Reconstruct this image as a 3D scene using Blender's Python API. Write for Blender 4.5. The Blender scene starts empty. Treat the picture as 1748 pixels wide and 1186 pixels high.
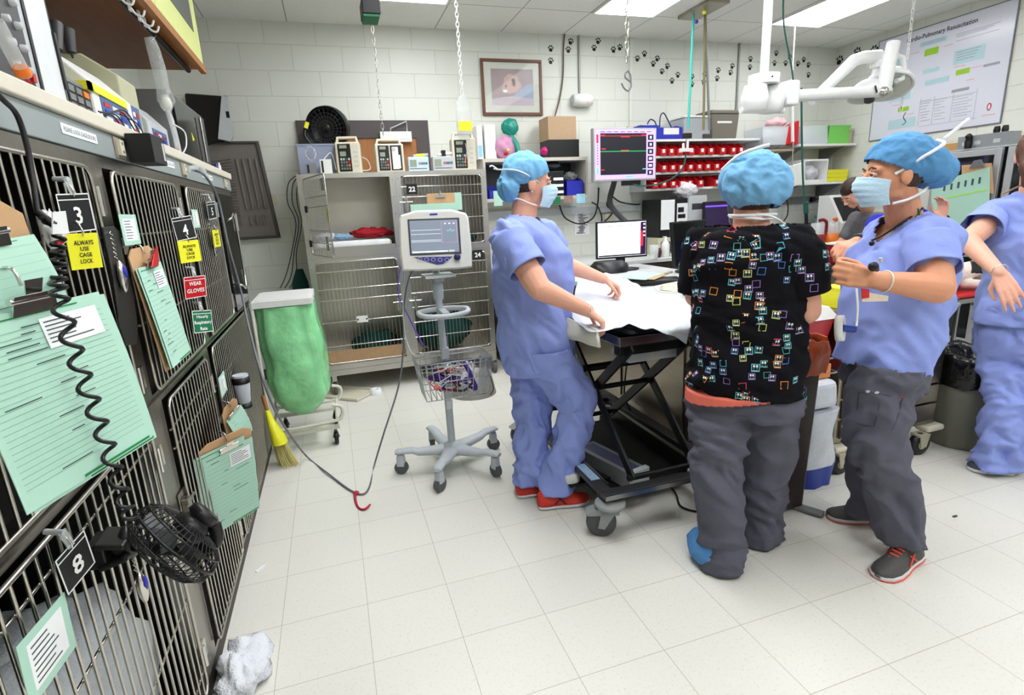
import bpy, bmesh, math, random
from math import sin, cos, pi, radians, sqrt, atan2, hypot
from mathutils import Vector, Matrix, noise
import numpy as np
random.seed(7)
SC = bpy.context.scene
COL = SC.collection
# ------------------------------------------------------------------ camera
FPX = 931.0; YAW, PITCH, ROLL = radians(17.45), radians(14.28), radians(-2.88); EYE = 1.45
_cy, _sy = cos(YAW), sin(YAW)
_f = Vector((_sy*cos(PITCH), _cy*cos(PITCH), -sin(PITCH))); _r = Vector((_cy, -_sy, 0)); _u = _r.cross(_f)
_r2 = _r*cos(ROLL)+_u*sin(ROLL); _u2 = -_r*sin(ROLL)+_u*cos(ROLL)
CM = Matrix((( _r2.x, _u2.x, -_f.x), (_r2.y, _u2.y, -_f.y), (_r2.z, _u2.z, -_f.z)))
cam = bpy.data.objects.new('camera', bpy.data.cameras.new('camera')); COL.objects.link(cam)
m4 = CM.to_4x4(); m4.translation = Vector((0, 0, EYE)); cam.matrix_world = m4
cam.data.sensor_width = 36; cam.data.lens = FPX/1748*36; cam.data.clip_start = .02
SC.camera = cam
# ------------------------------------------------------------------ world, exposure
wd = bpy.data.worlds.new('world'); SC.world = wd; wd.use_nodes = True
wd.node_tree.nodes['Background'].inputs[0].default_value = (1, 1, 1, 1)
wd.node_tree.nodes['Background'].inputs[1].default_value = .3
SC.view_settings.view_transform = 'Standard'; SC.view_settings.look = 'None'
SC.view_settings.exposure = 0.06; SC.view_settings.gamma = 1.0; SC.view_settings.use_curve_mapping = False
LIGHT_E = 10.8      # fluorescent diffusers
SC.cycles.max_bounces = 6; SC.cycles.diffuse_bounces = 4; SC.cycles.transparent_max_bounces = 12
# ------------------------------------------------------------------ pixel to world points (photo frame 1748x1186)
def ray(px, py): return CM @ Vector(((px-874)/FPX, -(py-593)/FPX, -1.0))
def PZ(px, py, z): d = ray(px, py); return d*((z-EYE)/d.z)+Vector((0, 0, EYE))
def PY(px, py, y): d = ray(px, py); return d*(y/d.y)+Vector((0, 0, EYE))
def PX(px, py, x): d = ray(px, py); return d*(x/d.x)+Vector((0, 0, EYE))
# ------------------------------------------------------------------ materials
MATS = {}
def lin(c):
    return tuple(((x/255)/12.92 if x/255 <= .04045 else ((x/255+.055)/1.055)**2.4) for x in c)
def mat(name, rgb, rough=.5, metal=0., var=.06, scale=30., bump=0., bscale=200., emit=None, es=1., alpha=1., trans=0., spec=.5, sheen=0., stretch=None, ior=1.45, coat=0.):
    if name in MATS: return MATS[name]
    m = bpy.data.materials.new(name); m.use_nodes = True; nt = m.node_tree; N = nt.nodes; L = nt.links
    b = N['Principled BSDF']; c = lin(rgb) if max(rgb) > 1 else tuple(rgb)
    b.inputs['Roughness'].default_value = rough; b.inputs['Metallic'].default_value = metal
    b.inputs['Specular IOR Level'].default_value = spec; b.inputs['IOR'].default_value = ior
    b.inputs['Alpha'].default_value = alpha; b.inputs['Transmission Weight'].default_value = trans
    b.inputs['Coat Weight'].default_value = coat
    if sheen: b.inputs['Sheen Weight'].default_value = sheen
    tc = N.new('ShaderNodeTexCoord'); src = tc.outputs['Object']
    if stretch:
        mp = N.new('ShaderNodeMapping'); mp.inputs['Scale'].default_value = stretch; L.new(src, mp.inputs[0]); src = mp.outputs[0]
    nz = N.new('ShaderNodeTexNoise'); nz.inputs['Scale'].default_value = scale; nz.inputs['Detail'].default_value = 2; L.new(src, nz.inputs['Vector'])
    rp = N.new('ShaderNodeMapRange'); rp.inputs['To Min'].default_value = 1-var; rp.inputs['To Max'].default_value = 1+var; L.new(nz.outputs['Fac'], rp.inputs['Value'])
    mx = N.new('ShaderNodeMix'); mx.data_type = 'RGBA'; mx.blend_type = 'MULTIPLY'; mx.inputs[0].default_value = 1
    mx.inputs[6].default_value = (*c, 1); L.new(rp.outputs[0], mx.inputs[7]); L.new(mx.outputs[2], b.inputs['Base Color'])
    if emit is not None:
        b.inputs['Emission Color'].default_value = (*(lin(emit) if max(emit) > 1 else emit), 1); b.inputs['Emission Strength'].default_value = es
    if bump:
        n2 = N.new('ShaderNodeTexNoise'); n2.inputs['Scale'].default_value = bscale; n2.inputs['Detail'].default_value = 3; L.new(src, n2.inputs['Vector'])
        bp = N.new('ShaderNodeBump'); bp.inputs['Strength'].default_value = bump; bp.inputs['Distance'].default_value = .01
        L.new(n2.outputs['Fac'], bp.inputs['Height']); L.new(bp.outputs[0], b.inputs['Normal'])
    MATS[name] = m; return m
steel = mat('brushed_steel', (176, 172, 165), .28, 1., .12, 6, .05, 60, stretch=(1, 1, 12))
steel_d = mat('steel_interior', (120, 116, 108), .42, 1., .15, 5)
chrome = mat('chrome_rod', (215, 212, 205), .18, 1., .03)
white = mat('white_plastic', (225, 226, 224), .4)
offwhite = mat('beige_plastic', (214, 208, 188), .45)
lgrey = mat('light_grey_plastic', (188, 192, 195), .42)
mgrey = mat('mid_grey_plastic', (120, 122, 124), .45)
dgrey = mat('dark_grey_plastic', (62, 62, 64), .45)
black = mat('black_plastic', (18, 18, 20), .38)
blackm = mat('black_paint_metal', (22, 22, 23), .42, .3)
rubber = mat('grey_rubber', (88, 90, 92), .6)
yellow = mat('yellow_plastic', (232, 228, 40), .45)
red = mat('red_plastic', (190, 22, 30), .38)
blue = mat('blue_plastic', (38, 46, 170), .38)
green = mat('green_plastic', (20, 110, 70), .5)
teal = mat('teal_cloth', (20, 92, 88), .8)
orange = mat('orange_plastic', (236, 120, 30), .4)
paper = mat('white_paper', (236, 238, 240), .7)
gpaper = mat('mint_paper', (172, 212, 194), .7, var=.02)
gdark = mat('dark_green_print', (30, 130, 70), .7)
ink = mat('printed_ink', (70, 84, 84), .8)
inkb = mat('black_ink', (14, 14, 16), .6)
wink = mat('white_print', (238, 238, 236), .5)
wood = mat('oak_wood', (160, 105, 55), .5, var=.25, scale=3, stretch=(14, 14, 1.5))
hardboard = mat('hardboard', (196, 158, 116), .6, var=.1)
screen_g = mat('green_lcd', (150, 158, 140), .2)
clear = mat('clear_plastic', (235, 240, 242), .12, alpha=.32, var=.02)
clearb = mat('clear_bin_plastic', (225, 230, 235), .25, alpha=.45, var=.05)
glass = mat('glass', (245, 250, 250), .03, alpha=.15, var=0)
# ------------------------------------------------------------------ mesh builder
class MB:
    def __init__(s, m=None): s.v = []; s.f = []; s.mi = []; s.sm = []; s.mats = []; s.M = None; s.cur = m
    def _m(s, m):
        m = m or s.cur or white
        if m not in s.mats: s.mats.append(m)
        return s.mats.index(m)
    def add(s, vs, fs, m=None, smooth=False):
        k = len(s.v); i = s._m(m)
        if s.M is not None: vs = [s.M @ Vector(v) for v in vs]
        s.v += [tuple(v) for v in vs]; s.f += [tuple(a+k for a in f) for f in fs]
        s.mi += [i]*len(fs); s.sm += [smooth]*len(fs); return s
    def box(s, a, b, m=None, R=None):
        (x0, y0, z0), (x1, y1, z1) = a, b
        vs = [Vector(p) for p in ((x0, y0, z0), (x1, y0, z0), (x1, y1, z0), (x0, y1, z0), (x0, y0, z1), (x1, y0, z1), (x1, y1, z1), (x0, y1, z1))]
        if R is not None: vs = [R @ v for v in vs]
        return s.add(vs, [(0, 3, 2, 1), (4, 5, 6, 7), (0, 1, 5, 4), (1, 2, 6, 5), (2, 3, 7, 6), (3, 0, 4, 7)], m)
    def cbox(s, c, sz, m=None, rot=(0, 0, 0), taper=1.):
        c = Vector(c); R = Matrix.Rotation(rot[2], 3, 'Z') @ Matrix.Rotation(rot[1], 3, 'Y') @ Matrix.Rotation(rot[0], 3, 'X')
        hx, hy, hz = sz[0]/2, sz[1]/2, sz[2]/2
        vs = [c+R @ Vector((sx*hx*t, sy*hy*t, sz_*hz)) for sz_, t in ((-1, 1), (1, taper)) for sx, sy in ((-1, -1), (1, -1), (1, 1), (-1, 1))]
        return s.add(vs, [(0, 3, 2, 1), (4, 5, 6, 7), (0, 1, 5, 4), (1, 2, 6, 5), (2, 3, 7, 6), (3, 0, 4, 7)], m)
    def rod(s, a, b, r, m=None, n=8, r2=None, cap=True):
        return s.tube([a, b], r, m, n, r2=r2, cap=cap)
    def tube(s, pts, r, m=None, n=8, r2=None, cap=True, closed=False):
        P = [Vector(p) for p in pts]; K = len(P)
        rs = r if isinstance(r, (list, tuple)) else [r+(0 if r2 is None else (r2-r)*i/(K-1)) for i in range(K)]
        T = []
        for i in range(K):
            if closed: t = P[(i+1) % K]-P[i-1]
            else: t = P[min(i+1, K-1)]-P[max(i-1, 0)]
            T.append(t.normalized() if t.length > 1e-9 else Vector((0, 0, 1)))
        up = Vector((0, 0, 1)) if abs(T[0].z) < .9 else Vector((1, 0, 0))
        U = T[0].cross(up).normalized(); vs = []
        for i in range(K):
            U = (U-T[i]*U.dot(T[i])); U = U.normalized() if U.length > 1e-6 else T[i].orthogonal().normalized()
            W = T[i].cross(U)
            for j in range(n):
                a = 2*pi*j/n; vs.append(P[i]+(U*cos(a)+W*sin(a))*rs[i])
        fs = []
        for i in range(K if closed else K-1):
            i2 = (i+1) % K
            for j in range(n): fs.append((i*n+j, i*n+(j+1) % n, i2*n+(j+1) % n, i2*n+j))
        s.add(vs, fs, m, True)
        if cap and not closed:
            s.add(vs[:n], [tuple(range(n-1, -1, -1))], m); s.add(vs[-n:], [tuple(range(n))], m)
        return s
    def lathe(s, prof, c=(0, 0, 0), ax='Z', m=None, n=24, R=None, sx=1., sy=1.):
        c = Vector(c); vs = []
        for r, h in prof:
            for j in range(n):
                a = 2*pi*j/n; v = Vector((r*cos(a)*sx, r*sin(a)*sy, h))
                if ax == 'X': v = Vector((v.z, v.x, v.y))
                if ax == 'Y': v = Vector((v.x, v.z, v.y))
                if R is not None: v = R @ v
                vs.append(c+v)
        fs = [(i*n+j, i*n+(j+1) % n, (i+1)*n+(j+1) % n, (i+1)*n+j) for i in range(len(prof)-1) for j in range(n)]
        if ax == 'Y': fs = [f[::-1] for f in fs]
        s.add(vs, fs, m, True)
        k = (len(prof)-1)*n
        if prof[0][0] > 1e-4: s.add(vs[:n], [tuple(range(n-1, -1, -1))], m)
        if prof[-1][0] > 1e-4: s.add(vs[k:], [tuple(range(n))], m)
        return s
    def ball(s, c, r, m=None, n=12, R=None):
        rr = (r, r, r) if not isinstance(r, (tuple, list)) else r
        c = Vector(c); vs = []
        for i in range(n//2+1):
            t = pi*i/(n//2)
            for j in range(n):
                a = 2*pi*j/n; v = Vector((rr[0]*sin(t)*cos(a), rr[1]*sin(t)*sin(a), -rr[2]*cos(t)))
                if R is not None: v = R @ v
                vs.append(c+v)
        fs = [(i*n+j, i*n+(j+1) % n, (i+1)*n+(j+1) % n, (i+1)*n+j) for i in range(n//2) for j in range(n)]
        return s.add(vs, fs, m, True)
    def prism(s, poly, d, m=None):
        """poly: 3D planar loop, extruded by vector d"""
        P = [Vector(p) for p in poly]; d = Vector(d); n = len(P)
        return s.add(P+[p+d for p in P], [tuple(range(n-1, -1, -1)), tuple(range(n, 2*n))]+[(i, (i+1) % n, n+(i+1) % n, n+i) for i in range(n)], m)
    def quad(s, a, b, c, d, m=None): return s.add([a, b, c, d], [(0, 1, 2, 3)], m)
    def loft(s, rings, m=None, cap=True, smooth=True):
        n = len(rings[0]); vs = [p for r in rings for p in r]
        s.add(vs, [(i*n+j, i*n+(j+1) % n, (i+1)*n+(j+1) % n, (i+1)*n+j) for i in range(len(rings)-1) for j in range(n)], m, smooth)
        if cap: s.add(rings[0], [tuple(range(n-1, -1, -1))], m); s.add(rings[-1], [tuple(range(n))], m)
        return s
    def grid(s, fn, nu, nv, m=None, smooth=True, both=0.):
        vs = [Vector(fn(i/nu, j/nv)) for j in range(nv+1) for i in range(nu+1)]
        fs = [(j*(nu+1)+i, j*(nu+1)+i+1, (j+1)*(nu+1)+i+1, (j+1)*(nu+1)+i) for j in range(nv) for i in range(nu)]
        return s.add(vs, fs, m, smooth)
    def text(s, t, O, U, V, h, m=None, w=None, bold=.0, d=.0006, align='CENTER'):
        """lettering in the plane spanned by unit vectors U (right) V (up); O centre; h cap height; w optional total width"""
        cu = bpy.data.curves.new('t', 'FONT'); cu.body = t; cu.align_x = 'CENTER'; cu.size = 1; cu.offset = bold; cu.space_line = .85; cu.resolution_u = 2
        ob = bpy.data.objects.new('t', cu); COL.objects.link(ob); dg = bpy.context.evaluated_depsgraph_get(); dg.update()
        me = bpy.data.meshes.new_from_object(ob.evaluated_get(dg)); bpy.data.objects.remove(ob); bpy.data.curves.remove(cu)
        if not me.vertices: return s
        X = [v.co.x for v in me.vertices]; Y = [v.co.y for v in me.vertices]
        cx, cy = (min(X)+max(X))/2, (min(Y)+max(Y))/2; nl = t.count('\n')+1
        k = h/(max(Y)-min(Y)); kx = k if w is None else w/(max(X)-min(X))
        U = Vector(U).normalized(); V = Vector(V).normalized(); Nn = U.cross(V)*d; O = Vector(O)
        s.add([O+U*(v.co.x-cx)*kx+V*(v.co.y-cy)*k+Nn for v in me.vertices], [tuple(p.vertices) for p in me.polygons], m or inkb)
        bpy.data.meshes.remove(me); return s
    def build(s, name, parent=None, bevel=0., loc=None, seg=2, solid=0., wn=False):
        me = bpy.data.meshes.new(name); me.from_pydata(s.v, [], s.f)
        for m in (s.mats or [white]): me.materials.append(m)
        me.polygons.foreach_set('material_index', s.mi); me.polygons.foreach_set('use_smooth', s.sm)
        me.update(); o = bpy.data.objects.new(name, me); COL.objects.link(o)
        if parent: o.parent = parent
        if loc: o.location = loc
        if solid:
            md = o.modifiers.new('solid', 'SOLIDIFY'); md.thickness = solid; md.offset = 0
        if bevel:
            md = o.modifiers.new('bevel', 'BEVEL'); md.width = bevel; md.segments = seg; md.limit_method = 'ANGLE'; md.angle_limit = radians(50)
        return o
def tag(o, label, cat, group=None):
    o['label'] = label; o['category'] = cat
    if group: o['group'] = group
    return o
def thing(name, label, cat, loc=(0, 0, 0), rz=0., group=None):
    o = bpy.data.objects.new(name, None); COL.objects.link(o); o.empty_display_size = .05
    o.location = loc; o.rotation_euler = (0, 0, rz); return tag(o, label, cat, group)
def struct(name, mb, **k):
    o = mb.build(name, **k); o['kind'] = 'structure'; return o
def copy_tree(o, parent=None):
    c = o.copy(); COL.objects.link(c)
    if parent: c.parent = parent
    for ch in list(o.children): copy_tree(ch, c)
    return c
def spline(pts, k=8):
    P = [Vector(p) for p in pts]; out = []
    for i in range(len(P)-1):
        p0, p1, p2, p3 = P[max(i-1, 0)], P[i], P[i+1], P[min(i+2, len(P)-1)]
        for j in range(k):
            t = j/k
            out.append(.5*((2*p1)+(-p0+p2)*t+(2*p0-5*p1+4*p2-p3)*t*t+(-p0+3*p1-3*p2+p3)*t**3))
    return out+[P[-1]]
def cable(name, label, pts, r=.004, m=None, cat='cable', k=8, n=6, group=None, parent=None):
    o = MB(m or black).tube(spline(pts, k), r, n=n).build(name, parent)
    if not parent: tag(o, label, cat, group)
    return o
def ell(cx, cy, z, rx, ry, n=24, e=2.2, rot=0.):
    out = []
    for j in range(n):
        a = 2*pi*j/n; c_, s_ = cos(a), sin(a)
        x = rx*math.copysign(abs(c_)**(2/e), c_); y = ry*math.copysign(abs(s_)**(2/e), s_)
        out.append((cx+x*cos(rot)-y*sin(rot), cy+x*sin(rot)+y*cos(rot), z))
    return out
WSET = set()
def wthing(name, label, cat, base, group=None):
    """a thing whose parts are modelled in world coordinates"""
    o = thing(name, label, cat, base, 0, group); WSET.add(o.name); return o
_b0 = MB.build
def _build(s, name, parent=None, **k):
    o = _b0(s, name, parent, **k)
    if parent is not None and parent.name in WSET: o.location = -Vector(parent.location)
    return o
MB.build = _build
def rectx(l, t, r, b, x):
    a = PX(l, t, x); c = PX(r, b, x); return min(a.y, c.y), max(a.y, c.y), min(a.z, c.z), max(a.z, c.z)
def recty(l, t, r, b, y):
    a = PY(l, t, y); c = PY(r, b, y); return min(a.x, c.x), max(a.x, c.x), min(a.z, c.z), max(a.z, c.z)
# ================================================================== THE ROOM
RX0, RX1, RY0, RY1, CZ = -1.30, 5.82, -3.6, 5.42, 3.06
def brick_mat(name, rgb, mort, bw, bh, msize, ax, off=(0, 0), offset=.5, rough=.55, bump=.3, speck=None, spec=.5, smooth=.1):
    m = bpy.data.materials.new(name); m.use_nodes = True; nt = m.node_tree; N = nt.nodes; L = nt.links; b = N['Principled BSDF']
    tc = N.new('ShaderNodeTexCoord'); sp = N.new('ShaderNodeSeparateXYZ'); L.new(tc.outputs['Object'], sp.inputs[0])
    cb = N.new('ShaderNodeCombineXYZ'); L.new(sp.outputs[ax[0]], cb.inputs[0]); L.new(sp.outputs[ax[1]], cb.inputs[1])
    mp = N.new('ShaderNodeMapping'); mp.inputs['Location'].default_value = (-off[0]+bw*40, -off[1]+bh*40, 0); L.new(cb.outputs[0], mp.inputs[0])
    br = N.new('ShaderNodeTexBrick'); L.new(mp.outputs[0], br.inputs['Vector']); br.offset = offset; br.squash = 1
    for k_, v_ in (('Scale', 1), ('Mortar Size', msize), ('Mortar Smooth', smooth), ('Brick Width', bw), ('Row Height', bh), ('Bias', 0)): br.inputs[k_].default_value = v_
    c = lin(rgb); br.inputs['Color1'].default_value = (*c, 1); br.inputs['Color2'].default_value = (*[x*.97 for x in c], 1); br.inputs['Mortar'].default_value = (*lin(mort), 1)
    nz = N.new('ShaderNodeTexNoise'); nz.inputs['Scale'].default_value = (speck or 4); nz.inputs['Detail'].default_value = 3; L.new(tc.outputs['Object'], nz.inputs[0])
    rp = N.new('ShaderNodeMapRange'); L.new(nz.outputs['Fac'], rp.inputs['Value'])
    if speck: rp.inputs['From Min'].default_value = .56; rp.inputs['From Max'].default_value = .70; rp.inputs['To Min'].default_value = 1.005; rp.inputs['To Max'].default_value = .89
    else: rp.inputs['To Min'].default_value = .97; rp.inputs['To Max'].default_value = 1.03
    mx = N.new('ShaderNodeMix'); mx.data_type = 'RGBA'; mx.blend_type = 'MULTIPLY'; mx.inputs[0].default_value = 1
    L.new(br.outputs['Color'], mx.inputs[6]); L.new(rp.outputs[0], mx.inputs[7]); L.new(mx.outputs[2], b.inputs['Base Color'])
    b.inputs['Roughness'].default_value = rough; b.inputs['Specular IOR Level'].default_value = spec
    ad = N.new('ShaderNodeMath'); ad.operation = 'MULTIPLY_ADD'; ad.inputs[1].default_value = -1; L.new(br.outputs['Fac'], ad.inputs[0])
    n2 = N.new('ShaderNodeTexNoise'); n2.inputs['Scale'].default_value = 25; L.new(tc.outputs['Object'], n2.inputs[0])
    m2 = N.new('ShaderNodeMath'); m2.operation = 'MULTIPLY'; m2.inputs[1].default_value = .25; L.new(n2.outputs['Fac'], m2.inputs[0]); L.new(m2.outputs[0], ad.inputs[2])
    bp = N.new('ShaderNodeBump'); bp.inputs['Strength'].default_value = bump; bp.inputs['Distance'].default_value = .006
    L.new(ad.outputs[0], bp.inputs['Height']); L.new(bp.outputs[0], b.inputs['Normal'])
    return m
m_wall = brick_mat('painted_block_wall', (219, 221, 213), (204, 205, 195), .4096, .2032, .0045, ('X', 'Z'), (-.535, .0386), rough=.5, bump=.45, smooth=.5)
m_wallr = brick_mat('painted_block_wall_side', (219, 221, 213), (204, 205, 195), .4096, .2032, .0045, ('Y', 'Z'), (.1, .0386), rough=.5, bump=.45, smooth=.5)
m_floor = brick_mat('vinyl_floor_tile', (221, 219, 211), (174, 169, 158), .3085, .3, .0013, ('X', 'Y'), (-.038, 1.602), offset=0, rough=.38, bump=.05, speck=105, smooth=.3, spec=.3)
m_ceil = brick_mat('ceiling_tile', (232, 232, 226), (165, 164, 160), .627, 1.22, .005, ('X', 'Y'), (.495, -.09), offset=0, rough=.9, bump=.3, speck=90, spec=.1)
struct('floor', MB(m_floor).box((RX0-.1, RY0-.1, -.12), (RX1+.1, RY1+.1, 0)))
struct('ceiling', MB(m_ceil).box((RX0-.1, RY0-.1, CZ), (RX1+.1, RY1+.1, CZ+.1)))
struct('wall_back', MB(m_wall).box((RX0-.1, RY1, 0), (RX1+.1, RY1+.12, CZ)))
struct('wall_right', MB(m_wallr).box((RX1, RY0-.1, 0), (RX1+.12, RY1, CZ)))
struct('wall_left', MB(m_wallr).box((RX0-.12, RY0-.1, 0), (RX0, RY1, CZ)))
struct('wall_front', MB(m_wall).box((RX0, RY0-.12, 0), (RX1, RY0, CZ)))
struct('baseboard_back', MB(mat('dark_vinyl_cove', (60, 50, 46), .5)).box((RX0, RY1-.008, 0), (RX1, RY1, .1)))
struct('baseboard_right', MB(MATS['dark_vinyl_cove']).box((RX1-.008, RY0, 0), (RX1, RY1-.01, .1)))
# ceiling lights
m_diff = mat('light_diffuser', (255, 255, 255), .5, var=0, emit=(.97, .985, 1.), es=LIGHT_E)
m_diff2 = mat('light_diffuser_bright', (255, 255, 255), .5, var=0, emit=(.97, .985, 1.), es=LIGHT_E*1.45)
m_diff3 = mat('light_diffuser_soft', (255, 255, 255), .5, var=0, emit=(.97, .985, 1.), es=LIGHT_E*.75)
m_lframe = mat('light_trim', (225, 225, 222), .4)
def light(x0, x1, y0, y1, label, grp=None):
    t = wthing('ceiling_light', label, 'ceiling light', ((x0+x1)/2, (y0+y1)/2, CZ), grp)
    MB(m_diff if y0 > 3 else (m_diff3 if x0 > 2 and y0 > 0 else (m_diff if y0 > 2 else m_diff2))).box((x0+.02, y0+.02, CZ-.012), (x1-.02, y1-.02, CZ-.003)).build('diffuser', t)
    f = MB(m_lframe)
    for a, b in (((x0, y0), (x0+.02, y1)), ((x1-.02, y0), (x1, y1)), ((x0+.02, y0), (x1-.02, y0+.02)), ((x0+.02, y1-.02), (x1-.02, y1))): f.box((*a, CZ-.016), (*b, CZ-.001))
    f.build('frame', t)
light(.50, 1.11, 3.57, 4.79, 'recessed fluorescent panel above the stacked cages, leftmost of those in view')
light(2.38, 2.99, 3.57, 4.79, 'recessed fluorescent panel in the middle, behind the empty chain and hook')
light(4.27, 4.88, 3.57, 4.79, 'recessed fluorescent panel over the surgical lamp, longest in view')
for y in (2.35, 1.13, -1.31):  # first row is added fill light for the mid floor; others continue the grid
    for x in ((.5, 2.38) if y > 2 else (.5, 2.38, 4.27)): light(x, x+.61, y, y+1.22, 'unseen recessed fluorescent panel, inferred from the grid or added as fill', 'unseen ceiling lights')

# ================================================================== LEFT CAGE WALL
CX = -.53      # plane of the cage doors
m_dark = mat('cage_steel_painted_shade', (48, 46, 44), .5, .6, .15, 8)  # cage interior steel, its shade put into a darker colour
m_face = mat('cage_face_steel', (150, 146, 139), .3, 1., .18, 4, .04, 50, stretch=(1, 12, 1))
m_bar = mat('cage_bar', (200, 196, 186), .3, 1., .06)
def grille(y0, y1, z0, z1, hz, x=CX+.012, pitch=.038, r=.0031):
    g = MB(m_bar); c = .03
    loop = []
    for cy_, cz_, a0 in ((y1-c, z1-c, 0), (y0+c, z1-c, 90), (y0+c, z0+c, 180), (y1-c, z0+c, 270)):
        for k in range(4): a = radians(a0+30*k); loop.append((x, cy_+c*cos(a), cz_+c*sin(a)))
    g.tube(loop, r*1.6, n=8, closed=True)
    n = max(2, round((y1-y0)/pitch)); y = y0
    for i in range(1, n): y = y0+(y1-y0)*i/n; g.rod((x, y, z0+.002), (x, y, z1-.002), r, n=6)
    for z in hz: g.rod((x-.006, y0-.01, z), (x-.006, y1+.01, z), r*1.15, n=6)
    return g
def cage(y0, y1, z0, z1, d0, d1, dz0, dz1, hz, label, group, grill=True, latch='L'):
    t = wthing('animal_cage', label, 'cage', ((CX-.35), (y0+y1)/2, z0), group)
    b = MB(m_face); X0 = RX0+.02
    b.box((CX-.03, y0, z0), (CX, d0, z1)).box((CX-.03, d1, z0), (CX, y1, z1)).box((CX-.03, d0, z0), (CX, d1, dz0)).box((CX-.03, d0, dz1), (CX, d1, z1))
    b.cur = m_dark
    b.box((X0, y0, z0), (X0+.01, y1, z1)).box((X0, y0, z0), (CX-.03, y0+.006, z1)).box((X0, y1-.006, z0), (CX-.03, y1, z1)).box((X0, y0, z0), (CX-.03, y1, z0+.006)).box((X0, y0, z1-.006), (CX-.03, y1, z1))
    b.build('body', t)
    if grill:
        g = grille(d0+.012, d1-.012, dz0+.008, dz1-.008, hz).build('door_grille', t)
        h = MB(chrome); s = d0 if latch == 'L' else d1; sg = 1
        for z in (dz0+.12*(dz1-dz0), dz1-.14*(dz1-dz0)):
            h2 = MB(chrome).box((CX, d1+.004, z-.03), (CX+.012, d1+.05, z+.03)).rod((CX+.014, d1+.006, z-.035), (CX+.014, d1+.006, z+.035), .007)
            h2.build('hinge', t, bevel=.002)
        zl = (dz0+dz1)/2+.1
        l = MB(m_face).box((CX+.001, d0-.05, zl-.05), (CX+.006, d0+.012, zl+.05)).box((CX+.006, d0-.045, zl-.012), (CX+.026, d0-.01, zl+.03)).rod((CX+.02, d0-.055, zl+.01), (CX+.02, d0+.04, zl+.01), .005)
        l.build('latch', t, bevel=.002)
    return t
UZ = (.978, 1.628, .99, 1.60); HU = (1.43, 1.19)
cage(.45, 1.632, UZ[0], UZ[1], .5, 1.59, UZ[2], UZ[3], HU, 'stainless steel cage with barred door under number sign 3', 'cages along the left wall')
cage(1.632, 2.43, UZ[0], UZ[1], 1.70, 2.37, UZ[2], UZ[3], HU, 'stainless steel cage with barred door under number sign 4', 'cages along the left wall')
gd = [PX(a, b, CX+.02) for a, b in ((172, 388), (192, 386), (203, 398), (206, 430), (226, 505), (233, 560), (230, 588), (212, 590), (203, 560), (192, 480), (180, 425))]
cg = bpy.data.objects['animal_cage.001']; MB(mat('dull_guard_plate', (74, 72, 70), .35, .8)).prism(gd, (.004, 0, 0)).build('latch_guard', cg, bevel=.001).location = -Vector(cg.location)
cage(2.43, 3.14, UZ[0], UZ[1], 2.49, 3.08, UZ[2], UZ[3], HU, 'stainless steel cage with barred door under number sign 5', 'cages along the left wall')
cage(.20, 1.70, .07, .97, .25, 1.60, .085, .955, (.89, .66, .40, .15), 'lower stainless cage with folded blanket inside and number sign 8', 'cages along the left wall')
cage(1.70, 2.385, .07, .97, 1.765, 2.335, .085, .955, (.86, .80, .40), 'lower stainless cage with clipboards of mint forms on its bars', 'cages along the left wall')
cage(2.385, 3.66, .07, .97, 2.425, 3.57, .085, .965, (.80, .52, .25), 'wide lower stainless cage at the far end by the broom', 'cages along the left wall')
# far upper unit: oxygen cage with a solid clear-fronted door
t = wthing('oxygen_cage', 'upper steel cage with a solid dark reflective door, last before the hamper', 'cage', (CX-.35, 3.4, .978))
b = MB(m_face); X0 = RX0+.02
b.box((CX-.03, 3.14, .978), (CX, 3.19, 1.628)).box((CX-.03, 3.60, .978), (CX, 3.66, 1.628)).box((CX-.03, 3.19, .978), (CX, 3.60, 1.0)).box((CX-.03, 3.19, 1.58), (CX, 3.60, 1.628))
b.box((X0, 3.14, .978), (CX-.03, 3.15, 1.628)).box((X0, 3.65, .978), (CX-.03, 3.66, 1.628)).box((X0, 3.15, .978), (CX-.03, 3.65, .985)).box((X0, 3.15, 1.62), (CX-.03, 3.65, 1.628)).box((X0, 3.15, .985), (X0+.01, 3.65, 1.62))
b.build('body', t)
m_smoke = mat('dark_glossy_door', (40, 40, 42), .12, .7, .2, 6)
d = MB(m_smoke).box((CX+.002, 3.17, .99), (CX+.014, 3.62, 1.60)).build('door', t, bevel=.003)
MB(chrome).tube(spline([(CX+.02, 3.25, 1.46), (CX+.045, 3.25, 1.47), (CX+.045, 3.38, 1.47), (CX+.045, 3.38, 1.12), (CX+.045, 3.25, 1.12), (CX+.02, 3.25, 1.13)], 5), .006).build('door_handle', d)
for z in (1.45, 1.13): MB(chrome).rod((CX+.02, 3.6, z-.05), (CX+.02, 3.6, z+.05), .008).build('hinge', d)
tag(MB(mat('dark_kick_plate', (52, 46, 42), .5, .3)).box((RX0+.02, .2, 0.0), (CX-.005, 3.66, .069)).build('kick_plate'), 'dark plinth running along the floor beneath the left row of cages', 'plinth')
# steel mullion flange between the two rows
tag(MB(m_face).box((RX0+.02, .2, .9705), (CX+.006, 3.66, .9775)).build('divider_shelf'), 'thin steel ledge between upper and lower left cages', 'ledge')
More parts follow.
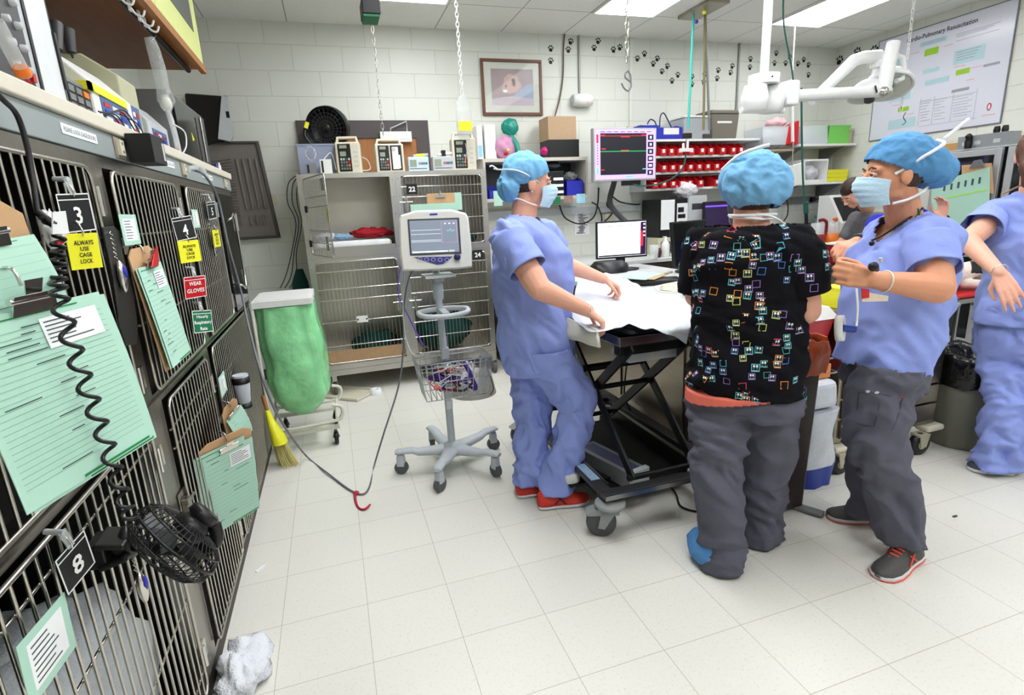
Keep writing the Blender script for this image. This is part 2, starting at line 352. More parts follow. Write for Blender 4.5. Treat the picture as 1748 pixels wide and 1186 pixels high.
# blanket in cage 8
def lump(name, label, cat, c, r, m, amp=.03, sc=6, group=None, nu=36, flat=0., parent=None, seed=0., pw=1.):
    mb = MB(m); vs = []
    N1, N2 = nu, nu//2
    for i in range(N2+1):
        th = pi*i/N2
        for j in range(N1):
            a = 2*pi*j/N1; v = Vector((math.copysign(abs(sin(th)*cos(a))**pw, cos(a)), math.copysign(abs(sin(th)*sin(a))**pw, sin(a)), -math.copysign(abs(cos(th))**pw, cos(th))))
            d = noise.noise(v*sc/3+Vector((seed, 0, 0)))+.5*noise.noise(v*sc+Vector((seed, 3, 0)))+.35*abs(noise.noise(v*sc*2))
            p = Vector((v.x*r[0], v.y*r[1], v.z*r[2])); p += v*d*amp
            if p.z < -r[2]+flat: p.z = -r[2]+flat
            vs.append(Vector(c)+p)
    fs = [(i*N1+j, i*N1+(j+1) % N1, (i+1)*N1+(j+1) % N1, (i+1)*N1+j) for i in range(N2) for j in range(N1)]
    mb.add(vs, fs, m, True); o = mb.build(name, parent)
    if not parent: tag(o, label, cat, group)
    return o
m_fleece = mat('grey_fleece', (168, 172, 174), .95, bump=.5, bscale=90, var=.1)
m_tealfl = mat('dark_teal_blanket', (14, 62, 58), .9, bump=.4, bscale=60)
lump('blanket', 'crumpled grey fleece blanket inside the lower cage with sign 8', 'blanket', (-.80, 1.22, .325), (.225, .42, .245), m_fleece, .05, 8, flat=.005, pw=.7)
tag(MB(m_tealfl).box((-1.03, .5, .08), (-1.01, 1.66, .90)).build('teal_blanket'), 'dark teal blanket lining the back of the lower cage with sign 8', 'blanket')
# counter over the cages
m_strip = mat('blue_grey_trim', (150, 160, 160), .45, .2, .08, 6)
m_slab = mat('cream_laminate', (214, 208, 192), .4)
t = wthing('countertop', 'cream laminate countertop with blue grey metal edge above the left cages', 'countertop', (-.9, 2, 1.63))
MB(m_slab).box((RX0+.02, .3, 1.695), (-.512, 3.70, 1.728)).build('top', t, bevel=.004)
MB(m_strip).box((RX0+.02, .3, 1.6305), (-.524, 3.70, 1.694)).build('edge_trim', t, bevel=.002)
XS = -.5235
for l, tt, r, b_ in ((109, 227, 165, 253), (276, 280, 298, 294), (347, 303, 363, 314)):
    y0 = PX(l, (tt+b_)/2, XS).y; y1 = PX(r, (tt+b_)/2, XS).y; y0, y1 = min(y0, y1), max(y0, y1); zc = 1.666
    o = MB(paper).box((XS, y0, zc-.011), (XS+.0012, y1, zc+.011)); o.text('PLEASE LOCK CAGE DOORS', (XS+.0014, (y0+y1)/2, zc), (0, 1, 0), (0, 0, 1), .010, ink, w=(y1-y0)*.9)
    tag(o.build('label_strip'), {109: 'white lettered strip nearest the camera on the counter edge', 276: 'white lettered strip between two outlets on the counter edge', 347: 'white lettered strip on the far end of the counter edge'}[l], 'label')
for px_, lab in ((190, 'worn cream outlet beside the black power adapter on the counter edge'), (305, 'cream outlet with a clear plug on the counter edge'), (379, 'small cream outlet at the far end of the counter edge')):
    y = PX(px_, 250, XS).y; y = {190: 1.84, 305: 2.56, 379: 3.50}[px_]
    o = MB(mat('rusty_plate', (150, 140, 125), .6, .4, .4, 40)).box((XS, y-.035, 1.636), (XS+.003, y+.035, 1.69)).box((XS+.003, y-.02, 1.643), (XS+.012, y+.012, 1.683), offwhite)
    for k in (-1, 1): o.box((XS+.012, y-.008, 1.663+k*.011-.004), (XS+.0126, y-.004, 1.663+k*.011+.004), inkb).box((XS+.012, y+.0, 1.663+k*.011-.004), (XS+.0126, y+.004, 1.663+k*.011+.004), inkb)
    tag(o.build('outlet', bevel=.002), lab, 'outlet')
o = MB(black).box((XS+.013, 1.87, 1.628), (XS+.075, 2.0, 1.705)).box((XS+.0755, 1.97, 1.64), (XS+.076, 1.99, 1.69), lgrey)
tag(o.build('power_adapter', bevel=.005), 'black power adapter plugged into the counter edge outlet', 'power adapter')

# ---- signs, tags and forms on the cage bars
def frame3(yaw, lean, roll):
    U0 = Vector((-sin(yaw), cos(yaw), 0)); N0 = U0.cross(Vector((0, 0, 1))); R = Matrix.Rotation(roll, 3, N0) @ Matrix.Rotation(lean, 3, U0)
    return R @ U0, R @ Vector((0, 0, 1)), R @ N0
def sign(name, label, q, body, txt, tm, x=CX+.04, border=None, clip='hook'):
    """flat sign hanging loose in front of the bars; q = (y, z, yaw, lean, roll, w, h) of its centre"""
    y, z, yaw, lean, roll, w, h = q
    t = thing(name, label, 'sign', (x, y, z-h/2)); O = Vector((0, 0, h/2)); U, V, Nn = frame3(yaw, lean, roll)
    def P(u, v, n=0): return O+U*u+V*v+Nn*n
    p = MB(body); p.prism([P(-w/2, -h/2), P(w/2, -h/2), P(w/2, h/2), P(-w/2, h/2)], Nn*.002)
    if border:
        e = .0025
        for a, b_ in (((-w/2, -h/2), (w/2, -h/2+e)), ((-w/2, h/2-e), (w/2, h/2)), ((-w/2, -h/2), (-w/2+e, h/2)), ((w/2-e, -h/2), (w/2, h/2)), ((-w/2, h/2-.013), (w/2, h/2-.011))):
            p.prism([P(a[0], a[1], .002), P(b_[0], a[1], .002), P(b_[0], b_[1], .002), P(a[0], b_[1], .002)], Nn*.0004, border)
    p.build('plate', t)
    q = MB(tm)
    for (s_, u, v, hh, ww) in txt: q.text(s_, P(u*w, v*h, .0026), U, V, hh*h, tm, w=None if ww is None else ww*w, bold=.02)
    q.build('lettering', t)
    k = MB(chrome).tube(spline([P(0, h/2-.006, .004), P(0, h/2+.006, .005), P(0, h/2+.02, -.004), P(0, h/2+.025, -.025)], 4), .0016)
    if clip == 'strap': k.prism([P(-.007, h/2-.003, .003), P(.007, h/2-.003, .003), P(.008, h/2+.030, -.004), P(-.008, h/2+.030, -.004)], Nn*.002, clear).rod(P(0, h/2+.028, 0), P(0, h/2+.028, -.03), .005, lgrey)
    k.build('hanger', t)
    return t
numt = lambda d: [(d, .02, -.07, .46, None)]
sign('number_sign', 'black plastic sign with white number 3 on the upper cage bars', (1.372, 1.485, -.366, .054, .048, .082, .076), inkb, numt('3'), wink, border=wink, clip='strap')
sign('number_sign', 'black plastic sign with white number 4 above the red sign', (2.238, 1.439, -.497, -.007, .095, .096, .079), inkb, numt('4'), wink, border=wink, clip='strap')
sign('number_sign', 'black plastic sign with white number 5 on the third upper cage', (2.791, 1.507, -.166, .056, .064, .098, .074), inkb, numt('5'), wink, border=wink, clip='strap')
sign('number_sign', 'black plastic sign with white number 8 on the lower cage', (1.008, .905, -.292, .131, .215, .070, .079), inkb, numt('8'), wink, border=wink, clip='strap', x=CX+.05)
ytx = [('ALWAYS', 0, .24, .13, .62), ('USE', 0, .07, .12, .28), ('CAGE', 0, -.10, .12, .40), ('LOCK', 0, -.28, .12, .40)]
ysign = lambda q, lab: sign('warning_sign', lab, q, yellow, ytx, inkb, x=CX+.045)
ysign((1.354, 1.408, -.517, .051, -.013, .068, .072), 'yellow lettered sign hanging beneath the number 3 sign')
ysign((2.232, 1.358, -.447, .006, -.003, .106, .076), 'yellow lettered sign hanging between sign 4 and the red sign')
ysign((2.763, 1.385, -.106, .024, .014, .094, .075), 'narrow yellow sign hanging beneath the number 5 sign')
sign('warning_sign', 'red lettered sign hanging below the yellow cage lock sign', (2.19, 1.235, -.483, .086, -.046, .105, .076), red, [('WEAR', 0, .17, .19, .58), ('GLOVES', 0, -.16, .19, .80)], wink, border=wink, clip='strap', x=CX+.05)
sign('instruction_sign', 'green lettered sign lowest of the hanging stack', (2.202, 1.108, -.472, -.039, -.145, .098, .080), green, [('Hourly', 0, .20, .18, .60), ('Respiratory', 0, -.06, .20, .88), ('Rate', 0, -.32, .16, .36)], wink, border=wink, clip='strap', x=CX+.05)
def cagelock(y, z, lab, h=.085):
    t = thing('cage_lock', lab, 'cage lock', (CX+.02, y, z), 0, 'oval cage locks')
    MB(chrome).ball((0.012, 0, .045), (.010, .016, .04), chrome, 12).ball((0.02, 0, .055), (.004, .010, .018), blue, 8).build('lock_body', t)
    MB(chrome).tube([(0.008+.004*sin(k*2.2), .004*cos(k*2.2), .085+.004*k) for k in range(18)], .0015, n=4).build('chain', t)
cagelock(1.575, 1.29, 'silver oval cage lock beside the uppermost near yellow sign')
cagelock(2.76, 1.30, 'silver oval cage lock between signs 4 and 5')
cagelock(1.275, .62, 'silver and blue oval cage lock under the fan clip on the lower cage', .09)
# little mint cards
def card(label, l, tt, r, b_, x=CX+.02, inner=True, tilt=0.):
    y0, y1, z0, z1 = rectx(l, tt, r, b_, x)
    return card2(label, (y0+y1)/2, (z0+z1)/2, y1-y0, z1-z0, x, tilt)
def card2(label, y, z, w, h, x=CX+.02, tilt=0., name='record_card'):
    U = Vector((0, cos(tilt), sin(tilt))); V = Vector((0, -sin(tilt), cos(tilt))); O = Vector((x, y, z)); N_ = Vector((1, 0, 0))
    m = MB(gpaper).prism([O-U*w/2-V*h/2, O+U*w/2-V*h/2, O+U*w/2+V*h/2, O-U*w/2+V*h/2], N_*.001)
    a, c = w*.36, h*.36
    m.prism([O-U*a-V*c+N_*.001, O+U*a-V*c+N_*.001, O+U*a+V*c+N_*.001, O-U*a+V*c+N_*.001], N_*.0005, paper)
    for k in range(7):
        v = c*(.8-.26*k); ww = a*random.uniform(.5, .85); m.prism([O-U*a*.85+V*v+N_*.0016, O-U*a*.85+U*ww*1.7+V*v+N_*.0016, O-U*a*.85+U*ww*1.7+V*(v-c*.07)+N_*.0016, O-U*a*.85+V*(v-c*.07)+N_*.0016], N_*.0002, ink)
    return tag(m.build(name), label, 'card')
card2('small mint card clipped on the bars of the second upper cage', 1.711, 1.445, .13, .078, x=CX+.03)
card2('slim mint card beside the number 5 sign', 2.502, 1.472, .105, .07, x=CX+.03)
card2('mint card on the lower cage near the number 8 sign', .907, .825, .145, .10, x=CX+.035, tilt=-.1)
card2('small mint card on the bars of the wide far lower cage', 2.432, .803, .13, .085, x=CX+.03)
# clipboards with forms
def form(mb, P, w, h, top=.5, lines=16, label=True, bow=0.):
    """paper: P(u,v,n) maps to space; u in -w/2..w/2, v from 0 (top) down to -h"""
    K = 10
    mb.grid(lambda a, b: P((a-.5)*w, -b*h, bow*sin(b*pi)*.5+bow*b*b), 6, K, gpaper)
    mb.add([P((a-.5)*w, -b*h, bow*sin(b*pi)*.5+bow*b*b-.0012) for b in (0, .25, .5, .75, 1) for a in (0, 1)], [(2*i, 2*i+2, 2*i+3, 2*i+1) for i in range(4)], gpaper)
    def bar(u0, u1, v0, v1, m, e=.001):
        pts = []
        for v in (v0, v1):
            b = -v/h; n_ = bow*sin(b*pi)*.5+bow*b*b+e
            pts += [(u0, v, n_), (u1, v, n_)]
        mb.add([P(*pts[0]), P(*pts[1]), P(*pts[3]), P(*pts[2])], [(3, 2, 1, 0)], m)
    for k in range(lines):
        v = -h*(.1+.82*k/lines); bar(-w*.46, w*.46, v, v-h*.0022, MATS.get('faint_print') or mat('faint_print', (110, 160, 142), .8))
        if random.random() < .6:
            u0 = random.uniform(-w*.42, w*.1); bar(u0, u0+w*random.uniform(.08, .3), v+h*.012, v+h*.006, ink)
    bar(-w*.44, w*.3, -h*.03, -h*.038, gdark); bar(-w*.1, w*.47, -h*.975, -h*.99, gdark)
    if label:
        bar(0, w*.42, -h*.07, -h*.24, paper, .0016)
        for k in range(6): bar(w*.02, w*random.uniform(.2, .38), -h*(.09+.023*k), -h*(.097+.023*k), ink, .0022)
def clipboard(label, x, q, bow=.0, papers=1, lines=16, board=True, lab=True, group=None, sh=(.012, -.006)):
    y, z, yaw, lean, roll, w, h = q; U, V, Nn = frame3(yaw, lean, roll)
    O = Vector((x, y, z))+V*h/2
    t = thing('clipboard', label, 'clipboard', O, 0, group)
    def P(u, v, n=0): return U*u+V*v+Nn*n
    if board: MB(hardboard).prism([P(-w*.54, .03, -.012), P(-w*.54, -h*1.02, -.012), P(w*.52, -h*1.02, -.012), P(w*.52, .03, -.012), P(w*.35, .05, -.012), P(-w*.35, .05, -.012)], Nn*.003).build('board', t)
    k = MB(chrome).prism([P(-.035, -.008, .003), P(.035, -.008, .003), P(.03, .018, .010), P(-.03, .018, .010)], Nn*.002).rod(P(-.035, .012, .006), P(.035, .012, .006), .005).prism([P(-.012, .015, .008), P(.012, .015, .008), P(.014, .038, .016), P(-.014, .038, .016)], Nn*.002)
    k.tube(spline([P(0, .03, -.004), P(0, .055, -.01), P(0, .055, -.04)], 4), .0025)
    k.build('clip', t)
    f = MB(gpaper); form(f, P, w, h, lines=lines, label=lab, bow=bow); f.build('form', t)
    for i in range(1, papers): g = MB(gpaper); form(g, lambda u, v, n=0: P(u+sh[0]*i, v+sh[1]*i, n-.003*i), w, h, lines=0, label=False, bow=bow); g.build('form', t)
    return t
clipboard('large near clipboard of mint forms behind the coiled black cord', -.40, (.925, 1.222, -.389, -.051, .035, .235, .256), bow=.015, papers=2, lines=24, board=False)
clipboard('clipboard at the left edge of the photo with curling mint forms', -.44, (.93, 1.38, -.35, 0, .1, .16, .12), bow=.02, lines=8, lab=False)
cb = clipboard('slim clipboard with red clip on the second upper cage', -.47, (1.751, 1.21, -.057, -.085, .029, .174, .278), bow=.006, papers=2, lines=18, sh=(-.008, 0))
MB(red).prism([(.01, -.03, -.005), (.012, .02, -.005), (.010, .055, .045), (.012, .035, .045)], (.004, 0, 0)).build('red_tab', cb)
clipboard('lower clipboard with wide mint form hanging near the floor end', -.46, (2.083, .506, -.867, .274, .081, .191, .34), bow=.012, papers=2, lines=16, sh=(-.03, .02))
clipboard('small clipboard with curled forms on the wide far cage', -.47, (2.387, .63, -.472, .218, .337, .10, .14), bow=.03, papers=2, lines=8, lab=False)
# ---- black coiled cord, cables, fan clipped to the cage
pth = spline([PX(66, 372, -.47), PX(98, 395, -.46), PX(98, 450, -.42), PX(104, 520, -.365), PX(140, 640, -.36), PX(178, 745, -.36), PX(210, 850, -.36), PX(222, 885, -.37)], 12)
L_ = [0]
for a, b in zip(pth, pth[1:]): L_.append(L_[-1]+(b-a).length)
coil = []; turns = 19
for i in range(turns*14+1):
    s_ = L_[-1]*i/(turns*14); k = max(j for j in range(len(L_)) if L_[j] <= s_+1e-9); k = min(k, len(pth)-2)
    p = pth[k].lerp(pth[k+1], (s_-L_[k])/max(1e-9, L_[k+1]-L_[k])); a = 2*pi*i/14; rr = .010*min(1, (i+8)/40)
    coil.append(p+Vector((cos(a)*rr, sin(a)*rr, 0)))
t = thing('coiled_cable', 'black coiled cable hanging in front of the large mint form', 'cable', pth[0]); WSET.add(t.name)
MB(black).tube(coil, .0032, n=6).build('coil', t)
MB(white).prism([PX(88, 362, -.455), PX(88, 400, -.455), PX(116, 398, -.455), PX(110, 360, -.455)], (.002, 0, 0)).build('paper_tag', t)
MB(black).tube([PX(64, 362, -.475), PX(92, 384, -.455)], .007).build('plug', t)
MB(red).prism([PX(97, 411, -.45), PX(97, 421, -.45), PX(109, 414, -.45)], (.002, 0, 0)).build('red_flag', t)
cable('power_cable', 'black cable hanging down from the counter in front of cage 3', [PX(-40, 120, -.47), PX(0, 165, -.48), PX(28, 195, -.49), PX(45, 245, -.49), PX(55, 300, -.49), PX(64, 362, -.485)], .0048)
lump('cleaning_cloth', 'white wad of gauze tucked in the cage bars below sign 3', 'cloth', PX(90, 395, -.485), (.012, .03, .035), white, .01, 8)
# fan
t = wthing('clip_fan', 'small black desk fan clipped to the lower cage bars', 'fan', PX(240, 1000, -.36))
fc = PX(300, 925, -.34)
# fan axis: motor end points at the camera's right and up
ax_ = Vector((.62, .28, .42)).normalized(); Uf = ax_.cross(Vector((0, 0, 1))).normalized(); Vf = Uf.cross(ax_)
def fp(a, r, h): return fc+Uf*(r*cos(a))+Vf*(r*sin(a))+ax_*h
Rf = .088; g = MB(black)
for k, (rr, h) in enumerate(((Rf, 0), (Rf*.98, -.02), (Rf*.75, -.036), (Rf*.5, -.042), (.02, -.044), (Rf*.93, .02), (Rf*.7, .034))):
    g.tube([fp(2*pi*j/36, rr, h) for j in range(36)], .0032 if h == 0 else .0016, n=5, closed=True)
for j in range(44):
    a = 2*pi*j/44; g.tube([fp(a, .02, -.044), fp(a, Rf*.5, -.042), fp(a, Rf*.75, -.036), fp(a, Rf*.98, -.02), fp(a, Rf, 0), fp(a, Rf*.93, .02), fp(a, Rf*.7, .034), fp(a, .035, .040)], .0011, n=4)
g.build('grille', t)
bl = MB(dgrey)
for k in range(5):
    a0 = 2*pi*k/5; bl.loft([[fp(a0+d, .015, -.006), fp(a0+d+.5, .07, -.016), fp(a0+d+1.0, .074, .010), fp(a0+d+.6, .02, .012)] for d in (0, .02)], smooth=True)
bl.lathe([(.018, -.02), (.018, .02)], (0, 0, 0)) if False else None
bl.build('blades', t)
mo = MB(black); rings = []
for rr, h in ((.030, .02), (.032, .03), (.030, .045), (.024, .05), (.023, .052), (.028, .055), (.028, .068), (.025, .072), (.012, .073), (.011, .069), (.001, .069)): rings.append([fp(2*pi*j/28, rr*(1+(.04 if h in (.055, .068) and j % 2 else 0)), h) for j in range(28)])
mo.loft(rings); mo.build('motor', t)
cl = PX(190, 930, -.475)
ar = MB(black).tube(spline([fp(0, .0, .06)-Vf*.03, fp(0, .0, .03)-Vf*.06+Uf*.0, cl.lerp(fc, .5)+Vector((.03, 0, -.02)), cl+Vector((.02, 0, .0))], 6), [.012]*19, n=10)
ar.build('arm', t)
c2 = MB(black)
for s_ in (-1, 1): c2.cbox(cl+Vector((.012, -.01, s_*.018)), (.05, .07, .012), rot=(0, s_*.25, 0))
c2.ball(cl+Vector((.03, 0, 0)), (.018, .03, .035)).rod(cl+Vector((.02, -.03, 0)), cl+Vector((.02, .045, 0)), .008)
c2.cbox(cl+Vector((-.012, -.01, 0)), (.03, .06, .05))
c2.build('clip', t, bevel=.004)
# grey padded object on far cage
t = thing('hand_grip', 'light grey bottle with black cap hanging on the wide far cage', 'grooming tool', PX(418, 688, CX+.05))
MB(white).lathe([(.022, 0), (.028, .01), (.036, .09), (.038, .12), (.034, .14)], m=mat('pale_blue_grey', (196, 202, 212), .4)).build('body', t)
MB(black).lathe([(.030, -.02), (.030, .0), (.022, .001)]).build('base_cap', t); MB(black).lathe([(.039, .10), (.040, .13), (.032, .131)]).build('band', t)
# white towel lying at the bottom of the cages
t1 = lump('towel', 'crumpled white towel on the floor at the foot of the near cages', 'towel', (-.445, 1.70, .03), (.07, .13, .05), mat('white_towel', (222, 225, 232), .95, bump=.6, bscale=150), .035, 7, flat=.02)
tag(MB(paper).cbox((PZ(445, 970, .003)), (.05, .012, .004), rot=(0, 0, .9)).build('paper_scrap'), 'tiny white scrap of paper on the floor near the cages', 'paper scrap')
# long grey cable from outlet to the monitor stand
cable('monitor_cable', 'long grey power cable looping over the floor to the monitor stand', [Vector((p[0], p[1], max(p[2], .008))) for p in [(-.50, 2.60, 1.665), PX(350, 300, -.45), PX(372, 340, -.45), PX(390, 420, -.44), PX(412, 500, -.43), PX(425, 560, -.40), PX(450, 650, -.33), PX(478, 715, -.32), PZ(520, 775, .05), PZ(560, 808, .012), PZ(605, 840, .008), PZ(628, 836, .008), PZ(640, 790, .01), PY(655, 740, 3.1), PY(680, 660, 3.2), PY(688, 600, 3.25), PY(690, 520, 3.25), PY(700, 470, 3.1), PY(715, 455, 3.05)]], .0052, mat('grey_cable', (110, 112, 118), .5))
cable('clear_plug_lead', 'clear plug at the end of the grey cable in the counter outlet', [(-.505, 2.57, 1.665), (-.47, 2.60, 1.67), PX(350, 300, -.45)], .013, clear, cat='plug', n=10)
t = wthing('cable_tie', 'red velcro strap tied round the grey cable on the floor', 'strap', PZ(608, 842, 0))
MB(mat('crimson_strap', (185, 25, 60), .6)).tube(spline([PZ(606, 842, .02), PZ(607, 855, .006), PZ(612, 866, .005), PZ(622, 869, .008), PZ(632, 861, .014)], 5), .006, n=4).build('tail', t)
MB(MATS['crimson_strap']).ball(PZ(608, 841, .012), (.016, .014, .012)).build('knot', t)

# ================================================================== WALL CABINET ABOVE THE COUNTER
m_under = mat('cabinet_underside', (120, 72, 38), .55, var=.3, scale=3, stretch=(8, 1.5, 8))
m_lime = mat('pale_lime_paint', (212, 220, 140), .45)
t = wthing('wall_cabinet', 'pale lime wall cabinet with grey panels over the instruments', 'cabinet', (-.92, 2.6, 2.28))
MB(wood).box((RX0+.01, .4, 2.285), (-.575, 3.70, 2.30)).box((RX0+.01, 3.685, 2.30), (-.575, 3.70, CZ-.02)).box((-.59, .4, 2.30), (-.575, 3.685, CZ-.02)).build('carcass', t)
MB(wood).box((-.576, .4, 2.262), (-.550, 3.70, 2.30)).build('front_rail', t)
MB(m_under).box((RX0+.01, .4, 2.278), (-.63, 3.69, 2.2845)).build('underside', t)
for y0, y1 in ((1.0, 1.88), (1.89, 2.77), (2.78, 3.68)):
    d = MB(m_lime).box((-.575, y0, 2.305), (-.555, y1, CZ-.03)).build('door', t, bevel=.003)
    MB(mat('grey_panel', (92, 94, 92), .35)).box((-.555, y0+.16, 2.43), (-.552, y1-.14, CZ-.1)).build('panel', d)
    MB(chrome).tube(spline([(-.553, y0+.10, 2.50), (-.52, y0+.10, 2.51), (-.52, y0+.10, 2.72), (-.553, y0+.10, 2.73)], 4), .006).build('handle', d)
tag(MB(blackm).rod((-.625, .4, 2.262), (-.625, 3.62, 2.262), .014).build('rail'), 'dark rail fixed under the front edge of the lime cabinet', 'rail')
for i, (px, py, lab) in enumerate(((203, 8, 'white cup hook under the cabinet, nearest the camera'), (222, 25, 'white cup hook under the cabinet, second from the camera'), (238, 40, 'white cup hook under the cabinet, third from the camera'), (248, 52, 'white cup hook under the cabinet just before the clear tube'))):
    p = PX(px, py-14, -.60); y = p.y; h = MB(white).box((-.605, y-.012, 2.225), (-.598, y+.012, 2.26)).tube(spline([(-.598, y, 2.235), (-.585, y, 2.215), (-.565, y, 2.21), (-.555, y, 2.23)], 4), .004)
    tag(h.build('cup_hook'), lab, 'hook')
# instruments on the counter
CT = 1.7285; XF = -.60
def yspan(l, r, z, x=XF):
    """photo columns l..r at about height z on plane x"""
    def f(px):
        lo, hi = .3, 5.
        for _ in range(40):
            mid = (lo+hi)/2
            v = CM.transposed() @ (Vector((x, mid, z))-Vector((0, 0, EYE))); q = 874+FPX*v.x/-v.z if v.z < 0 else -1e9
            if q < px: lo = mid
            else: hi = mid
        return lo
    return f(l), f(r)
def inst(name, label, cat, y0, y1, h, dep=.25, x=XF, m=lgrey, bevel=.006):
    t = thing(name, label, cat, (x-dep/2, (y0+y1)/2, CT)); w = y1-y0
    MB(m).box((-dep/2, -w/2, 0), (dep/2, w/2, h)).build('body', t, bevel=bevel); return t, w
# electronic module with knobs
y0, y1 = yspan(-60, 72, 1.80)
t, w = inst('instrument_module', 'grey rack instrument with dark knobbed panel at the left edge', 'instrument', y0, y1-.002, .34, .3, m=lgrey)
p = MB(dgrey).box((.15, -w/2+.03, .03), (.154, w/2-.05, .33)); p.build('front_panel', t)
for k in range(6):
    for j in range(2): MB(lgrey).lathe([(.008, 0), (.007, .012), (.001, .0125)], (.154, w/2-.08-.05*j, .07+.045*k), 'X').build('knob', t)
MB(red).box((.154, w/2-.07, .05), (.160, w/2-.055, .07)).build('red_button', t)
t = wthing('syringe', 'clear syringe with orange label leaning on the grey instrument', 'syringe', PX(20, 120, -.565))
a, b = PX(-8, 35, -.56), PX(42, 130, -.56)
MB(clear).rod(a, b, .014, n=12).build('barrel', t); MB(orange).rod(a.lerp(b, .82), a.lerp(b, .98), .0145, n=12).build('label_band', t); MB(white).rod(a-(b-a)*.15, a, .006).build('plunger', t)
MB(red).rod(b, PX(58, 155, -.56), .004).build('tip', t)
y0, y1 = yspan(72, 116, 1.76)
t, w = inst('monitor_unit', 'tall instrument with white lettered panel and black border', 'instrument', y0, y1, .345, .3, m=offwhite)
p = MB(black).box((.15, -w/2, .0), (.153, w/2, .335)).build('bezel', t); q = MB(mat('pale_panel', (214, 218, 220), .4)).box((.153, -w/2+.01, .015), (.1545, w/2-.012, .322))
q.build('panel', t); s = MB(ink).text('TIDAL', (.1555, -w*.12, .285), (0, 1, 0), (0, 0, 1), .012, dgrey, w=w*.3) if False else MB(dgrey).box((.1546, -w*.3, .285), (.155, -w*.05, .288)).box((.1546, -w*.3, .275), (.155, w*.08, .277)).box((.1546, -w*.3, .268), (.155, w*.02, .27)).box((.1546, -w*.3, .03), (.155, w*.25, .032))
s.tube([(.1548, -w*.28, .31), (.1548, -w*.2, .31), (.1548, -w*.28, .296), (.1548, -w*.2, .296)], .0012, n=4).tube([(.1548, -w*.17, .31), (.1548, -w*.09, .31), (.1548, -w*.17, .296), (.1548, -w*.09, .296)], .0012, n=4)
s.build('panel_print', t); MB(black).box((.153, w/2-.012, .07), (.160, w/2, .20)).build('side_clip', t)
y0, y1 = yspan(118, 166, 1.77, -.62)
t, w = inst('keypad_device', 'small grey device with black and orange keypad', 'instrument', y0, y1, .125, .18, x=-.62, m=mgrey)
kp = MB(black).box((.09, -w/2+.008, .008), (.092, w/2-.025, .11)).build('keypad', t)
for i in range(4):
    for j in range(3): MB(orange if (i == 3 and j == 2) else mgrey).box((.092, -w/2+.014+j*(w-.04)/3, .018+i*.023), (.095, -w/2+.014+(j+.7)*(w-.04)/3, .034+i*.023)).build('key', kp)
y0, y1 = yspan(112, 150, 1.85, -.72)
t, w = inst('battery_charger', 'small black box sitting behind the keypad device', 'charger', y0, y1, .17, .1, x=-.74, m=black)
def pump(name, label, y0, y1, h, dep, x, m, yel=False, tall=False):
    t = thing(name, label, 'infusion pump', (x-dep/2, (y0+y1)/2, CT)); w = y1-y0
    pr = [(-dep/2, 0), (dep/2, 0), (dep/2, h*.62), (dep*.18, h*.97), (-dep*.1, h), (-dep*.45, h*.75)] if not tall else [(-dep/2, 0), (dep/2, 0), (dep/2, h*.78), (dep*.1, h), (-dep*.3, h), (-dep/2, h*.7)]
    MB(m).prism([(a, -w/2, b) for a, b in pr], (0, w, 0)).build('body', t, bevel=.006)
    fp_ = MB(mat('blue_keypad', (70, 100, 150), .4)).box((dep/2, -w*.35, h*.08), (dep/2+.002, w*.35, h*.5)).build('keypad', t)
    for i in range(4):
        for j in range(3): MB([white, white, blue, red][(i+j*2) % 4]).box((dep/2+.002, -w*.3+j*w*.2, h*(.11+.09*i)), (dep/2+.004, -w*.16+j*w*.2, h*(.16+.09*i))).build('key', fp_)
    MB(dgrey).box((-dep*.25, -w/2-.0015, h*.45), (dep*.2, -w/2, h*.465)).box((-dep*.25, -w/2-.0015, h*.50), (dep*.1, -w/2, h*.51)).build('side_print', t)
    if yel: MB(yellow).box((dep*.12, -w/2-.03, h*.50), (dep/2+.006, -w/2-.004, h*.60)).box((dep/2, -w/2-.03, h*.50), (dep/2+.006, w*.3, h*.60)).build('yellow_label', t)
    return t
y0, y1 = yspan(172, 238, 1.78, -.6)
pump('infusion_pump', 'white pump with a yellow label strip behind tangled black leads', y0, y1, .225, .24, -.61, white, yel=True)
y0, y1 = yspan(236, 264, 1.78, -.6)
pump('infusion_pump', 'tall beige pump with a pointed top next to the white pump', y0+.01, y1, .30, .24, -.63, mat('olive_beige', (178, 178, 148), .5), tall=True)
y0, y1 = yspan(268, 300, 1.78, -.6)
pump('infusion_pump', 'small light grey pump beside the microwave', y0, y1, .20, .2, -.62, lgrey)
tag(MB(blue).box((-.75, 2.0, CT+.206), (-.735, 2.03, CT+.214)).build('blue_clip'), 'tiny blue clip on top of the white pump', 'clip') if False else None
y0, y1 = yspan(303, 362, 1.80, -.6)
t, w = inst('microwave_oven', 'dark fronted microwave at the far end of the left counter', 'microwave', y0, min(y1, 3.62), .30, .40, m=mat('microwave_metal', (150, 152, 155), .3, .8))
d = MB(m_smoke).box((.2, -w/2+.015, .02), (.212, w*.22, .285)).build('door', t, bevel=.003); MB(chrome).rod((.225, w*.2, .04), (.225, w*.2, .26), .006).build('handle', d)
MB(mat('microwave_panel', (60, 62, 66), .3)).box((.2, w*.24, .02), (.208, w/2-.01, .285)).build('control_panel', t)
MB(yellow).prism([(.2125, -w*.1, .12), (.2125, -w*.04, .13), (.2125, -w*.1, .16)], (.001, 0, 0)).build('warning_sticker', t)
for k, (yy, m_, lab) in enumerate(((3.655, white, 'tiny white capped vial at the counter end'), (3.68, blue, 'tiny blue capped vial at the counter end'))):
    tag(MB(m_).lathe([(.009, 0), (.009, .04), (.005, .045), (.005, .058), (.001, .058)], (-.56-.02*k, yy, CT), n=10).build('vial'), lab, 'vial')
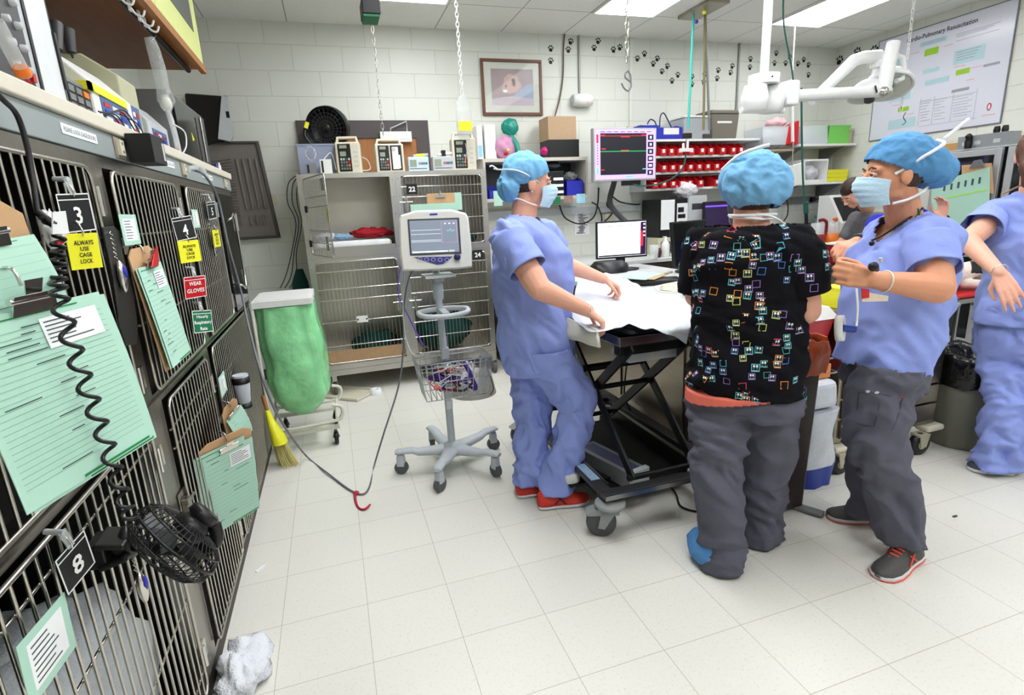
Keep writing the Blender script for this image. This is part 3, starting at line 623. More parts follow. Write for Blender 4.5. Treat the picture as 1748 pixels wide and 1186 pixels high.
# dark plugs hanging under the cabinet
for a_, b_, lab in (((95, 40), (98, 85), 'grey power plug hanging in the shade under the cabinet, left one'), ((115, 50), (122, 90), 'grey power plug hanging in the shade under the cabinet, right one')):
    p, q = PX(*a_, -.75), PX(*b_, -.75); t = MB(dgrey).rod(p, q, .02, n=10, r2=.014).tube(spline([q, q+Vector((0, .03, -.06)), q+Vector((.02, .12, -.2))], 5), .004)
    tag(t.build('power_plug'), lab, 'plug')
# black leads bundle
for i in range(5):
    a = -.585+.01*i; pts = [PX(168+3*i, 190+2*i, -.57), PX(195+4*i, 200-3*i, -.55), PX(215+5*i, 228-2*i, -.54), PX(240, 236, -.53+.005*i), PX(272-8*i, 240, -.53), PX(284-12*i, 236-3*i, -.54)] if i != 2 else [PX(205, 195, -.56), PX(235, 212, -.55), PX(250, 240, -.53), (-.49, 1.97, 1.72), (-.48, 1.96, 1.69)]
    cable('adapter_lead', ('black lead arching down into the power adapter' if i == 2 else 'thin black lead tangled in front of the white pump'), pts, .0022, group=None if i == 2 else 'tangled black leads')
# clear tube and bag hanging from cabinet
t = wthing('fluid_bag', 'crinkled clear drip chamber and tubing hanging from the cabinet hook', 'drip line', PX(265, 90, -.59))
m_wrap = mat('crinkled_film', (205, 210, 208), .12, alpha=.34, bump=.9, bscale=45, var=.2)
MB(m_wrap).tube([PX(255, 64, -.59), PX(262, 85, -.585), PX(272, 120, -.58), PX(278, 150, -.575), PX(284, 172, -.575), PX(286, 190, -.575)], [.018, .024, .026, .024, .034, .014], n=14).build('sleeve', t)
MB(mat('saline', (222, 226, 214), .2, alpha=.8)).ball(PX(283, 176, -.575), (.024, .024, .034)).build('bulb', t)
MB(clear).tube(spline([PX(286, 190, -.575), PX(292, 205, -.56), PX(300, 235, -.55), PX(306, 262, -.54)], 4), [.011]*13, n=8).build('chamber', t)
MB(white).tube(spline([PX(296, 212, -.55), PX(315, 225, -.54), PX(318, 248, -.54), PX(312, 262, -.54)], 6), .003, n=6).build('tubing', t)
MB(red).rod(PX(304, 252, -.545), PX(312, 268, -.54), .005).build('red_clamp', t)
MB(chrome).tube(spline([PX(260, 68, -.59), PX(266, 60, -.59), PX(262, 52, -.60)], 4), .002).build('hook', t)
# ================================================================== SECOND CAGE BANK (against the back wall)
BY = 4.62; BB = 5.30
hl = lambda z, x0, x1, y, r=.0035: ((x0, y, z), (x1, y, z), r)
def wgrille(x0, x1, z0, z1, hz, y=BY-.012, pitch=.032, r=.003, m=chrome):
    g = MB(m); c = .03; loop = []
    for cx_, cz_, a0 in ((x1-c, z1-c, 0), (x0+c, z1-c, 90), (x0+c, z0+c, 180), (x1-c, z0+c, 270)):
        for k in range(4): a = radians(a0+30*k); loop.append((cx_+c*cos(a), y, cz_+c*sin(a)))
    g.tube(loop, r*1.7, n=8, closed=True); n = round((x1-x0)/pitch)
    for i in range(1, n): x = x0+(x1-x0)*i/n; g.rod((x, y, z0), (x, y, z1), r*.75, n=5)
    for z in hz: g.rod((x0-.01, y-.005, z), (x1+.005, y-.005, z), r*1.35, n=6)
    return g
m_face2 = mat('cage_front_steel', (190, 188, 182), .3, 1., .12, 4, .04, 50, stretch=(1, 12, 1))
m_in2 = mat('cage_inner_steel', (205, 200, 190), .34, 1., .2, 3)
def bcage(x0, x1, z0, z1, label, inner=m_in2):
    t = wthing('animal_cage', label, 'cage', ((x0+x1)/2, BY+.3, z0), 'cages of the rolling bank'); t.pop('group')
    b = MB(m_face2); e = .045
    b.box((x0, BY, z0), (x0+e, BY+.025, z1)).box((x1-e, BY, z0), (x1, BY+.025, z1)).box((x0+e, BY, z0), (x1-e, BY+.025, z0+e)).box((x0+e, BY, z1-e*.8), (x1-e, BY+.025, z1))
    b.cur = inner
    b.box((x0, BY+.025, z0), (x0+.006, BB, z1)).box((x1-.006, BY+.025, z0), (x1, BB, z1)).box((x0+.006, BY+.025, z0), (x1-.006, BB, z0+.006)).box((x0+.006, BY+.025, z1-.006), (x1-.006, BB, z1)).box((x0+.006, BB-.006, z0+.006), (x1-.006, BB, z1-.006))
    for sx_ in (x0+.02, x1-.02):
        for k in range(5): b.rod((sx_, BY-.003, z0+.06+k*(z1-z0-.12)/4), (sx_, BY, z0+.06+k*(z1-z0-.12)/4), .006, chrome)
    b.build('body', t); return t
def latch(t, x, z):
    l = MB(m_face2).box((x-.015, BY-.03, z-.05), (x+.015, BY-.002, z+.05)).rod((x-.05, BY-.03, z+.02), (x+.05, BY-.03, z+.02), .005, chrome).rod((x, BY-.035, z-.07), (x, BY-.035, z+.07), .006, chrome)
    l.build('latch', t, bevel=.002)
xa, xm, xb = -.195, .545, 1.30; za, zm, zb = .215, 1.135, 1.78
# open upper left cage
t = bcage(xa, xm-.001, zm+.001, zb, 'open steel cage with white pad and red cloth, door swung out')
hz = (1.60, 1.53, 1.36, 1.27)
ang = radians(-75); hx, hy = xa+.045, BY-.01; dw = .60
g = MB(chrome); R = Matrix.Rotation(ang, 3, 'Z')
def dp(u, z): v = R @ Vector((u, 0, 0)); return (hx+v.x, hy+v.y, z)
loop = []
for u, z, a0 in ((dw-.03, zb-.07, 0), (.03, zb-.07, 90), (.03, zm+.07, 180), (dw-.03, zm+.07, 270)):
    for k in range(4): a = radians(a0+30*k); loop.append(dp(u+.03*cos(a), z+.03*sin(a)))
g.tube(loop, .005, closed=True)
for i in range(1, 19): g.rod(dp(dw*i/19, zm+.045), dp(dw*i/19, zb-.045), .0024, n=5)
for z in hz: g.rod(dp(-.01, z), dp(dw+.01, z), .004, n=6)
g.build('open_door', t)
MB(black).cbox(dp(.0, 1.52), (.03, .03, .05)).build('hinge', t); MB(black).cbox(dp(.0, 1.26), (.03, .03, .05)).build('hinge', t)
dgp = dp(dw*.93, 1.68)
def dsign(label, u, z, w, h, m, s_=None):
    p = MB(m); a, b_ = Vector(dp(u-w/2, z)), Vector(dp(u+w/2, z)); n_ = Vector((.006, 0, 0)); H = Vector((0, 0, h/2))
    p.prism([a-H+n_, b_-H+n_, b_+H+n_, a+H+n_], (.002, 0, 0))
    if s_: p.text(s_, (a+b_)/2+n_*1.6+Vector((.001, 0, 0)), (b_-a)*-1 if False else Vector((0, 1, 0)), (0, 0, 1), h*.5, wink)
    return tag(p.build('number_sign' if s_ else 'warning_tag'), label, 'sign')
dsign('small black number sign on the open cage door', dw*.85, 1.675, .07, .08, inkb, '21')
dsign('small yellow tag on the open cage door', dw*.93, 1.47, .06, .10, yellow)
dsign('green and white tag low on the open cage door', dw*.75, 1.27, .05, .10, MATS['green_plastic'])
MB(m_face2).box((xa+.05, BY-.004, zm+.01), (xm-.05, BY+.02, zm+.085)).build('sill', t)
pad = tag(MB(mat('white_pad', (226, 228, 230), .9, bump=.3)).box((xa+.07, BY+.04, zm+.012), (xm-.07, BB-.06, zm+.125)).build('pad', bevel=.03, seg=3), 'thick white pad lying in the open cage', 'pad')
lump('folded_cloth', 'red patterned cloth crumpled on the white pad', 'cloth', (.33, 4.85, zm+.17), (.17, .09, .035), mat('red_cloth', (178, 20, 38), .7, var=.5, scale=60, bump=.5), .03, 8, flat=.0)
lump('folded_cloth', 'pale blue cloth beside the red cloth in the open cage', 'cloth', (.09, 4.82, zm+.155), (.08, .06, .02), mat('pale_blue_cloth', (150, 185, 215), .8), .02, 8)
lump('folded_cloth', 'small white towel at the left of the open cage pad', 'cloth', (-.03, 4.83, zm+.16), (.08, .08, .025), MATS['white_towel'], .02, 8)
# cage 22
t = bcage(xm, xb, zm+.001, zb, 'barred cage with number 22 sign and hanging clipboard')
wgrille(xm+.05, xb-.05, zm+.05, zb-.04, (1.66, 1.58, 1.40, 1.26), pitch=.030).build('door_grille', t); latch(t, xm+.068, 1.52)
tag(MB(inkb).box((xm+.08, BY-.028, 1.60), (xm+.165, BY-.025, 1.68)).text('22', (xm+.1225, BY-.0285, 1.64), (1, 0, 0), (0, 0, 1), .04, wink, bold=.03).build('number_sign'), 'small black sign with white number 22 at the upper left of its barred door', 'sign')
# lower cages
t = bcage(xa, xm-.001, za, zm, 'tall lower cage with cardboard and teal liner inside')
wgrille(xa+.055, xm-.05, za+.06, zm-.03, (1.03, .89, .80, .62, .42), pitch=.030).build('door_grille', t); latch(t, xm-.068, .72)
MB(white).box((.12, BY-.026, .60), (.21, BY-.022, .655)).rod((.13, BY-.028, .627), (.13, BY-.026, .627), .007, black).rod((.20, BY-.028, .627), (.20, BY-.026, .627), .007, black).build('name_plate', t)
tag(MB(hardboard).box((xa+.03, BY+.035, za+.012), (xm-.03, BY+.045, za+.15)).build('cardboard_sheet'), 'brown cardboard strip standing in the tall lower cage', 'cardboard')
lump('teal_liner', 'dark teal blanket lying in the tall lower cage', 'blanket', (.27, 4.98, za+.12), (.2, .2, .1), m_tealfl, .04, 6)
t = bcage(xm, xb, za, zm, 'barred lower cage with number 24 sign behind the monitor stand')
wgrille(xm+.05, xb-.05, za+.06, zm-.03, (1.03, .93, .80, .68, .55, .42), pitch=.030).build('door_grille', t); latch(t, xm+.068, .72)
tag(MB(inkb).box((1.135, BY-.028, 1.04), (1.22, BY-.025, 1.12)).text('24', (1.1775, BY-.0285, 1.08), (1, 0, 0), (0, 0, 1), .04, wink, bold=.03).build('number_sign'), 'small black sign with white number 24', 'sign')
lump('teal_liner', 'folded dark teal blanket in the cage with number 24 sign', 'blanket', (.9, 4.95, za+.17), (.26, .2, .15), m_tealfl, .05, 6)
lump('teal_liner', 'teal and grey folded towels in the cage with number 22 sign', 'blanket', (1.12, 4.85, zm+.075), (.12, .1, .065), m_tealfl, .02, 6)
# base rail and casters
t = wthing('rolling_base', 'steel base frame with black casters under the middle cages', 'base', (.55, 4.95, 0))
MB(m_face2).box((xa, BY-.002, za-.05), (xb, BY+.03, za-.002)).box((xa, BB-.03, za-.05), (xb, BB, za-.002)).box((xa, BY+.03, za-.03), (xa+.03, BB-.03, za-.002)).box((xb-.03, BY+.03, za-.03), (xb, BB-.03, za-.002)).build('frame', t)
for cx_ in (xa+.08, xb-.02):
    for cy_ in (BY+.02, BB-.07):
        w = MB(rubber).lathe([(.02, -.016), (.05, -.014), (.052, 0), (.05, .014), (.02, .016)], (cx_, cy_, .053), 'X').build('caster_wheel', t)
        MB(m_face2).box((cx_-.022, cy_-.02, .05), (cx_-.018, cy_+.02, za-.05)).box((cx_+.018, cy_-.02, .05), (cx_+.022, cy_+.02, za-.05)).box((cx_-.022, cy_-.02, .12), (cx_+.022, cy_+.02, za-.05)).build('fork', w).location = (0, 0, 0)
# clipboard on cage 22
t = wthing('clipboard', 'clipboard with mint sheet hanging on the cage behind the monitor', 'clipboard', (.92, BY-.04, 1.24))
MB(hardboard).box((.78, BY-.04, 1.24), (1.01, BY-.034, 1.60)).build('board', t); MB(chrome).box((.85, BY-.052, 1.565), (.93, BY-.041, 1.59)).rod((.89, BY-.045, 1.58), (.89, BY-.045, 1.62), .01).build('clip', t)
MB(gpaper).box((.64, BY-.047, 1.12), (1.03, BY-.043, 1.52)).build('form', t); MB(gpaper).box((.96, BY-.033, 1.46), (1.07, BY-.031, 1.60)).build('form', t)
# ---------------- things on top of the bank
TZ = zb+.001
def ivpump(name, label, l, tt, r, b_, y, wide=False, rz=-.12, flip=False):
    x0, x1, z0, z1 = recty(l, tt, r, b_, y); w = x1-x0; h = z1-TZ; d = .15
    t = thing(name, label, 'infusion pump', ((x0+x1)/2, y+d/2, TZ), rz)
    hh = h*.84; b = MB(offwhite).box((-w/2, -d/2, 0), (w/2, d/2, hh)).build('body', t, bevel=.008)
    hd = MB(offwhite)
    for s_ in (-1, 1): hd.prism([(s_*w*.42-.008, -d*.35, hh), (s_*w*.42+.008, -d*.35, hh), (s_*w*.36+.008, -d*.3, h), (s_*w*.36-.008, -d*.3, h)], (0, d*.5, 0))
    hd.box((-w*.38, -d*.3, h-.016), (w*.38, d*.15, h)); hd.build('handle', t, bevel=.003)
    px0, px1 = (-w*.40, w*.12) if not wide else (-w*.40, -.004)
    p = MB(black).box((px0, -d/2-.003, hh*.06), (px1, -d/2, hh*.94)).build('panel', t, bevel=.002)
    pw = px1-px0; s_ = MB(screen_g)
    s_.box((px0+pw*.15, -d/2-.0045, hh*.80), (px0+pw*.72, -d/2-.003, hh*.90)).box((px0+pw*.15, -d/2-.0045, hh*.55), (px0+pw*.62, -d/2-.003, hh*.70)); s_.build('display', p)
    k = MB(mgrey)
    for i in range(4):
        for j in range(4):
            m_ = lgrey if j == 0 else mgrey
            if (i, j) == (3, 2): m_ = orange
            if (i, j) == (3, 1): m_ = red
            if (i, j) in ((1, 2), (2, 0)): m_ = MATS['green_plastic']
            k.box((px0+pw*(.14+.2*i), -d/2-.0055, hh*(.12+.10*(3-j))), (px0+pw*(.28+.2*i), -d/2-.003, hh*(.19+.10*(3-j))), m_)
    k.build('keypad', p)
    if wide:
        q = MB(black).box((.006, -d/2-.003, hh*.06), (w*.42, -d/2, hh*.94)).build('door_panel', t, bevel=.002)
        MB(white).box((.018, -d/2-.010, hh*.10), (w*.30, -d/2-.003, hh*.88)).box((.02, -d/2-.012, hh*.74), (w*.2, -d/2-.010, hh*.86), lgrey).box((w*.30, -d/2-.008, hh*.12), (w*.36, -d/2-.003, hh*.6)).build('cassette_door', q)
    else:
        q = MB(mgrey)
        for k_ in range(4): q.box((w*.22, -d/2-.0006, hh*(.2+.15*k_)), (w*.38, -d/2, hh*(.25+.15*k_)), lgrey)
        q.build('side_print', t)
    return t
ivpump('infusion_pump', 'beige pump with single dark keypad beside the black fan', 571, 232, 620, 291, 4.68)
ivpump('infusion_pump', 'wider beige pump with two dark panels below the white wall tray', 638, 236, 692, 292, 4.68, wide=True, rz=0)
ivpump('infusion_pump', 'beige pump with red switch under the hanging fluid bag', 771, 225, 815, 289, 4.68, rz=-.08)
def syrp(name, label, l, tt, r, b_, y, m, m2, cat='syringe pump', rz=0):
    x0, x1, z0, z1 = recty(l, tt, r, b_, y); w = x1-x0; h = z1-TZ; t = thing(name, label, cat, ((x0+x1)/2, y+.05, TZ), rz)
    MB(m).box((-w/2, -.05, 0), (w/2, .05, h)).build('body', t, bevel=.006); k = MB(m2).box((-w*.42, -.052, h*.3), (-w*.1, -.05, h*.8), screen_g).box((-w*.44, -.0515, h*.15), (w*.4, -.05, h*.2))
    for i in range(5): k.box((w*(.0+.09*i), -.053, h*.45), (w*(.06+.09*i), -.05, h*.62), [mgrey, red, blue, MATS['green_plastic'], dgrey][i])
    k.build('front_panel', t); return t, w, h
t, w, h = syrp('syringe_pump', 'pale blue syringe pump with yellow syringe on top', 696, 268, 733, 290, 4.66, mat('pale_blue_plastic', (196, 218, 232), .4), dgrey)
MB(clear).rod((-.03, 0, h+.012), (.09, 0, h+.02), .012, n=12).build('syringe_barrel', t); MB(yellow).rod((-.005, 0, h+.014), (.06, 0, h+.018), .0125, n=12).build('yellow_label', t)
t, w, h = syrp('syringe_pump', 'light grey syringe pump with black clamp, leaning', 738, 267, 776, 291, 4.66, lgrey, dgrey)
MB(white).rod((-.03, .02, h+.015), (.10, .02, h+.03), .013, n=12).build('syringe_barrel', t); MB(black).box((-.0, -.02, h), (.03, .03, h+.05)).build('clamp', t)
# clear bin, transformer and tangle at the left
x0, x1, z0, z1 = recty(506, 246, 576, 295, 4.85)
t = wthing('storage_bin', 'clear bluish bin beneath the black fan', 'bin', ((x0+x1)/2, 5.0, TZ))
mb = MB(mat('clear_blue_bin', (185, 195, 220), .25, alpha=.5))
for a, b in (((x0, 4.85, TZ), (x1, 4.855, z1)), ((x0, 5.125, TZ), (x1, 5.13, z1)), ((x0, 4.855, TZ), (x0+.005, 5.125, z1)), ((x1-.005, 4.855, TZ), (x1, 5.125, z1)), ((x0, 4.855, TZ), (x1, 5.125, TZ+.004)), ((x0-.008, 4.842, z1-.012), (x1+.008, 4.85, z1))): mb.box(a, b)
mb.build('bin', t); lump('contents', '', '', ((x0+x1)/2, 4.99, TZ+.075), (.15, .11, .06), mat('dark_blue_contents', (60, 66, 84), .6), .03, 7, parent=None) if False else None
tag(MB(mat('dark_blue_contents', (64, 70, 92), .6, var=.4, scale=20)).box((x0+.02, 4.88, TZ+.006), (x1-.02, 5.10, z1-.04)).build('folded_drape', bevel=.02), 'dark blue folded material inside the clear bin', 'cloth')
t = wthing('drum_fan', 'round black fan tilted on top of the clear bin', 'fan', ((x0+x1)/2, 5.05, z1))
fcx = PY(560, 219, 5.08); Rr = Matrix.Rotation(-.35, 3, 'Z') @ Matrix.Rotation(.15, 3, 'X')
sh = MB(black); sh.lathe([(.15, .09), (.17, .05), (.175, 0), (.172, -.05), (.166, -.055), (.160, -.04), (.155, .0), (.10, .03), (.03, .03)], fcx, 'Y', n=40, R=Rr).build('housing', t)
gr = MB(dgrey)
for rr in (.03, .06, .09, .12, .15): gr.tube([fcx+Rr @ Vector((rr*cos(2*pi*j/32), -.045, rr*sin(2*pi*j/32))) for j in range(32)], .0016, n=4, closed=True)
for j in range(24): a = 2*pi*j/24; gr.tube([fcx+Rr @ Vector((.03*cos(a), -.045, .03*sin(a))), fcx+Rr @ Vector((.16*cos(a+.25), -.045, .16*sin(a+.25)))], .0016, n=4)
gr.build('grille', t); MB(black).lathe([(.034, -.05), (.03, -.056), (.001, -.057)], fcx, 'Y', R=Rr).build('hub', t)
MB(black).tube(spline([fcx+Vector((-.16, 0, .03)), fcx+Vector((-.19, -.02, -.06)), fcx+Vector((-.13, -.02, -.150))], 5), .016).box(fcx+Vector((-.17, -.06, -.165)), fcx+Vector((.02, .04, -.12))).build('stand', t)
MB(yellow).cbox(fcx+Vector((-.165, -.04, .02)), (.03, .004, .05), rot=(0, .4, 0)).build('yellow_tag', t)
for nm, (l, tt, r, b_), m_, lab in (('transformer', (521, 279, 541, 295), mgrey, 'small grey transformer box on top of the cages at the left'), ('junction_box', (545, 272, 568, 295), white, 'small white box with black plug on top of the cages')):
    x0, x1, z0, z1 = recty(l, tt, r, b_, 4.68); o = MB(m_).box((x0, 4.68, TZ), (x1, 4.76, z1)).box((x0+.01, 4.678, TZ+.01), (x0+.025, 4.68, z1-.01), black); tag(o.build(nm, bevel=.004), lab, 'box')
pts = [Vector((PY(530, 262, 4.74)))+Vector((.035*cos(a)*1., .008*sin(3*a), .05*sin(a))) for a in [2*pi*k/10 for k in range(11)]]
pl = spline(pts, 10); cc = []
for i, p in enumerate(pl): cc.append(p+Vector((.007*cos(i*1.9), .007*sin(i*1.9), .003*cos(i))))
tag(MB(white).tube(cc, .0025, n=5).build('coiled_lead'), 'white coiled lead looped beside the clear bin', 'lead')
cable('loose_lead', 'white lead curling behind the first beige pump', [PY(545, 285, 4.70), PY(556, 268, 4.72), PY(566, 262, 4.74), PY(574, 290, 4.74)], .003, white)
cable('loose_lead', 'pale tubing curling between the two left beige pumps', [PY(618, 268, 4.76), PY(628, 274, 4.75), PY(632, 288, 4.73), PY(622, 291, 4.72), PY(612, 288, 4.71)], .005, clear)
# wall-mounted dark framed board
y = RY1-.002
t = wthing('wall_board', 'dark framed opening with oak panel on the back wall above the cages', 'board', (.4, y, 1.7))
f = MB(mat('dark_brown_frame', (72, 66, 66), .5)); f.box((-.17, y-.03, 2.13), (.985, y, 2.28)).box((-.17, y-.03, 1.60), (-.06, y, 2.13)).box((.865, y-.03, 1.60), (.985, y, 2.13)); f.build('frame', t)
MB(wood).box((-.06, y-.016, 1.60), (.865, y-.002, 2.13)).build('panel', t)
x0, x1, z0, z1 = recty(648, 225, 703, 242, y-.07)
t = wthing('wall_tray', 'white slotted tray with wire hook mounted on the dark framed board', 'tray', ((x0+x1)/2, y-.05, z0))
MB(white).box((x0, y-.09, z0), (x1, y-.032, z1)).box((x0+.01, y-.0905, z0+.02), (x1-.01, y-.09, z0+.024), lgrey).build('tray', t, bevel=.004)
MB(lgrey).tube([(x0+.10, y-.06, z1), (x0+.10, y-.06, z1+.03), (x0+.25, y-.06, z1+.09), (x0+.25, y-.05, z1)], .006, n=6).build('wire_hook', t)
# ---- grey moulded panel, bag, switch, cables at far left
t = wthing('kennel_tray', 'grey moulded plastic tray standing against the back wall', 'tray', (-.73, 5.3, 1.30))
m_gp = mat('grey_moulded_plastic', (112, 106, 101), .5)
x0, x1, z0, z1 = -1.08, -.46, 1.31, 2.10
tr = MB(m_gp).prism([(x0, 5.36, z0), (x1+.02, 5.36, z0), (x1-.04, 5.36, z1), (x0, 5.36, z1)], (0, .045, 0)); tr.build('panel', t, bevel=.01)
rim = MB(mat('grey_tray_rim', (70, 66, 64), .5)); rim.tube([(x0+.01, 5.36, z0), (x1+.02, 5.36, z0), (x1-.04, 5.36, z1), (x0+.01, 5.36, z1)], .02, n=8, closed=True); rim.build('rim', t)
rb = MB(m_gp)
for k in range(4): rb.rod((-.66+.05*k, 5.352, 1.55), (-.68+.05*k, 5.352, 1.97), .012)
for k in range(3): rb.rod((-.64+.05*k, 5.352, 1.42), (-.64+.05*k, 5.352, 1.50), .014)
for k in range(24): rb.rod((-.93, 5.352, 1.40+.024*k), (-.72, 5.352, 1.42+.024*k), .004, n=5)
rb.build('ribs', t)
o = MB(black).prism([(-1.0, 5.33, 2.05), (-.72, 5.33, 2.12), (-.70, 5.33, 2.46), (-.98, 5.33, 2.48)], (0, .05, 0)); tag(o.build('hanging_bag', bevel=.015), 'black bag hanging on the wall behind the microwave', 'bag')
o = MB(lgrey).prism([(-.78, 5.26, 2.12), (-.69, 5.26, 2.10), (-.665, 5.26, 2.14), (-.655, 5.26, 2.44), (-.70, 5.26, 2.45)], (0, .04, 0)); o.rod((-.68, 5.28, 2.44), (-.68, 5.40, 2.46), .012, black); o.box((-.69, 5.2585, 2.28), (-.665, 5.2595, 2.33), black)
tag(o.build('hanging_bag', bevel=.01), 'light grey bag with dark mark hanging beside the black bag', 'bag')
yw = RY1-.001
x0, x1, z0, z1 = recty(461, 331, 475, 351, yw)
t = wthing('light_switch', 'cream light switch plate on the back wall by the grey tray', 'switch', ((x0+x1)/2, yw, z0)); MB(offwhite).box((x0, yw-.006, z0), (x1, yw, z1)).build('plate', t, bevel=.002); MB(offwhite).box(((x0+x1)/2-.006, yw-.02, (z0+z1)/2-.012), ((x0+x1)/2+.006, yw-.006, (z0+z1)/2+.01)).build('toggle', t)
for k in range(3):
    cable('wall_cable', ['thin black cable looping down the wall left of the open cage, outermost', 'thin black cable wavering down the wall beside the open cage', 'thin black cable ending on the floor by the cage side'][k], [PY(512+6*k, 296, 5.2), PY(493+8*k, 312, 5.3), PY(491+8*k, 345, 5.35), PY(505+5*k, 380, 5.38), PY(498+4*k, 430, 5.38), PY(488+9*k, 470, 5.36), PY(478+8*k, 492, 5.3)], .004, black, group=None)
lump('teal_bundle', 'bundle of teal cloth on the floor behind the hamper', 'cloth', PY(512, 492, 5.15)+Vector((0, 0, 0)), (.10, .10, .12), m_tealfl, .05, 6) if False else None
t = tag(MB(m_tealfl).loft([ell(-.31, 5.2, 0.002, .09, .09), ell(-.32, 5.2, .5, .08, .08), ell(-.31, 5.22, .90, .07, .05), ell(-.30, 5.22, 1.02, .03, .03)]).build('rolled_mat'), 'rolled dark teal mat standing on end left of the middle cages', 'mat')
# ---------------- chains and things hanging from the ceiling
def chain(label, x, y, z0, z1, pitch=.028, r=.0022, m=chrome, w=.009, name='chain'):
    c = MB(m); n = int((z1-z0)/pitch)
    for i in range(n):
        zc = z1-pitch*(i+.5); h = pitch*.72
        pts = [(w*cos(a), 0, h*sin(a)) for a in [2*pi*k/8 for k in range(8)]]
        if i % 2: pts = [(0, p[0], p[2]) for p in pts]
        c.tube([(x+p[0], y+p[1], zc+p[2]) for p in pts], r, n=4, closed=True)
    return tag(c.build(name), label, 'chain')
p = PY(640, 32, 2.9); bx = (p.x, 2.9)
t = wthing('hanging_transformer', 'small black and green ribbed box hanging from the ceiling', 'electrical box', (bx[0], 2.9, p.z))
x0, x1, z0, z1 = recty(616, -6, 650, 28, 2.84)
MB(black).box((x0, 2.84, z0+.01), (x1, 2.97, z1)).build('box', t, bevel=.004); MB(MATS['green_plastic']).box((x0+.004, 2.844, z0), (x1-.004, 2.966, z0+.0095)).build('green_base', t)
fn = MB(mgrey)
for k in range(6): fn.box((x1, 2.842, z0+.02+.018*k), (x1+.004, 2.968, z0+.028+.018*k))
fn.build('fins', t); MB(chrome).rod(((x0+x1)/2, 2.9, z1), ((x0+x1)/2, 2.9, CZ-.001), .004).build('hanger', t)
p0 = PY(645, 232, 4.9); chain('thin chain hanging in front of the dark framed board', PY(641, 100, 4.9).x, 4.9, p0.z, CZ-.002, .04, .0022, chrome, .011)
p0 = PY(789, 162, 4.55); chain('white plastic chain holding the fluid bag over the right pump', p0.x, 4.55, p0.z, CZ-.002, .034, .003, white, .012)
p1 = PY(792, 215, 4.55)
t = wthing('fluid_bag', 'clear fluid bag with yellow label above the right pump', 'fluid bag', (p0.x, 4.55, p1.z-.06))
zt = p0.z; cxx = p0.x
MB(mat('crinkled_film', (1, 1, 1))).loft([ell(cxx, 4.55, zt, .02, .01, 20), ell(cxx, 4.55, zt-.06, .055, .02, 20), ell(cxx, 4.55, zt-.15, .062, .028, 20), ell(cxx, 4.55, zt-.28, .062, .03, 20), ell(cxx, 4.55, zt-.33, .04, .015, 20)]).build('bag', t)
MB(yellow).loft([[(cxx-.055+.11*i, 4.512, z_) for i in (0, 1)]+[(cxx-.055+.11*i, 4.517, z_) for i in (1, 0)] for z_ in (zt-.27, zt-.20)], smooth=False).build('yellow_label', t)
MB(clear).tube(spline([(cxx, 4.55, zt-.36), (cxx+.01, 4.56, zt-.42), (cxx+.0, 4.6, zt-.50)], 5), .004).build('tube', t)
# chain with carabiner and S hook in the middle
xh = 1.57; yh = 2.75; q = PY(1070, 100, yh); xh = q.x
zc0 = PY(1069, 120, yh).z
chain('steel chain hanging from the ceiling above the lift table', xh, yh, zc0, CZ-.002, .045, .003, chrome, .010)
sh_ = MB(mgrey).tube(spline([PY(1072, 121, yh), PY(1076, 128, yh), PY(1075, 138, yh), PY(1066, 128, yh), PY(1066, 126, yh)][:2]+[PY(1077, 140, yh), PY(1077, 148, yh), PY(1072, 155, yh), PY(1065, 150, yh), PY(1061, 142, yh)], 6), .0045, n=8)
sh_.tube(spline([PY(1072, 121, yh), PY(1067, 126, yh), PY(1068, 133, yh), PY(1077, 140, yh)], 6), .0045, n=8)
tag(sh_.build('s_hook'), 'dark S hook at the end of the middle chain', 'hook')
# ================================================================== PICTURE, PAW PRINTS, CONDUITS, ALARM
x0, x1, z0, z1 = recty(820, 97, 930, 196, yw); x0, x1 = 1.525, 2.14; z0, z1 = 2.325, 2.825
t = wthing('framed_picture', 'brown framed picture of a resting animal on the back wall', 'picture', ((x0+x1)/2, yw, z0))
fr = MB(mat('walnut_frame', (104, 66, 46), .4, var=.2, scale=20)); e = .028
fr.box((x0, yw-.025, z0), (x1, yw, z0+e)).box((x0, yw-.025, z1-e), (x1, yw, z1)).box((x0, yw-.025, z0+e), (x0+e, yw, z1-e)).box((x1-e, yw-.025, z0+e), (x1, yw, z1-e)); fr.build('frame', t, bevel=.004)
MB(mat('sage_matboard', (196, 200, 186), .7)).box((x0+e, yw-.012, z0+e), (x1-e, yw-.004, z1-e)).build('matboard', t)
a0, a1, b0, b1 = x0+.10, x1-.09, z0+.09, z1-.085
ar = MB(mat('muted_mauve', (140, 116, 122), .6, var=.3, scale=14)).box((a0, yw-.0135, b0), (a1, yw-.012, b1))
yy = yw-.0137
def blob(pts, m, e): ar.add([(a0+(a1-a0)*u, yw-.0137-e, b0+(b1-b0)*v) for u, v in pts], [tuple(range(len(pts)))], m)
blob([(.45, .20), (1, .12), (1, .62), (.8, .55), (.6, .35)], mat('dusty_blue', (132, 152, 182), .6, var=.2, scale=10), .0)
blob([(0, 0), (1, 0), (1, .2), (.45, .26), (0, .18)], mat('mauve_light', (178, 164, 176), .6), .0002)
blob([(.25, .40), (.3, .75), (.42, .88), (.6, .80), (.72, .55), (.6, .38), (.42, .32)], mat('fur_tan', (190, 150, 138), .6, var=.3, scale=30), .0004)
blob([(.48, .72), (.55, .78), (.57, .60), (.54, .50), (.50, .55)], inkb, .0006); blob([(.30, .52), (.36, .58), (.36, .48)], inkb, .0006); blob([(.26, .42), (.38, .44), (.36, .36), (.28, .36)], paper, .0006)
ar.build('print', t)
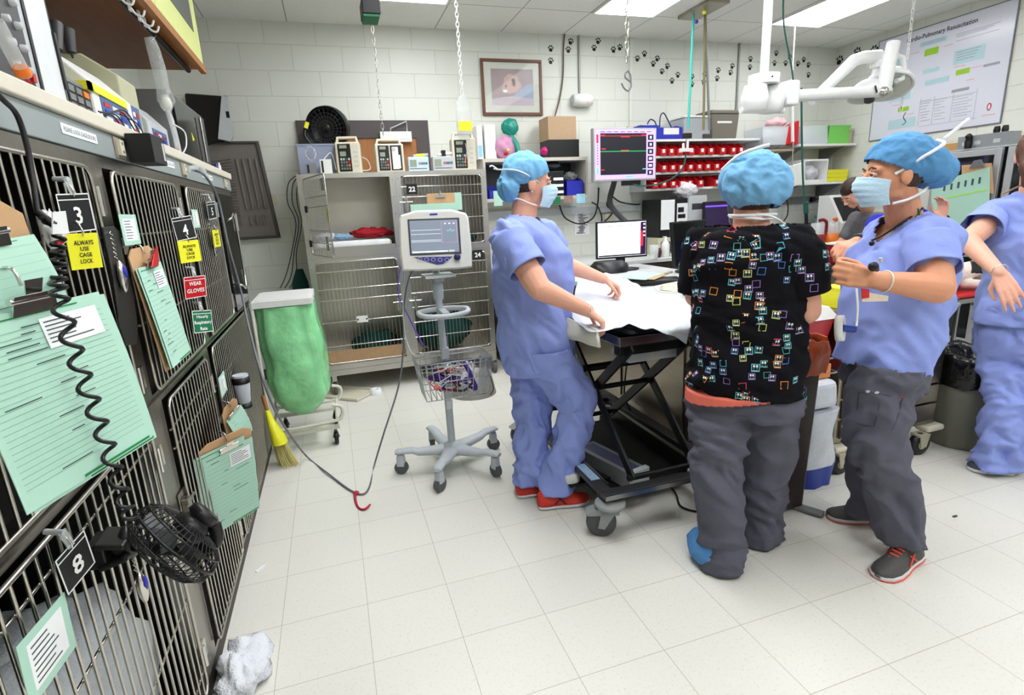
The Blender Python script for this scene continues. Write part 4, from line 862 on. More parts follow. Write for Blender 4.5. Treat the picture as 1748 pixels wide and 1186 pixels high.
MB(mat('picture_glass', (250, 250, 250), .04, alpha=.10, var=0, spec=1.)).box((x0+e, yw-.018, z0+e), (x1-e, yw-.016, z1-e)).build('glass', t)
m_paw = mat('paw_black', (22, 20, 22), .6)
paws = [(940, 83), (940, 104), (974, 71), (970, 85), (1021, 70), (1014, 82), (1047, 85), (1058, 81), (1088, 100), (1100, 92), (1115, 109), (1122, 100), (1130, 122), (1139, 113), (1147, 138), (1157, 128), (1181, 131), (1181, 144), (1203, 127), (1201, 140), (1226, 120), (1224, 134), (1250, 113), (1247, 124), (1281, 101), (1280, 115), (1325, 91), (1322, 108), (1348, 97), (1341, 108), (1372, 102), (1362, 109), (1380, 111), (1380, 128)]
def paw(P, label, k=1., grp='paw print stickers on the back wall', d0=0.):
    m = MB(m_paw)
    a0 = random.uniform(-.4, .1); c_, s_ = cos(a0), sin(a0)
    def disc(u, v, ru, rv):
        m.add([P(*( (u+ru*cos(a))*c_-(v+rv*sin(a))*s_, (u+ru*cos(a))*s_+(v+rv*sin(a))*c_ )) for a in [2*pi*j/10 for j in range(10)]], [tuple(range(10))])
    disc(0, -.012*k, .020*k, .017*k)
    for u, v in ((-.022, .008), (-.008, .022), (.010, .022), (.023, .007)): disc(u*k, v*k, .007*k, .010*k)
    return tag(m.build('paw_print'), label, 'sticker', grp)
for i, (px, py) in enumerate(paws):
    c = PY(px, py, yw); paw(lambda u, v, c=c: (c.x+u, yw-.001, c.z+v), 'small black paw print sticker in the trail along the back wall')
for i, (px, py) in enumerate([(1403, 118), (1404, 136), (1433, 103), (1459, 103), (1463, 89), (1492, 86)]):
    c = PX(px, py, RX1-.002); paw(lambda u, v, c=c: (RX1-.002, c.y-u, c.z+v), 'larger black paw print sticker between the corner and the poster', 1.6, 'larger paw prints near the corner')
tag(paw(lambda u, v: (RX1-.002, 3.36-u, 2.44+v), 'x', 1.5, None), 'black paw print sticker on the right wall past the poster', 'sticker')
m_cond = mat('grey_conduit', (150, 152, 150), .4, .6)
for px0, py0, px1, py1, lab in ((988, 57, 991, 160, 'grey conduit running down to the white wall alarm'), (1263, 75, 1256, 190, 'grey conduit at the right of the back wall')):
    a, b = PY(px0, py0, yw-.015), PY(px1, py1, yw-.015); tag(MB(m_cond).rod((a.x, yw-.013, CZ-.002), (a.x, yw-.013, b.z), .011).build('conduit'), lab, 'conduit')
a = PY(1077, 62, yw-.015); tag(MB(m_wall).box((a.x-.018, yw-.03, 2.22), (a.x+.018, yw, CZ-.002)).build('cable_trunking', bevel=.004), 'cream trunking running down to a wall outlet', 'trunking')
o = MB(offwhite).box((a.x-.04, yw-.035, 2.08), (a.x+.04, yw, 2.22)); [o.box((a.x-.012, yw-.037, 2.12+.05*k), (a.x+.012, yw-.035, 2.145+.05*k), dgrey) for k in (0, 1)]
tag(o.build('wall_outlet', bevel=.003), 'cream outlet box below the trunking on the back wall', 'outlet')
cable('ceiling_cable', 'brown cable dropping from the ceiling to the cardboard box', [PY(965, 50, yw-.02), PY(962, 80, yw-.02), PY(961, 130, yw-.02), PY(955, 170, yw-.02), PY(947, 199, yw-.06)], .007, mat('brown_cable', (100, 88, 76), .6))
p = PY(994, 171, yw-.05)
t = thing('wall_alarm', 'rounded white wall unit with a red light', 'alarm', (p.x, yw-.05, p.z))
MB(white).lathe([(.03, -.11), (.055, -.10), (.062, -.03), (.062, .06), (.05, .10), (.02, .115)], (0, 0, 0), 'X', n=24).box((-.10, .0, -.03), (.1, .048, .03)).build('body', t); MB(lgrey).lathe([(.045, -.112), (.001, -.113)], ax='X').build('grille', t)
MB(mat('red_led', (255, 60, 60), .3, emit=(1, .08, .05), es=3)).ball((.03, -.055, -.03), .007).build('led', t)
# ================================================================== HAMPER, BROOM, FLOOR ITEMS, MONITOR STAND
m_wtube = mat('white_tube', (214, 212, 200), .4)
t = wthing('linen_hamper', 'wheeled hamper with white lid and translucent green bag', 'hamper', (-.33, 3.75, 0))
hx0, hx1, hy0, hy1 = -.50, -.155, 3.52, 3.98
MB(white).box((hx0, hy0, .945), (hx1, hy1, .985)).box((hx0+.02, hy0+.02, .985), (hx1-.02, hy1-.02, .99)).build('lid', t, bevel=.012, seg=3)
m_gbag = mat('green_bag_film', (156, 236, 172), .16, alpha=.78, bump=1., bscale=16, var=.35, scale=8)
rings = []
for i in range(15):
    k = i/14; z = .94-.74*k; w = 1+.10*sin(k*pi) if k < .8 else 1.0-.6*((k-.8)/.2)**2; rg = ell((hx0+hx1)/2+.0+.03*k, (hy0+hy1)/2, z, (hx1-hx0)/2*.98*w, (hy1-hy0)/2*.98*w, 40, 3.2 if k < .8 else 2.4)
    rings.append([Vector(p)+Vector(((p[0]-(hx0+hx1)/2), (p[1]-(hy0+hy1)/2), 0))*((.08+.10*k)*noise.noise(Vector((p[0]*9, p[1]*9+z*2, z*6)))+.05*sin(j*1.7)*(1-k)) for j, p in enumerate(rg)])
MB(m_gbag).loft(rings, cap=True).build('bag', t)
tag(lump('bag_contents', '', '', ((hx0+hx1)/2+.01, (hy0+hy1)/2, .50), (.13, .17, .25), mat('pale_green_waste', (150, 210, 150), .8, var=.3, scale=20), .05, 8, parent=t) if False else lump('crumpled_waste', 'pale crumpled waste inside the green hamper bag', 'waste', (-.31, 3.75, .47), (.12, .17, .22), mat('pale_green_waste', (176, 226, 170), .8, var=.3, scale=20), .05, 8), 'pale crumpled waste inside the green hamper bag', 'waste')
fr = MB(m_wtube)
for y in (hy0+.01, hy1-.01): fr.tube(spline([(hx0+.0, y, .94), (hx0, y, .30), (hx0+.02, y, .17), (hx1+.02, y, .17), (hx1+.08, y, .20), (hx1+.085, y, .26), (hx1+.03, y, .28)], 6), .011, n=8)
fr.rod((hx0, hy0+.01, .17), (hx0, hy1-.01, .17), .011).rod((hx1+.05, hy0+.01, .175), (hx1+.05, hy1-.01, .175), .011).box((hx0, hy0+.02, .11), (hx1+.06, hy0+.06, .13)).box((hx0, hy1-.06, .11), (hx1+.06, hy1-.02, .13))
fr.build('frame', t)
for cx_ in (hx0+.04, hx1+.03):
    for cy_ in (hy0+.04, hy1-.04):
        w = MB(black).lathe([(.015, -.014), (.042, -.012), (.045, 0), (.042, .012), (.015, .014)], (cx_, cy_, .046), 'X').build('caster', t); MB(mgrey).rod((cx_-.018, cy_, .046), (cx_, cy_, .11), .006).rod((cx_+.018, cy_, .046), (cx_, cy_, .11), .006).build('fork', w)
t = wthing('hand_broom', 'yellow angled broom head with straw bristles by the cage end', 'broom', PZ(480, 785, 0))
p0, p1, p2 = PY(456, 700, 3.42), PY(463, 720, 3.40), PY(474, 752, 3.36)
MB(yellow).loft([ell(p0.x, p0.y, p0.z, .014, .018, 16), ell(p1.x, p1.y, p1.z, .022, .03, 16), ell(p2.x+.005, p2.y, p2.z+.03, .04, .05, 16), ell(p2.x+.01, p2.y, p2.z-.012, .045, .06, 16)][::-1]).build('head', t)
MB(wood).rod(p0-Vector((0, 0, .01)), p0+Vector((-.012, .02, .09)), .011).build('stick', t)
br = MB(mat('straw', (206, 194, 128), .8, var=.2))
for k in range(70):
    a, r_ = random.uniform(0, 2*pi), sqrt(random.random()); x, y = p2.x+.01+.040*r_*cos(a), p2.y+.052*r_*sin(a); br.tube([(x, y, p2.z-.01), (x+.012+.25*(x-p2.x), y+.25*(y-p2.y), .06), (x+.03+.5*(x-p2.x), y-.01+.5*(y-p2.y), .003)], .0022, n=4)
br.build('bristles', t)
c = Vector((-.025, 4.60, 0))
t = wthing('plastic_tray', 'shallow off white tray lying on the floor under the cages', 'tray', c)
R = Matrix.Rotation(.85, 3, 'Z'); mb = MB(offwhite)
for (x0, y0, z0, x1, y1, z1) in ((-.13, -.20, .001, .13, .20, .006), (-.14, -.21, .006, -.125, .21, .024), (.125, -.21, .006, .14, .21, .024), (-.125, -.21, .006, .125, -.195, .024), (-.125, .195, .006, .125, .21, .024)):
    cc_ = c+R @ Vector(((x0+x1)/2, (y0+y1)/2, (z0+z1)/2)); mb.cbox(cc_, (x1-x0, y1-y0, z1-z0), rot=(0, 0, .85))
mb.build('tray', t)
tag(MB(paper).lathe([(.045, 0), (.045, .045), (.018, .045), (.018, .03), (.001, .03)], (.20, 4.50, .001), n=24).build('tape_roll'), 'small white roll on the floor beside the shallow tray', 'roll')
t = tag(MB(mat('galvanised_bowl', (150, 148, 142), .5, .4, .2, 12)).lathe([(.190, 0), (.185, .02), (.155, .17), (.150, .175), (.135, .172), (.125, .15), (.001, .145)], (.955, 4.16, 0), n=40).build('upturned_bowl'), 'grey metal bowl upside down on the floor behind the stand', 'bowl')
cable('loose_lead', 'thin black lead drooping from the basket over the grey bowl', [(.74, 3.0, .60), (.80, 3.2, .56), PY(836, 640, 3.9), PY(842, 665, 4.0), PY(830, 682, 4.0)], .004)
# ---- monitor stand
scx, scy = .525, 2.93
t = wthing('patient_monitor_stand', 'grey rolling stand on five casters with basket', 'stand', (scx, scy, 0))
m_st = mat('stand_grey', (186, 192, 198), .42)
b = MB(m_st)
legs = [-50, -116, -184, -256, 22]
b.lathe([(.07, .085), (.075, .10), (.06, .135), (.03, .15), (.022, .16)], (scx, scy, 0))
for a in legs:
    a = radians(a); d = Vector((cos(a), sin(a), 0)); n_ = Vector((-sin(a), cos(a), 0)); C0 = Vector((scx, scy, 0)); rings = []
    for r_, zc, hw, hh in ((.03, .11, .055, .03), (.12, .115, .040, .026), (.20, .12, .032, .022), (.235, .135, .030, .018), (.315, .138, .028, .014), (.330, .134, .02, .010)):
        rings.append([C0+d*r_+n_*(hw*cos(q))+Vector((0, 0, zc+hh*sin(q))) for q in [2*pi*j/14 for j in range(14)]])
    b.loft(rings)
b.build('base', t)
for a in legs:
    a = radians(a); p = Vector((scx+.30*cos(a), scy+.30*sin(a), 0)); w = MB(m_st).cbox(p+Vector((0, 0, .085)), (.045, .05, .075), rot=(0, 0, a+1.2), taper=.8).build('caster', t, bevel=.01)
    ax = Vector((sin(.3), cos(.3), 0)); n_ = Vector((cos(a+1.2), sin(a+1.2), 0))
    MB(rubber).tube([p+Vector((0, 0, .039))-n_*.016, p+Vector((0, 0, .039))+n_*.016], .038, n=20).build('wheel', w)
pt = PY(748, 462, 2.93)
MB(m_st).rod((scx, scy, .15), (scx-.005, scy, .78), .022, n=16).rod((scx-.005, scy, .78), (scx-.01, scy, 1.15), .019, n=16).lathe([(.025, 0), (.028, .01), (.028, .08), (.024, .09)], (scx-.008, scy, .99)).build('pole', t)
MB(white).lathe([(.023, 0), (.023, .05)], (scx, scy, .36)).build('label_band', t)
hd = [(scx-.13, scy-.09, .93), (scx-.10, scy-.13, .925), (scx, scy-.15, .92), (scx+.10, scy-.13, .925), (scx+.13, scy-.09, .93), (scx+.12, scy-.03, .935), (scx, scy+.02, .935), (scx-.12, scy-.03, .935)]
MB(m_st).tube(spline(hd+hd[:1], 4)[:-1], .014, n=8, closed=True).box((scx-.02, scy-.14, .915), (scx+.02, scy, .94)).build('handle', t, bevel=.003)
bk = MB(mat('basket_wire', (196, 200, 204), .35, .6))
bx0, bx1, by0, by1, bz0, bz1 = scx-.17, scx+.27, scy-.20, scy+.06, .50, .705
bx0 = scx-.185; bx1 = scx+.20; by0 = scy-.26; by1 = scy+.0; by0, by1 = scy-.27, scy-.03
for z, s_ in ((bz1, 0), (bz1-.02, .0), (bz0, .03), (.6, .012)): bk.tube([(bx0+s_, by0+s_, z), (bx1-s_, by0+s_, z), (bx1-s_, by1-s_, z), (bx0+s_, by1-s_, z)], .0035 if z > .65 else .0025, n=6, closed=True)
for i in range(13):
    u = i/12; bk.tube([(bx0+(bx1-bx0)*u, by0, bz1), (bx0+.03+(bx1-bx0-.06)*u, by0+.03, bz0), (bx0+.03+(bx1-bx0-.06)*u, by1-.03, bz0), (bx0+(bx1-bx0)*u, by1, bz1)], .0022, n=5)
for i in range(9):
    u = i/8; 
    for xs, s_ in ((bx0, 1), (bx1, -1)): bk.tube([(xs, by0+(by1-by0)*u, bz1), (xs+s_*.03, by0+.03+(by1-by0-.06)*u, bz0)], .0022, n=5)
bk.build('basket', t); MB(m_st).box((scx-.02, by1-.005, .66), (scx+.02, scy+.01, .72)).build('basket_bracket', t)
m_pl = mat('purple_lead', (70, 32, 130), .5)
def tangle(name, label, m, r, n, seed, grp=None, amp=1.):
    rnd = random.Random(seed); pts = [Vector((rnd.uniform(bx0+.06, bx1-.06), rnd.uniform(by0+.05, by1-.05), rnd.uniform(bz0+.02, bz1-.03))) for _ in range(n)]
    return tag(MB(m).tube(spline(pts, 7), r, n=6).build(name), label, 'lead', grp)
tangle('sensor_lead', 'thick purple strap tangled in the wire basket', m_pl, .011, 9, 1); tangle('sensor_lead', 'red lead tangled in the wire basket', red, .0035, 10, 2)
tangle('sensor_lead', 'white lead tangled in the wire basket', white, .0035, 16, 3); tangle('sensor_lead', 'grey leads coiled in the wire basket', lgrey, .0035, 16, 4); tangle('sensor_lead', 'dark blue lead tangled in the wire basket', mat('navy_lead', (30, 30, 70), .5), .006, 10, 5)
tag(MB(mat('coral_plug', (230, 90, 80), .5)).ball((bx0+.09, by0+.06, .56), .016).build('sensor_plug'), 'coral red plug in the wire basket', 'plug')
tag(MB(paper).cbox((bx1-.13, by0+.06, .60), (.06, .004, .045), rot=(0, .3, .2)).build('paper_tag'), 'white paper tag lying on the leads in the basket', 'tag')
cable('sensor_lead', 'purple lead hanging down from the cage latch into the basket', [PY(705, 448, 4.55), PY(685, 455, 4.5), PY(680, 500, 4.3), PY(700, 545, 3.6), PY(722, 590, 3.0)], .005, m_pl)
cable('sensor_lead', 'clear lead hanging from the monitor past the basket', [PY(690, 455, 2.98), PY(688, 520, 2.98), PY(692, 575, 2.96), PY(706, 606, 2.90), PY(722, 604, 2.86)], .004, lgrey)
# monitor on the stand
mc = PY(743, 412, 2.84); Rm = Matrix.Rotation(radians(-8), 3, 'Z') @ Matrix.Rotation(radians(-8), 3, 'X') @ Matrix.Rotation(radians(1), 3, 'Y')
t = thing('patient_monitor', 'beige patient monitor with waveform screen on the rolling stand', 'monitor', mc-Vector((0, 0, .14)))
WSET.discard(t.name)
class L3(MB):
    def __init__(s, m, R, O=Vector((0, 0, .14))): super().__init__(m); s.M = Matrix.Translation(O) @ R.to_4x4()
w2, h2 = .178, .142
def rr(w, h, bulge, y): return [(-w, y, -h), (-w*.5, y, -h-.004), (w*.5, y, -h-.004), (w, y, -h), (w*1.03, y, -h*.3), (w*.99, y, h*.8), (w*.93, y, h*.95), (w*.5, y, h+bulge), (-w*.5, y, h+bulge), (-w*.93, y, h*.95), (-w*.99, y, h*.8), (-w*1.03, y, -h*.3)]
m_mb = mat('monitor_shell', (214, 213, 206), .42)
mb = L3(m_mb, Rm); mb.loft([rr(w2*.8, h2*.75, .005, .10), rr(w2*.95, h2*.92, .01, .06), rr(w2, h2, .014, .0), rr(w2, h2, .014, -.02), rr(w2*.95, h2*.95, .012, -.028)], smooth=False); mb.build('shell', t, bevel=.006)
mb = L3(mat('bezel_dark', (58, 62, 66), .35), Rm); mb.box((-.132, -.031, -.068), (.128, -.0275, .112)); bz = mb.build('bezel', t)
m_scr = mat('waveform_screen', (96, 104, 116), .12, emit=(.20, .23, .28), es=.9)
mb = L3(m_scr, Rm); mb.box((-.124, -.0325, -.060), (.118, -.031, .104)); sc_ = mb.build('screen', t)
mb = L3(mat('screen_white', (240, 240, 245), .3, emit=(.8, .82, .9), es=.8), Rm)
for z, x1 in ((.055, .03), (.035, .03), (.004, .03), (-.003, .03)): mb.box((-.12, -.0332, z), (x1, -.0325, z+.0012))
for i in range(3): mb.box((.05+.022*i, -.0332, .082), (.058+.022*i, -.0325, .088))
mb.box((-.12, -.0332, -.056), (.06, -.0325, -.050)); mb.box((.065, -.0332, -.058), (.095, -.0325, -.048), white)
mb.tube([(.035, -.033, -.01), (.035, -.033, .095), (.112, -.033, .095), (.112, -.033, -.01)], .0006, mat('pink_trace', (230, 140, 220), .4, emit=(.8, .3, .7), es=.8), n=4, closed=True)
mb.tube([(.06, -.033, .05), (.075, -.033, .05), (.08, -.033, .06), (.085, -.033, .045), (.10, -.033, .052)], .0008, mat('cyan_trace', (120, 230, 230), .4, emit=(.2, .8, .8), es=.8), n=4)
mb.build('waveforms', sc_)
mb = L3(mat('indigo_panel', (60, 58, 130), .35), Rm); mb.prism([(-.115, -.0275, -.077), (.082, -.0275, -.082), (.06, -.0275, -.100), (.03, -.0275, -.118), (.0, -.0275, -.120), (-.06, -.0275, -.100)], (0, -.003, 0))
bp_ = mb.build('button_panel', t); mb = L3(lgrey, Rm)
for i in range(5): mb.tube([(-.085+.034*i+.011*cos(q), -.031, -.09-.002*i+.009*sin(q)) for q in [2*pi*j/12 for j in range(12)]], .0012, n=4, closed=True)
mb.build('buttons', bp_)
mb = L3(mat('dark_blue_knob', (36, 40, 90), .3), Rm); mb.lathe([(.017, -.026), (.017, -.042), (.012, -.046), (.001, -.047)], (.105, 0, -.086), 'Y'); mb.build('knob', t)
mb = L3(blue, Rm); mb.box((-.02, -.0295, .129), (.02, -.028, .137)); mb.build('name_plate', t)
MB(lgrey).box((scx-.09, scy-.12, 1.118), (scx+.07, scy+.03, 1.132)).box((scx-.03, scy-.05, 1.09), (scx+.02, scy+.02, 1.118)).build('mount_plate', bpy.data.objects['patient_monitor_stand'], bevel=.002)
# ================================================================== BACK COUNTER ZONE
m_top = mat('counter_laminate', (206, 208, 208), .35); m_cab = mat('cabinet_steel', (150, 142, 128), .3, 1., .15, 4, .04, 40, stretch=(1, 1, 8))
t = wthing('back_counter', 'long pale counter against the back wall under the red bins', 'counter', (3.6, 5.05, 0))
MB(m_top).box((1.40, 4.60, .88), (5.8, RY1-.01, .915)).build('worktop', t, bevel=.003); MB(m_cab).box((1.42, 4.66, .10), (5.8, RY1-.02, .879)).build('base_cabinets', t)
dr = MB(m_cab)
for k in range(7): dr.box((1.45+.6*k, 4.645, .14), (2.02+.6*k, 4.659, .86))
dr.build('doors', t, bevel=.003)
t = wthing('instrument_island', 'stainless steel island cabinet behind the lift table', 'cabinet', (2.3, 3.4, 0))
MB(m_cab).box((1.76, 2.40, .14), (2.55, 4.55, .85)).build('carcass', t, bevel=.004); MB(m_cab).box((1.74, 2.38, .86), (2.75, 4.58, .885)).build('top', t, bevel=.003) if False else MB(m_top).box((1.74, 2.38, .851), (2.75, 4.58, .885)).build('top', t, bevel=.003)
MB(dgrey).box((1.85, 2.45, .0), (2.5, 4.5, .139)).build('plinth', t)
dd = MB(m_cab); 
for k in range(3): dd.box((1.75, 2.45+.7*k, .18), (1.7595, 3.10+.7*k, .82))
dd.build('side_panels', t, bevel=.002)
MB(m_cab).box((1.80, 2.388, .18), (2.14, 2.399, .82)).box((2.17, 2.388, .18), (2.51, 2.399, .82)).build('doors', t, bevel=.002)
# keyboards, clipboard, phone, drape-side box on the island
IZ = .886
def onisl(px, py): return PZ(px, py, IZ)
c = PZ(1112, 488, IZ)
tag(MB(black).cbox((c.x+.02, c.y+.1, IZ+.02), (.46, .19, .038), rot=(0, 0, -.45)).build('keyboard_tray', bevel=.008), 'black keyboard tray under the papers on the island', 'tray')
o = MB(hardboard).cbox((c.x+.06, c.y+.18, IZ+.048), (.25, .33, .004), rot=(0, .02, -.9)); o.cbox((c.x+.0, c.y+.17, IZ+.055), (.24, .33, .006), gpaper, rot=(0, .03, -.95)); o.cbox((c.x+.20, c.y+.10, IZ+.064), (.03, .10, .012), chrome, rot=(0, 0, -.9))
tag(o.build('clipboard'), 'clipboard with pale mint form lying flat on the island', 'clipboard')
c = PZ(1165, 492, IZ)
tag(MB(offwhite).cbox((c.x, c.y, IZ+.020), (.30, .16, .035), rot=(.0, 0, .35), taper=.85).cbox((c.x, c.y, IZ+.039), (.2, .09, .004), lgrey, rot=(0, 0, .35)).build('keyboard', bevel=.006), 'white wedge shaped keypad on the island beside the clipboard', 'keypad')
cable('keypad_lead', 'white cord looping from the keypad', [(c.x-.12, c.y+.02, IZ+.03), (c.x-.22, c.y-.02, IZ+.03), (c.x-.24, c.y-.12, IZ+.015), (c.x-.15, c.y-.16, IZ+.01), (c.x-.05, c.y-.10, IZ+.02)], .006, white, cat='cord')
c = PZ(1185, 505, IZ)
tag(MB(black).cbox((c.x, c.y, IZ+.06), (.10, .10, .118)).cbox((c.x, c.y-.02, IZ+.13), (.12, .12, .02)).build('black_holder', bevel=.006), 'black holder standing at the island edge by the patterned scrub top', 'holder')
c = PZ(1050, 466, IZ)
tag(MB(black).loft([ell(c.x, c.y+.1, IZ+.001, .16, .13, 24), ell(c.x, c.y+.11, IZ+.05, .17, .13, 24), ell(c.x+.01, c.y+.13, IZ+.09, .13, .08, 24)]).build('black_scale'), 'rounded black device on the island in front of the lit screen', 'device')
c = PZ(1010, 460, .9)
tag(MB(mat('pale_teal_card', (150, 212, 208), .6)).cbox((2.18, 4.40, IZ+.006), (.34, .22, .01), rot=(0, 0, .1)).build('folder'), 'pale teal folder on the left end of the island', 'folder')
tag(MB(paper).cbox((2.42, 4.52, IZ+.004), (.2, .10, .005), rot=(0, 0, -.1)).build('paper_sheet'), 'white sheet beside the pale teal folder', 'paper')
# lit computer screen
x0, x1, z0, z1 = recty(1020, 379, 1102, 437, 4.25)
def display(name, label, cat, x0, x1, z0, z1, y, rz, zb_, frame=black, depth=.03, scr=None, tilt=0.):
    t = thing(name, label, cat, ((x0+x1)/2, y, zb_), rz); w = (x1-x0); h = z1-z0; zz = (z0+z1)/2-zb_
    def M(m): q = MB(m); q.M = Matrix.Translation((0, 0, zz)) @ Matrix.Rotation(tilt, 4, 'X'); return q
    M(frame).box((-w/2, 0, -h/2), (w/2, depth, h/2)).build('housing', t, bevel=.005)
    s = M(scr or black).box((-w/2+.014, -.002, -h/2+.016), (w/2-.014, 0, h/2-.014)).build('screen', t)
    return t, s, w, h, M
m_lit = mat('lit_screen', (235, 238, 255), .3, emit=(.88, .90, 1.), es=1.0)
t, s, w, h, M = display('computer_monitor', 'lit computer screen showing a white form on the island', 'computer monitor', x0, x1, z0, z1, 4.25, -.12, IZ, scr=m_lit)
q = M(mat('lit_lavender', (190, 196, 235), .3, emit=(.62, .66, .9), es=.9)).box((-w*.40, -.0032, -h*.36), (w*.32, -.002, -h*.10)).box((-w*.43, -.0032, h*.36), (w*.3, -.0022, h*.37), dgrey); q.box((w*.36, -.0034, -h*.42), (w*.465, -.002, h*.44), mat('night_wallpaper', (30, 12, 40), .3, emit=(.05, .01, .05), es=1)); q.box((w*.37, -.004, -h*.2), (w*.41, -.0034, h*.2), mat('red_icon', (220, 30, 40), .3, emit=(.7, .03, .05), es=1)); q.box((-w*.46, -.0034, -h*.44), (w*.465, -.002, -h*.40), dgrey)
for k in range(4): q.box((w*.415, -.004, h*(.36-.1*k)), (w*.45, -.0034, h*(.40-.1*k)), m_lit)
q.build('desktop', s); MB(black).lathe([(.15, 0), (.15, .012), (.05, .02), (.045, .06)], sx=1.0, sy=.75).box((-.04, .03, .02), (.04, .05, .16)).build('stand', t)
x0, x1, z0, z1 = recty(1158, 371, 1240, 450, 3.75); x0 = 2.50; x1 = 2.93
t, s, w, h, M = display('computer_monitor', 'dark switched off screen beside the patterned scrub top', 'computer monitor', x0, x1, .94, 1.29, 3.75, .30, IZ, scr=mat('off_screen', (16, 18, 17), .15), tilt=-.12)
MB(black).lathe([(.12, 0), (.12, .012), (.04, .02), (.04, .06)]).build('stand', t)
# big wall monitor
t, s, w, h, M = display('wall_monitor', 'large wall monitor with black traces and purple border', 'monitor', 2.41, 3.09, 1.655, 2.13, 4.85, .03, 1.655, frame=mat('silver_bezel', (176, 178, 180), .4, .2), depth=.06, scr=mat('violet_border', (190, 150, 250), .3, emit=(.60, .42, .95), es=.9))
q = M(mat('trace_black', (12, 12, 18), .3, emit=(.012, .012, .02), es=1)).box((-w*.40, -.004, -h*.38), (w*.33, -.002, h*.40)); e_ = lambda n, c: mat(n, tuple(int(x*255) for x in c), .3, emit=c, es=1)
rd_, gn_, cy_, bl_ = e_('trace_red', (.8, .04, .06)), e_('trace_green', (.03, .5, .2)), e_('trace_cyan', (.2, .7, .85)), e_('trace_violet', (.25, .12, .8))
for i in range(6):
    zc = h*(.32-.135*i); q.box((w*.355, -.004, zc-.024), (w*.445, -.002, zc+.024)); q.box((w*.375, -.0046, zc-.010), (w*.425, -.004, zc+.010), m_lit) if i in (3, 4) else q.box((w*.385, -.0046, zc-.012), (w*.395, -.004, zc+.012), m_lit).box((w*.405, -.0046, zc-.012), (w*.415, -.004, zc+.012), m_lit)
q.box((-w*.40, -.0048, h*.345), (w*.33, -.004, h*.352), rd_).box((-w*.08, -.0048, h*.325), (w*.06, -.004, h*.345), rd_).box((-w*.39, -.0048, h*.35), (-w*.33, -.004, h*.37), rd_).box((w*.25, -.0048, h*.355), (w*.32, -.004, h*.37), rd_)
q.box((-w*.40, -.0048, h*.055), (w*.33, -.004, h*.068), gn_).box((-w*.38, -.0048, h*.10), (-w*.32, -.004, h*.12), rd_).box((-w*.08, -.0048, h*.07), (w*.05, -.004, h*.085), rd_).box((-w*.39, -.0048, -h*.29), (-w*.34, -.004, -h*.275), rd_).box((w*.27, -.0048, -h*.29), (w*.33, -.004, -h*.275), cy_).box((0, -.0048, -h*.44), (w*.12, -.004, -h*.405), cy_).box((-w*.46, -.0048, h*.22), (-w*.43, -.004, h*.38), rd_).box((-w*.46, -.0048, -h*.36), (-w*.43, -.004, -h*.24), cy_)
for k in range(8): q.box((-w*(.455), -.0048, h*(.17-.05*k)), (-w*.435, -.004, h*(.19-.05*k)), bl_).box((-w*.4+w*.105*k, -.0048, h*.42), (-w*.33+w*.105*k, -.004, h*.435), bl_)
q.build('traces', s)
MB(dgrey).box((-.10, .06, .10), (.10, .14, .35)).tube(spline([(0, .12, .2), (.02, .25, .0), (0, .3, -.20), (.10, .25, -.35), (.16, .2, -.42)], 5), .03, n=8).box((-.02, .14, .15), (.02, .55, .25)).build('arm', t)
MB(black).box((-.02, .02, -.045), (.18, .05, -.001)).build('sensor_bar', t)
# beige wall unit with bins
t = wthing('shelf_unit', 'beige open shelf unit beside the wall monitor', 'shelf', (1.93, 5.2, 1.50))
ux0, ux1, uy0, uz0, uz1 = 1.40, 2.43, 5.05, 1.515, 1.90
MB(mat('beige_shelf', (196, 190, 180), .5)).box((ux0, uy0, uz1-.03), (ux1+.02, RY1-.003, uz1)).box((ux0, uy0, uz0), (ux1+.02, RY1-.003, uz0+.03)).box((ux0, uy0, uz0+.03), (ux0+.02, RY1-.003, uz1-.03)).box((ux1, uy0, uz0+.03), (ux1+.02, RY1-.003, uz1-.03)).box((ux0+.02, RY1-.015, uz0+.03), (ux1, RY1-.003, uz1-.03), dgrey).build('carcass', t)
def bin_(name, label, x0, x1, y0, y1, z0, z1, m, lab=None, group=None, cat='bin', low=.55):
    t = wthing(name, label, cat, ((x0+x1)/2, (y0+y1)/2, z0), group); e = .004; zf = z0+(z1-z0)*low
    b = MB(m); b.box((x0, y0, z0), (x1, y1, z0+e)); b.box((x0, y1-e, z0+e), (x1, y1, z1)); b.box((x0, y0, z0+e), (x1, y0+e, zf))
    for xs in (x0, x1-e): b.prism([(xs, y0+e, z0+e), (xs, y1-e, z0+e), (xs, y1-e, z1), (xs, y0+(y1-y0)*.4, z1), (xs, y0+e, zf)], (e, 0, 0))
    b.build('bin', t, bevel=.0012, seg=1)
    if lab: MB(white).box((x0+(x1-x0)*lab[0], y0-.0015, z0+(zf-z0)*.4), (x0+(x1-x0)*lab[1], y0-.0002, z0+(zf-z0)*.95)).build('label', t)
    return t
bin_('parts_bin', 'blue open bin on the lower left of the beige shelf unit', 1.45, 1.62, 5.06, 5.36, uz0+.031, uz0+.16, blue); bin_('parts_bin', 'second blue open bin in the beige shelf unit, behind the blue cap', 1.64, 1.84, 5.06, 5.36, uz0+.031, uz0+.16, blue)
t = wthing('drawer_box', 'black drawer box with three white labels in the shelf unit', 'drawers', (2.12, 5.2, uz0+.031)); MB(black).box((2.00, 5.06, uz0+.031), (2.20, 5.36, uz0+.26)).build('box', t, bevel=.003)
for k in range(3): MB(paper).box((2.09, 5.052, uz0+.055+.06*k), (2.19, 5.059, uz0+.08+.06*k)).build('label', t)
bin_('parts_bin', 'blue bin with crumpled wrap at the right end of the shelf unit', 2.23, 2.40, 5.06, 5.36, uz0+.031, uz0+.20, blue, low=.8)
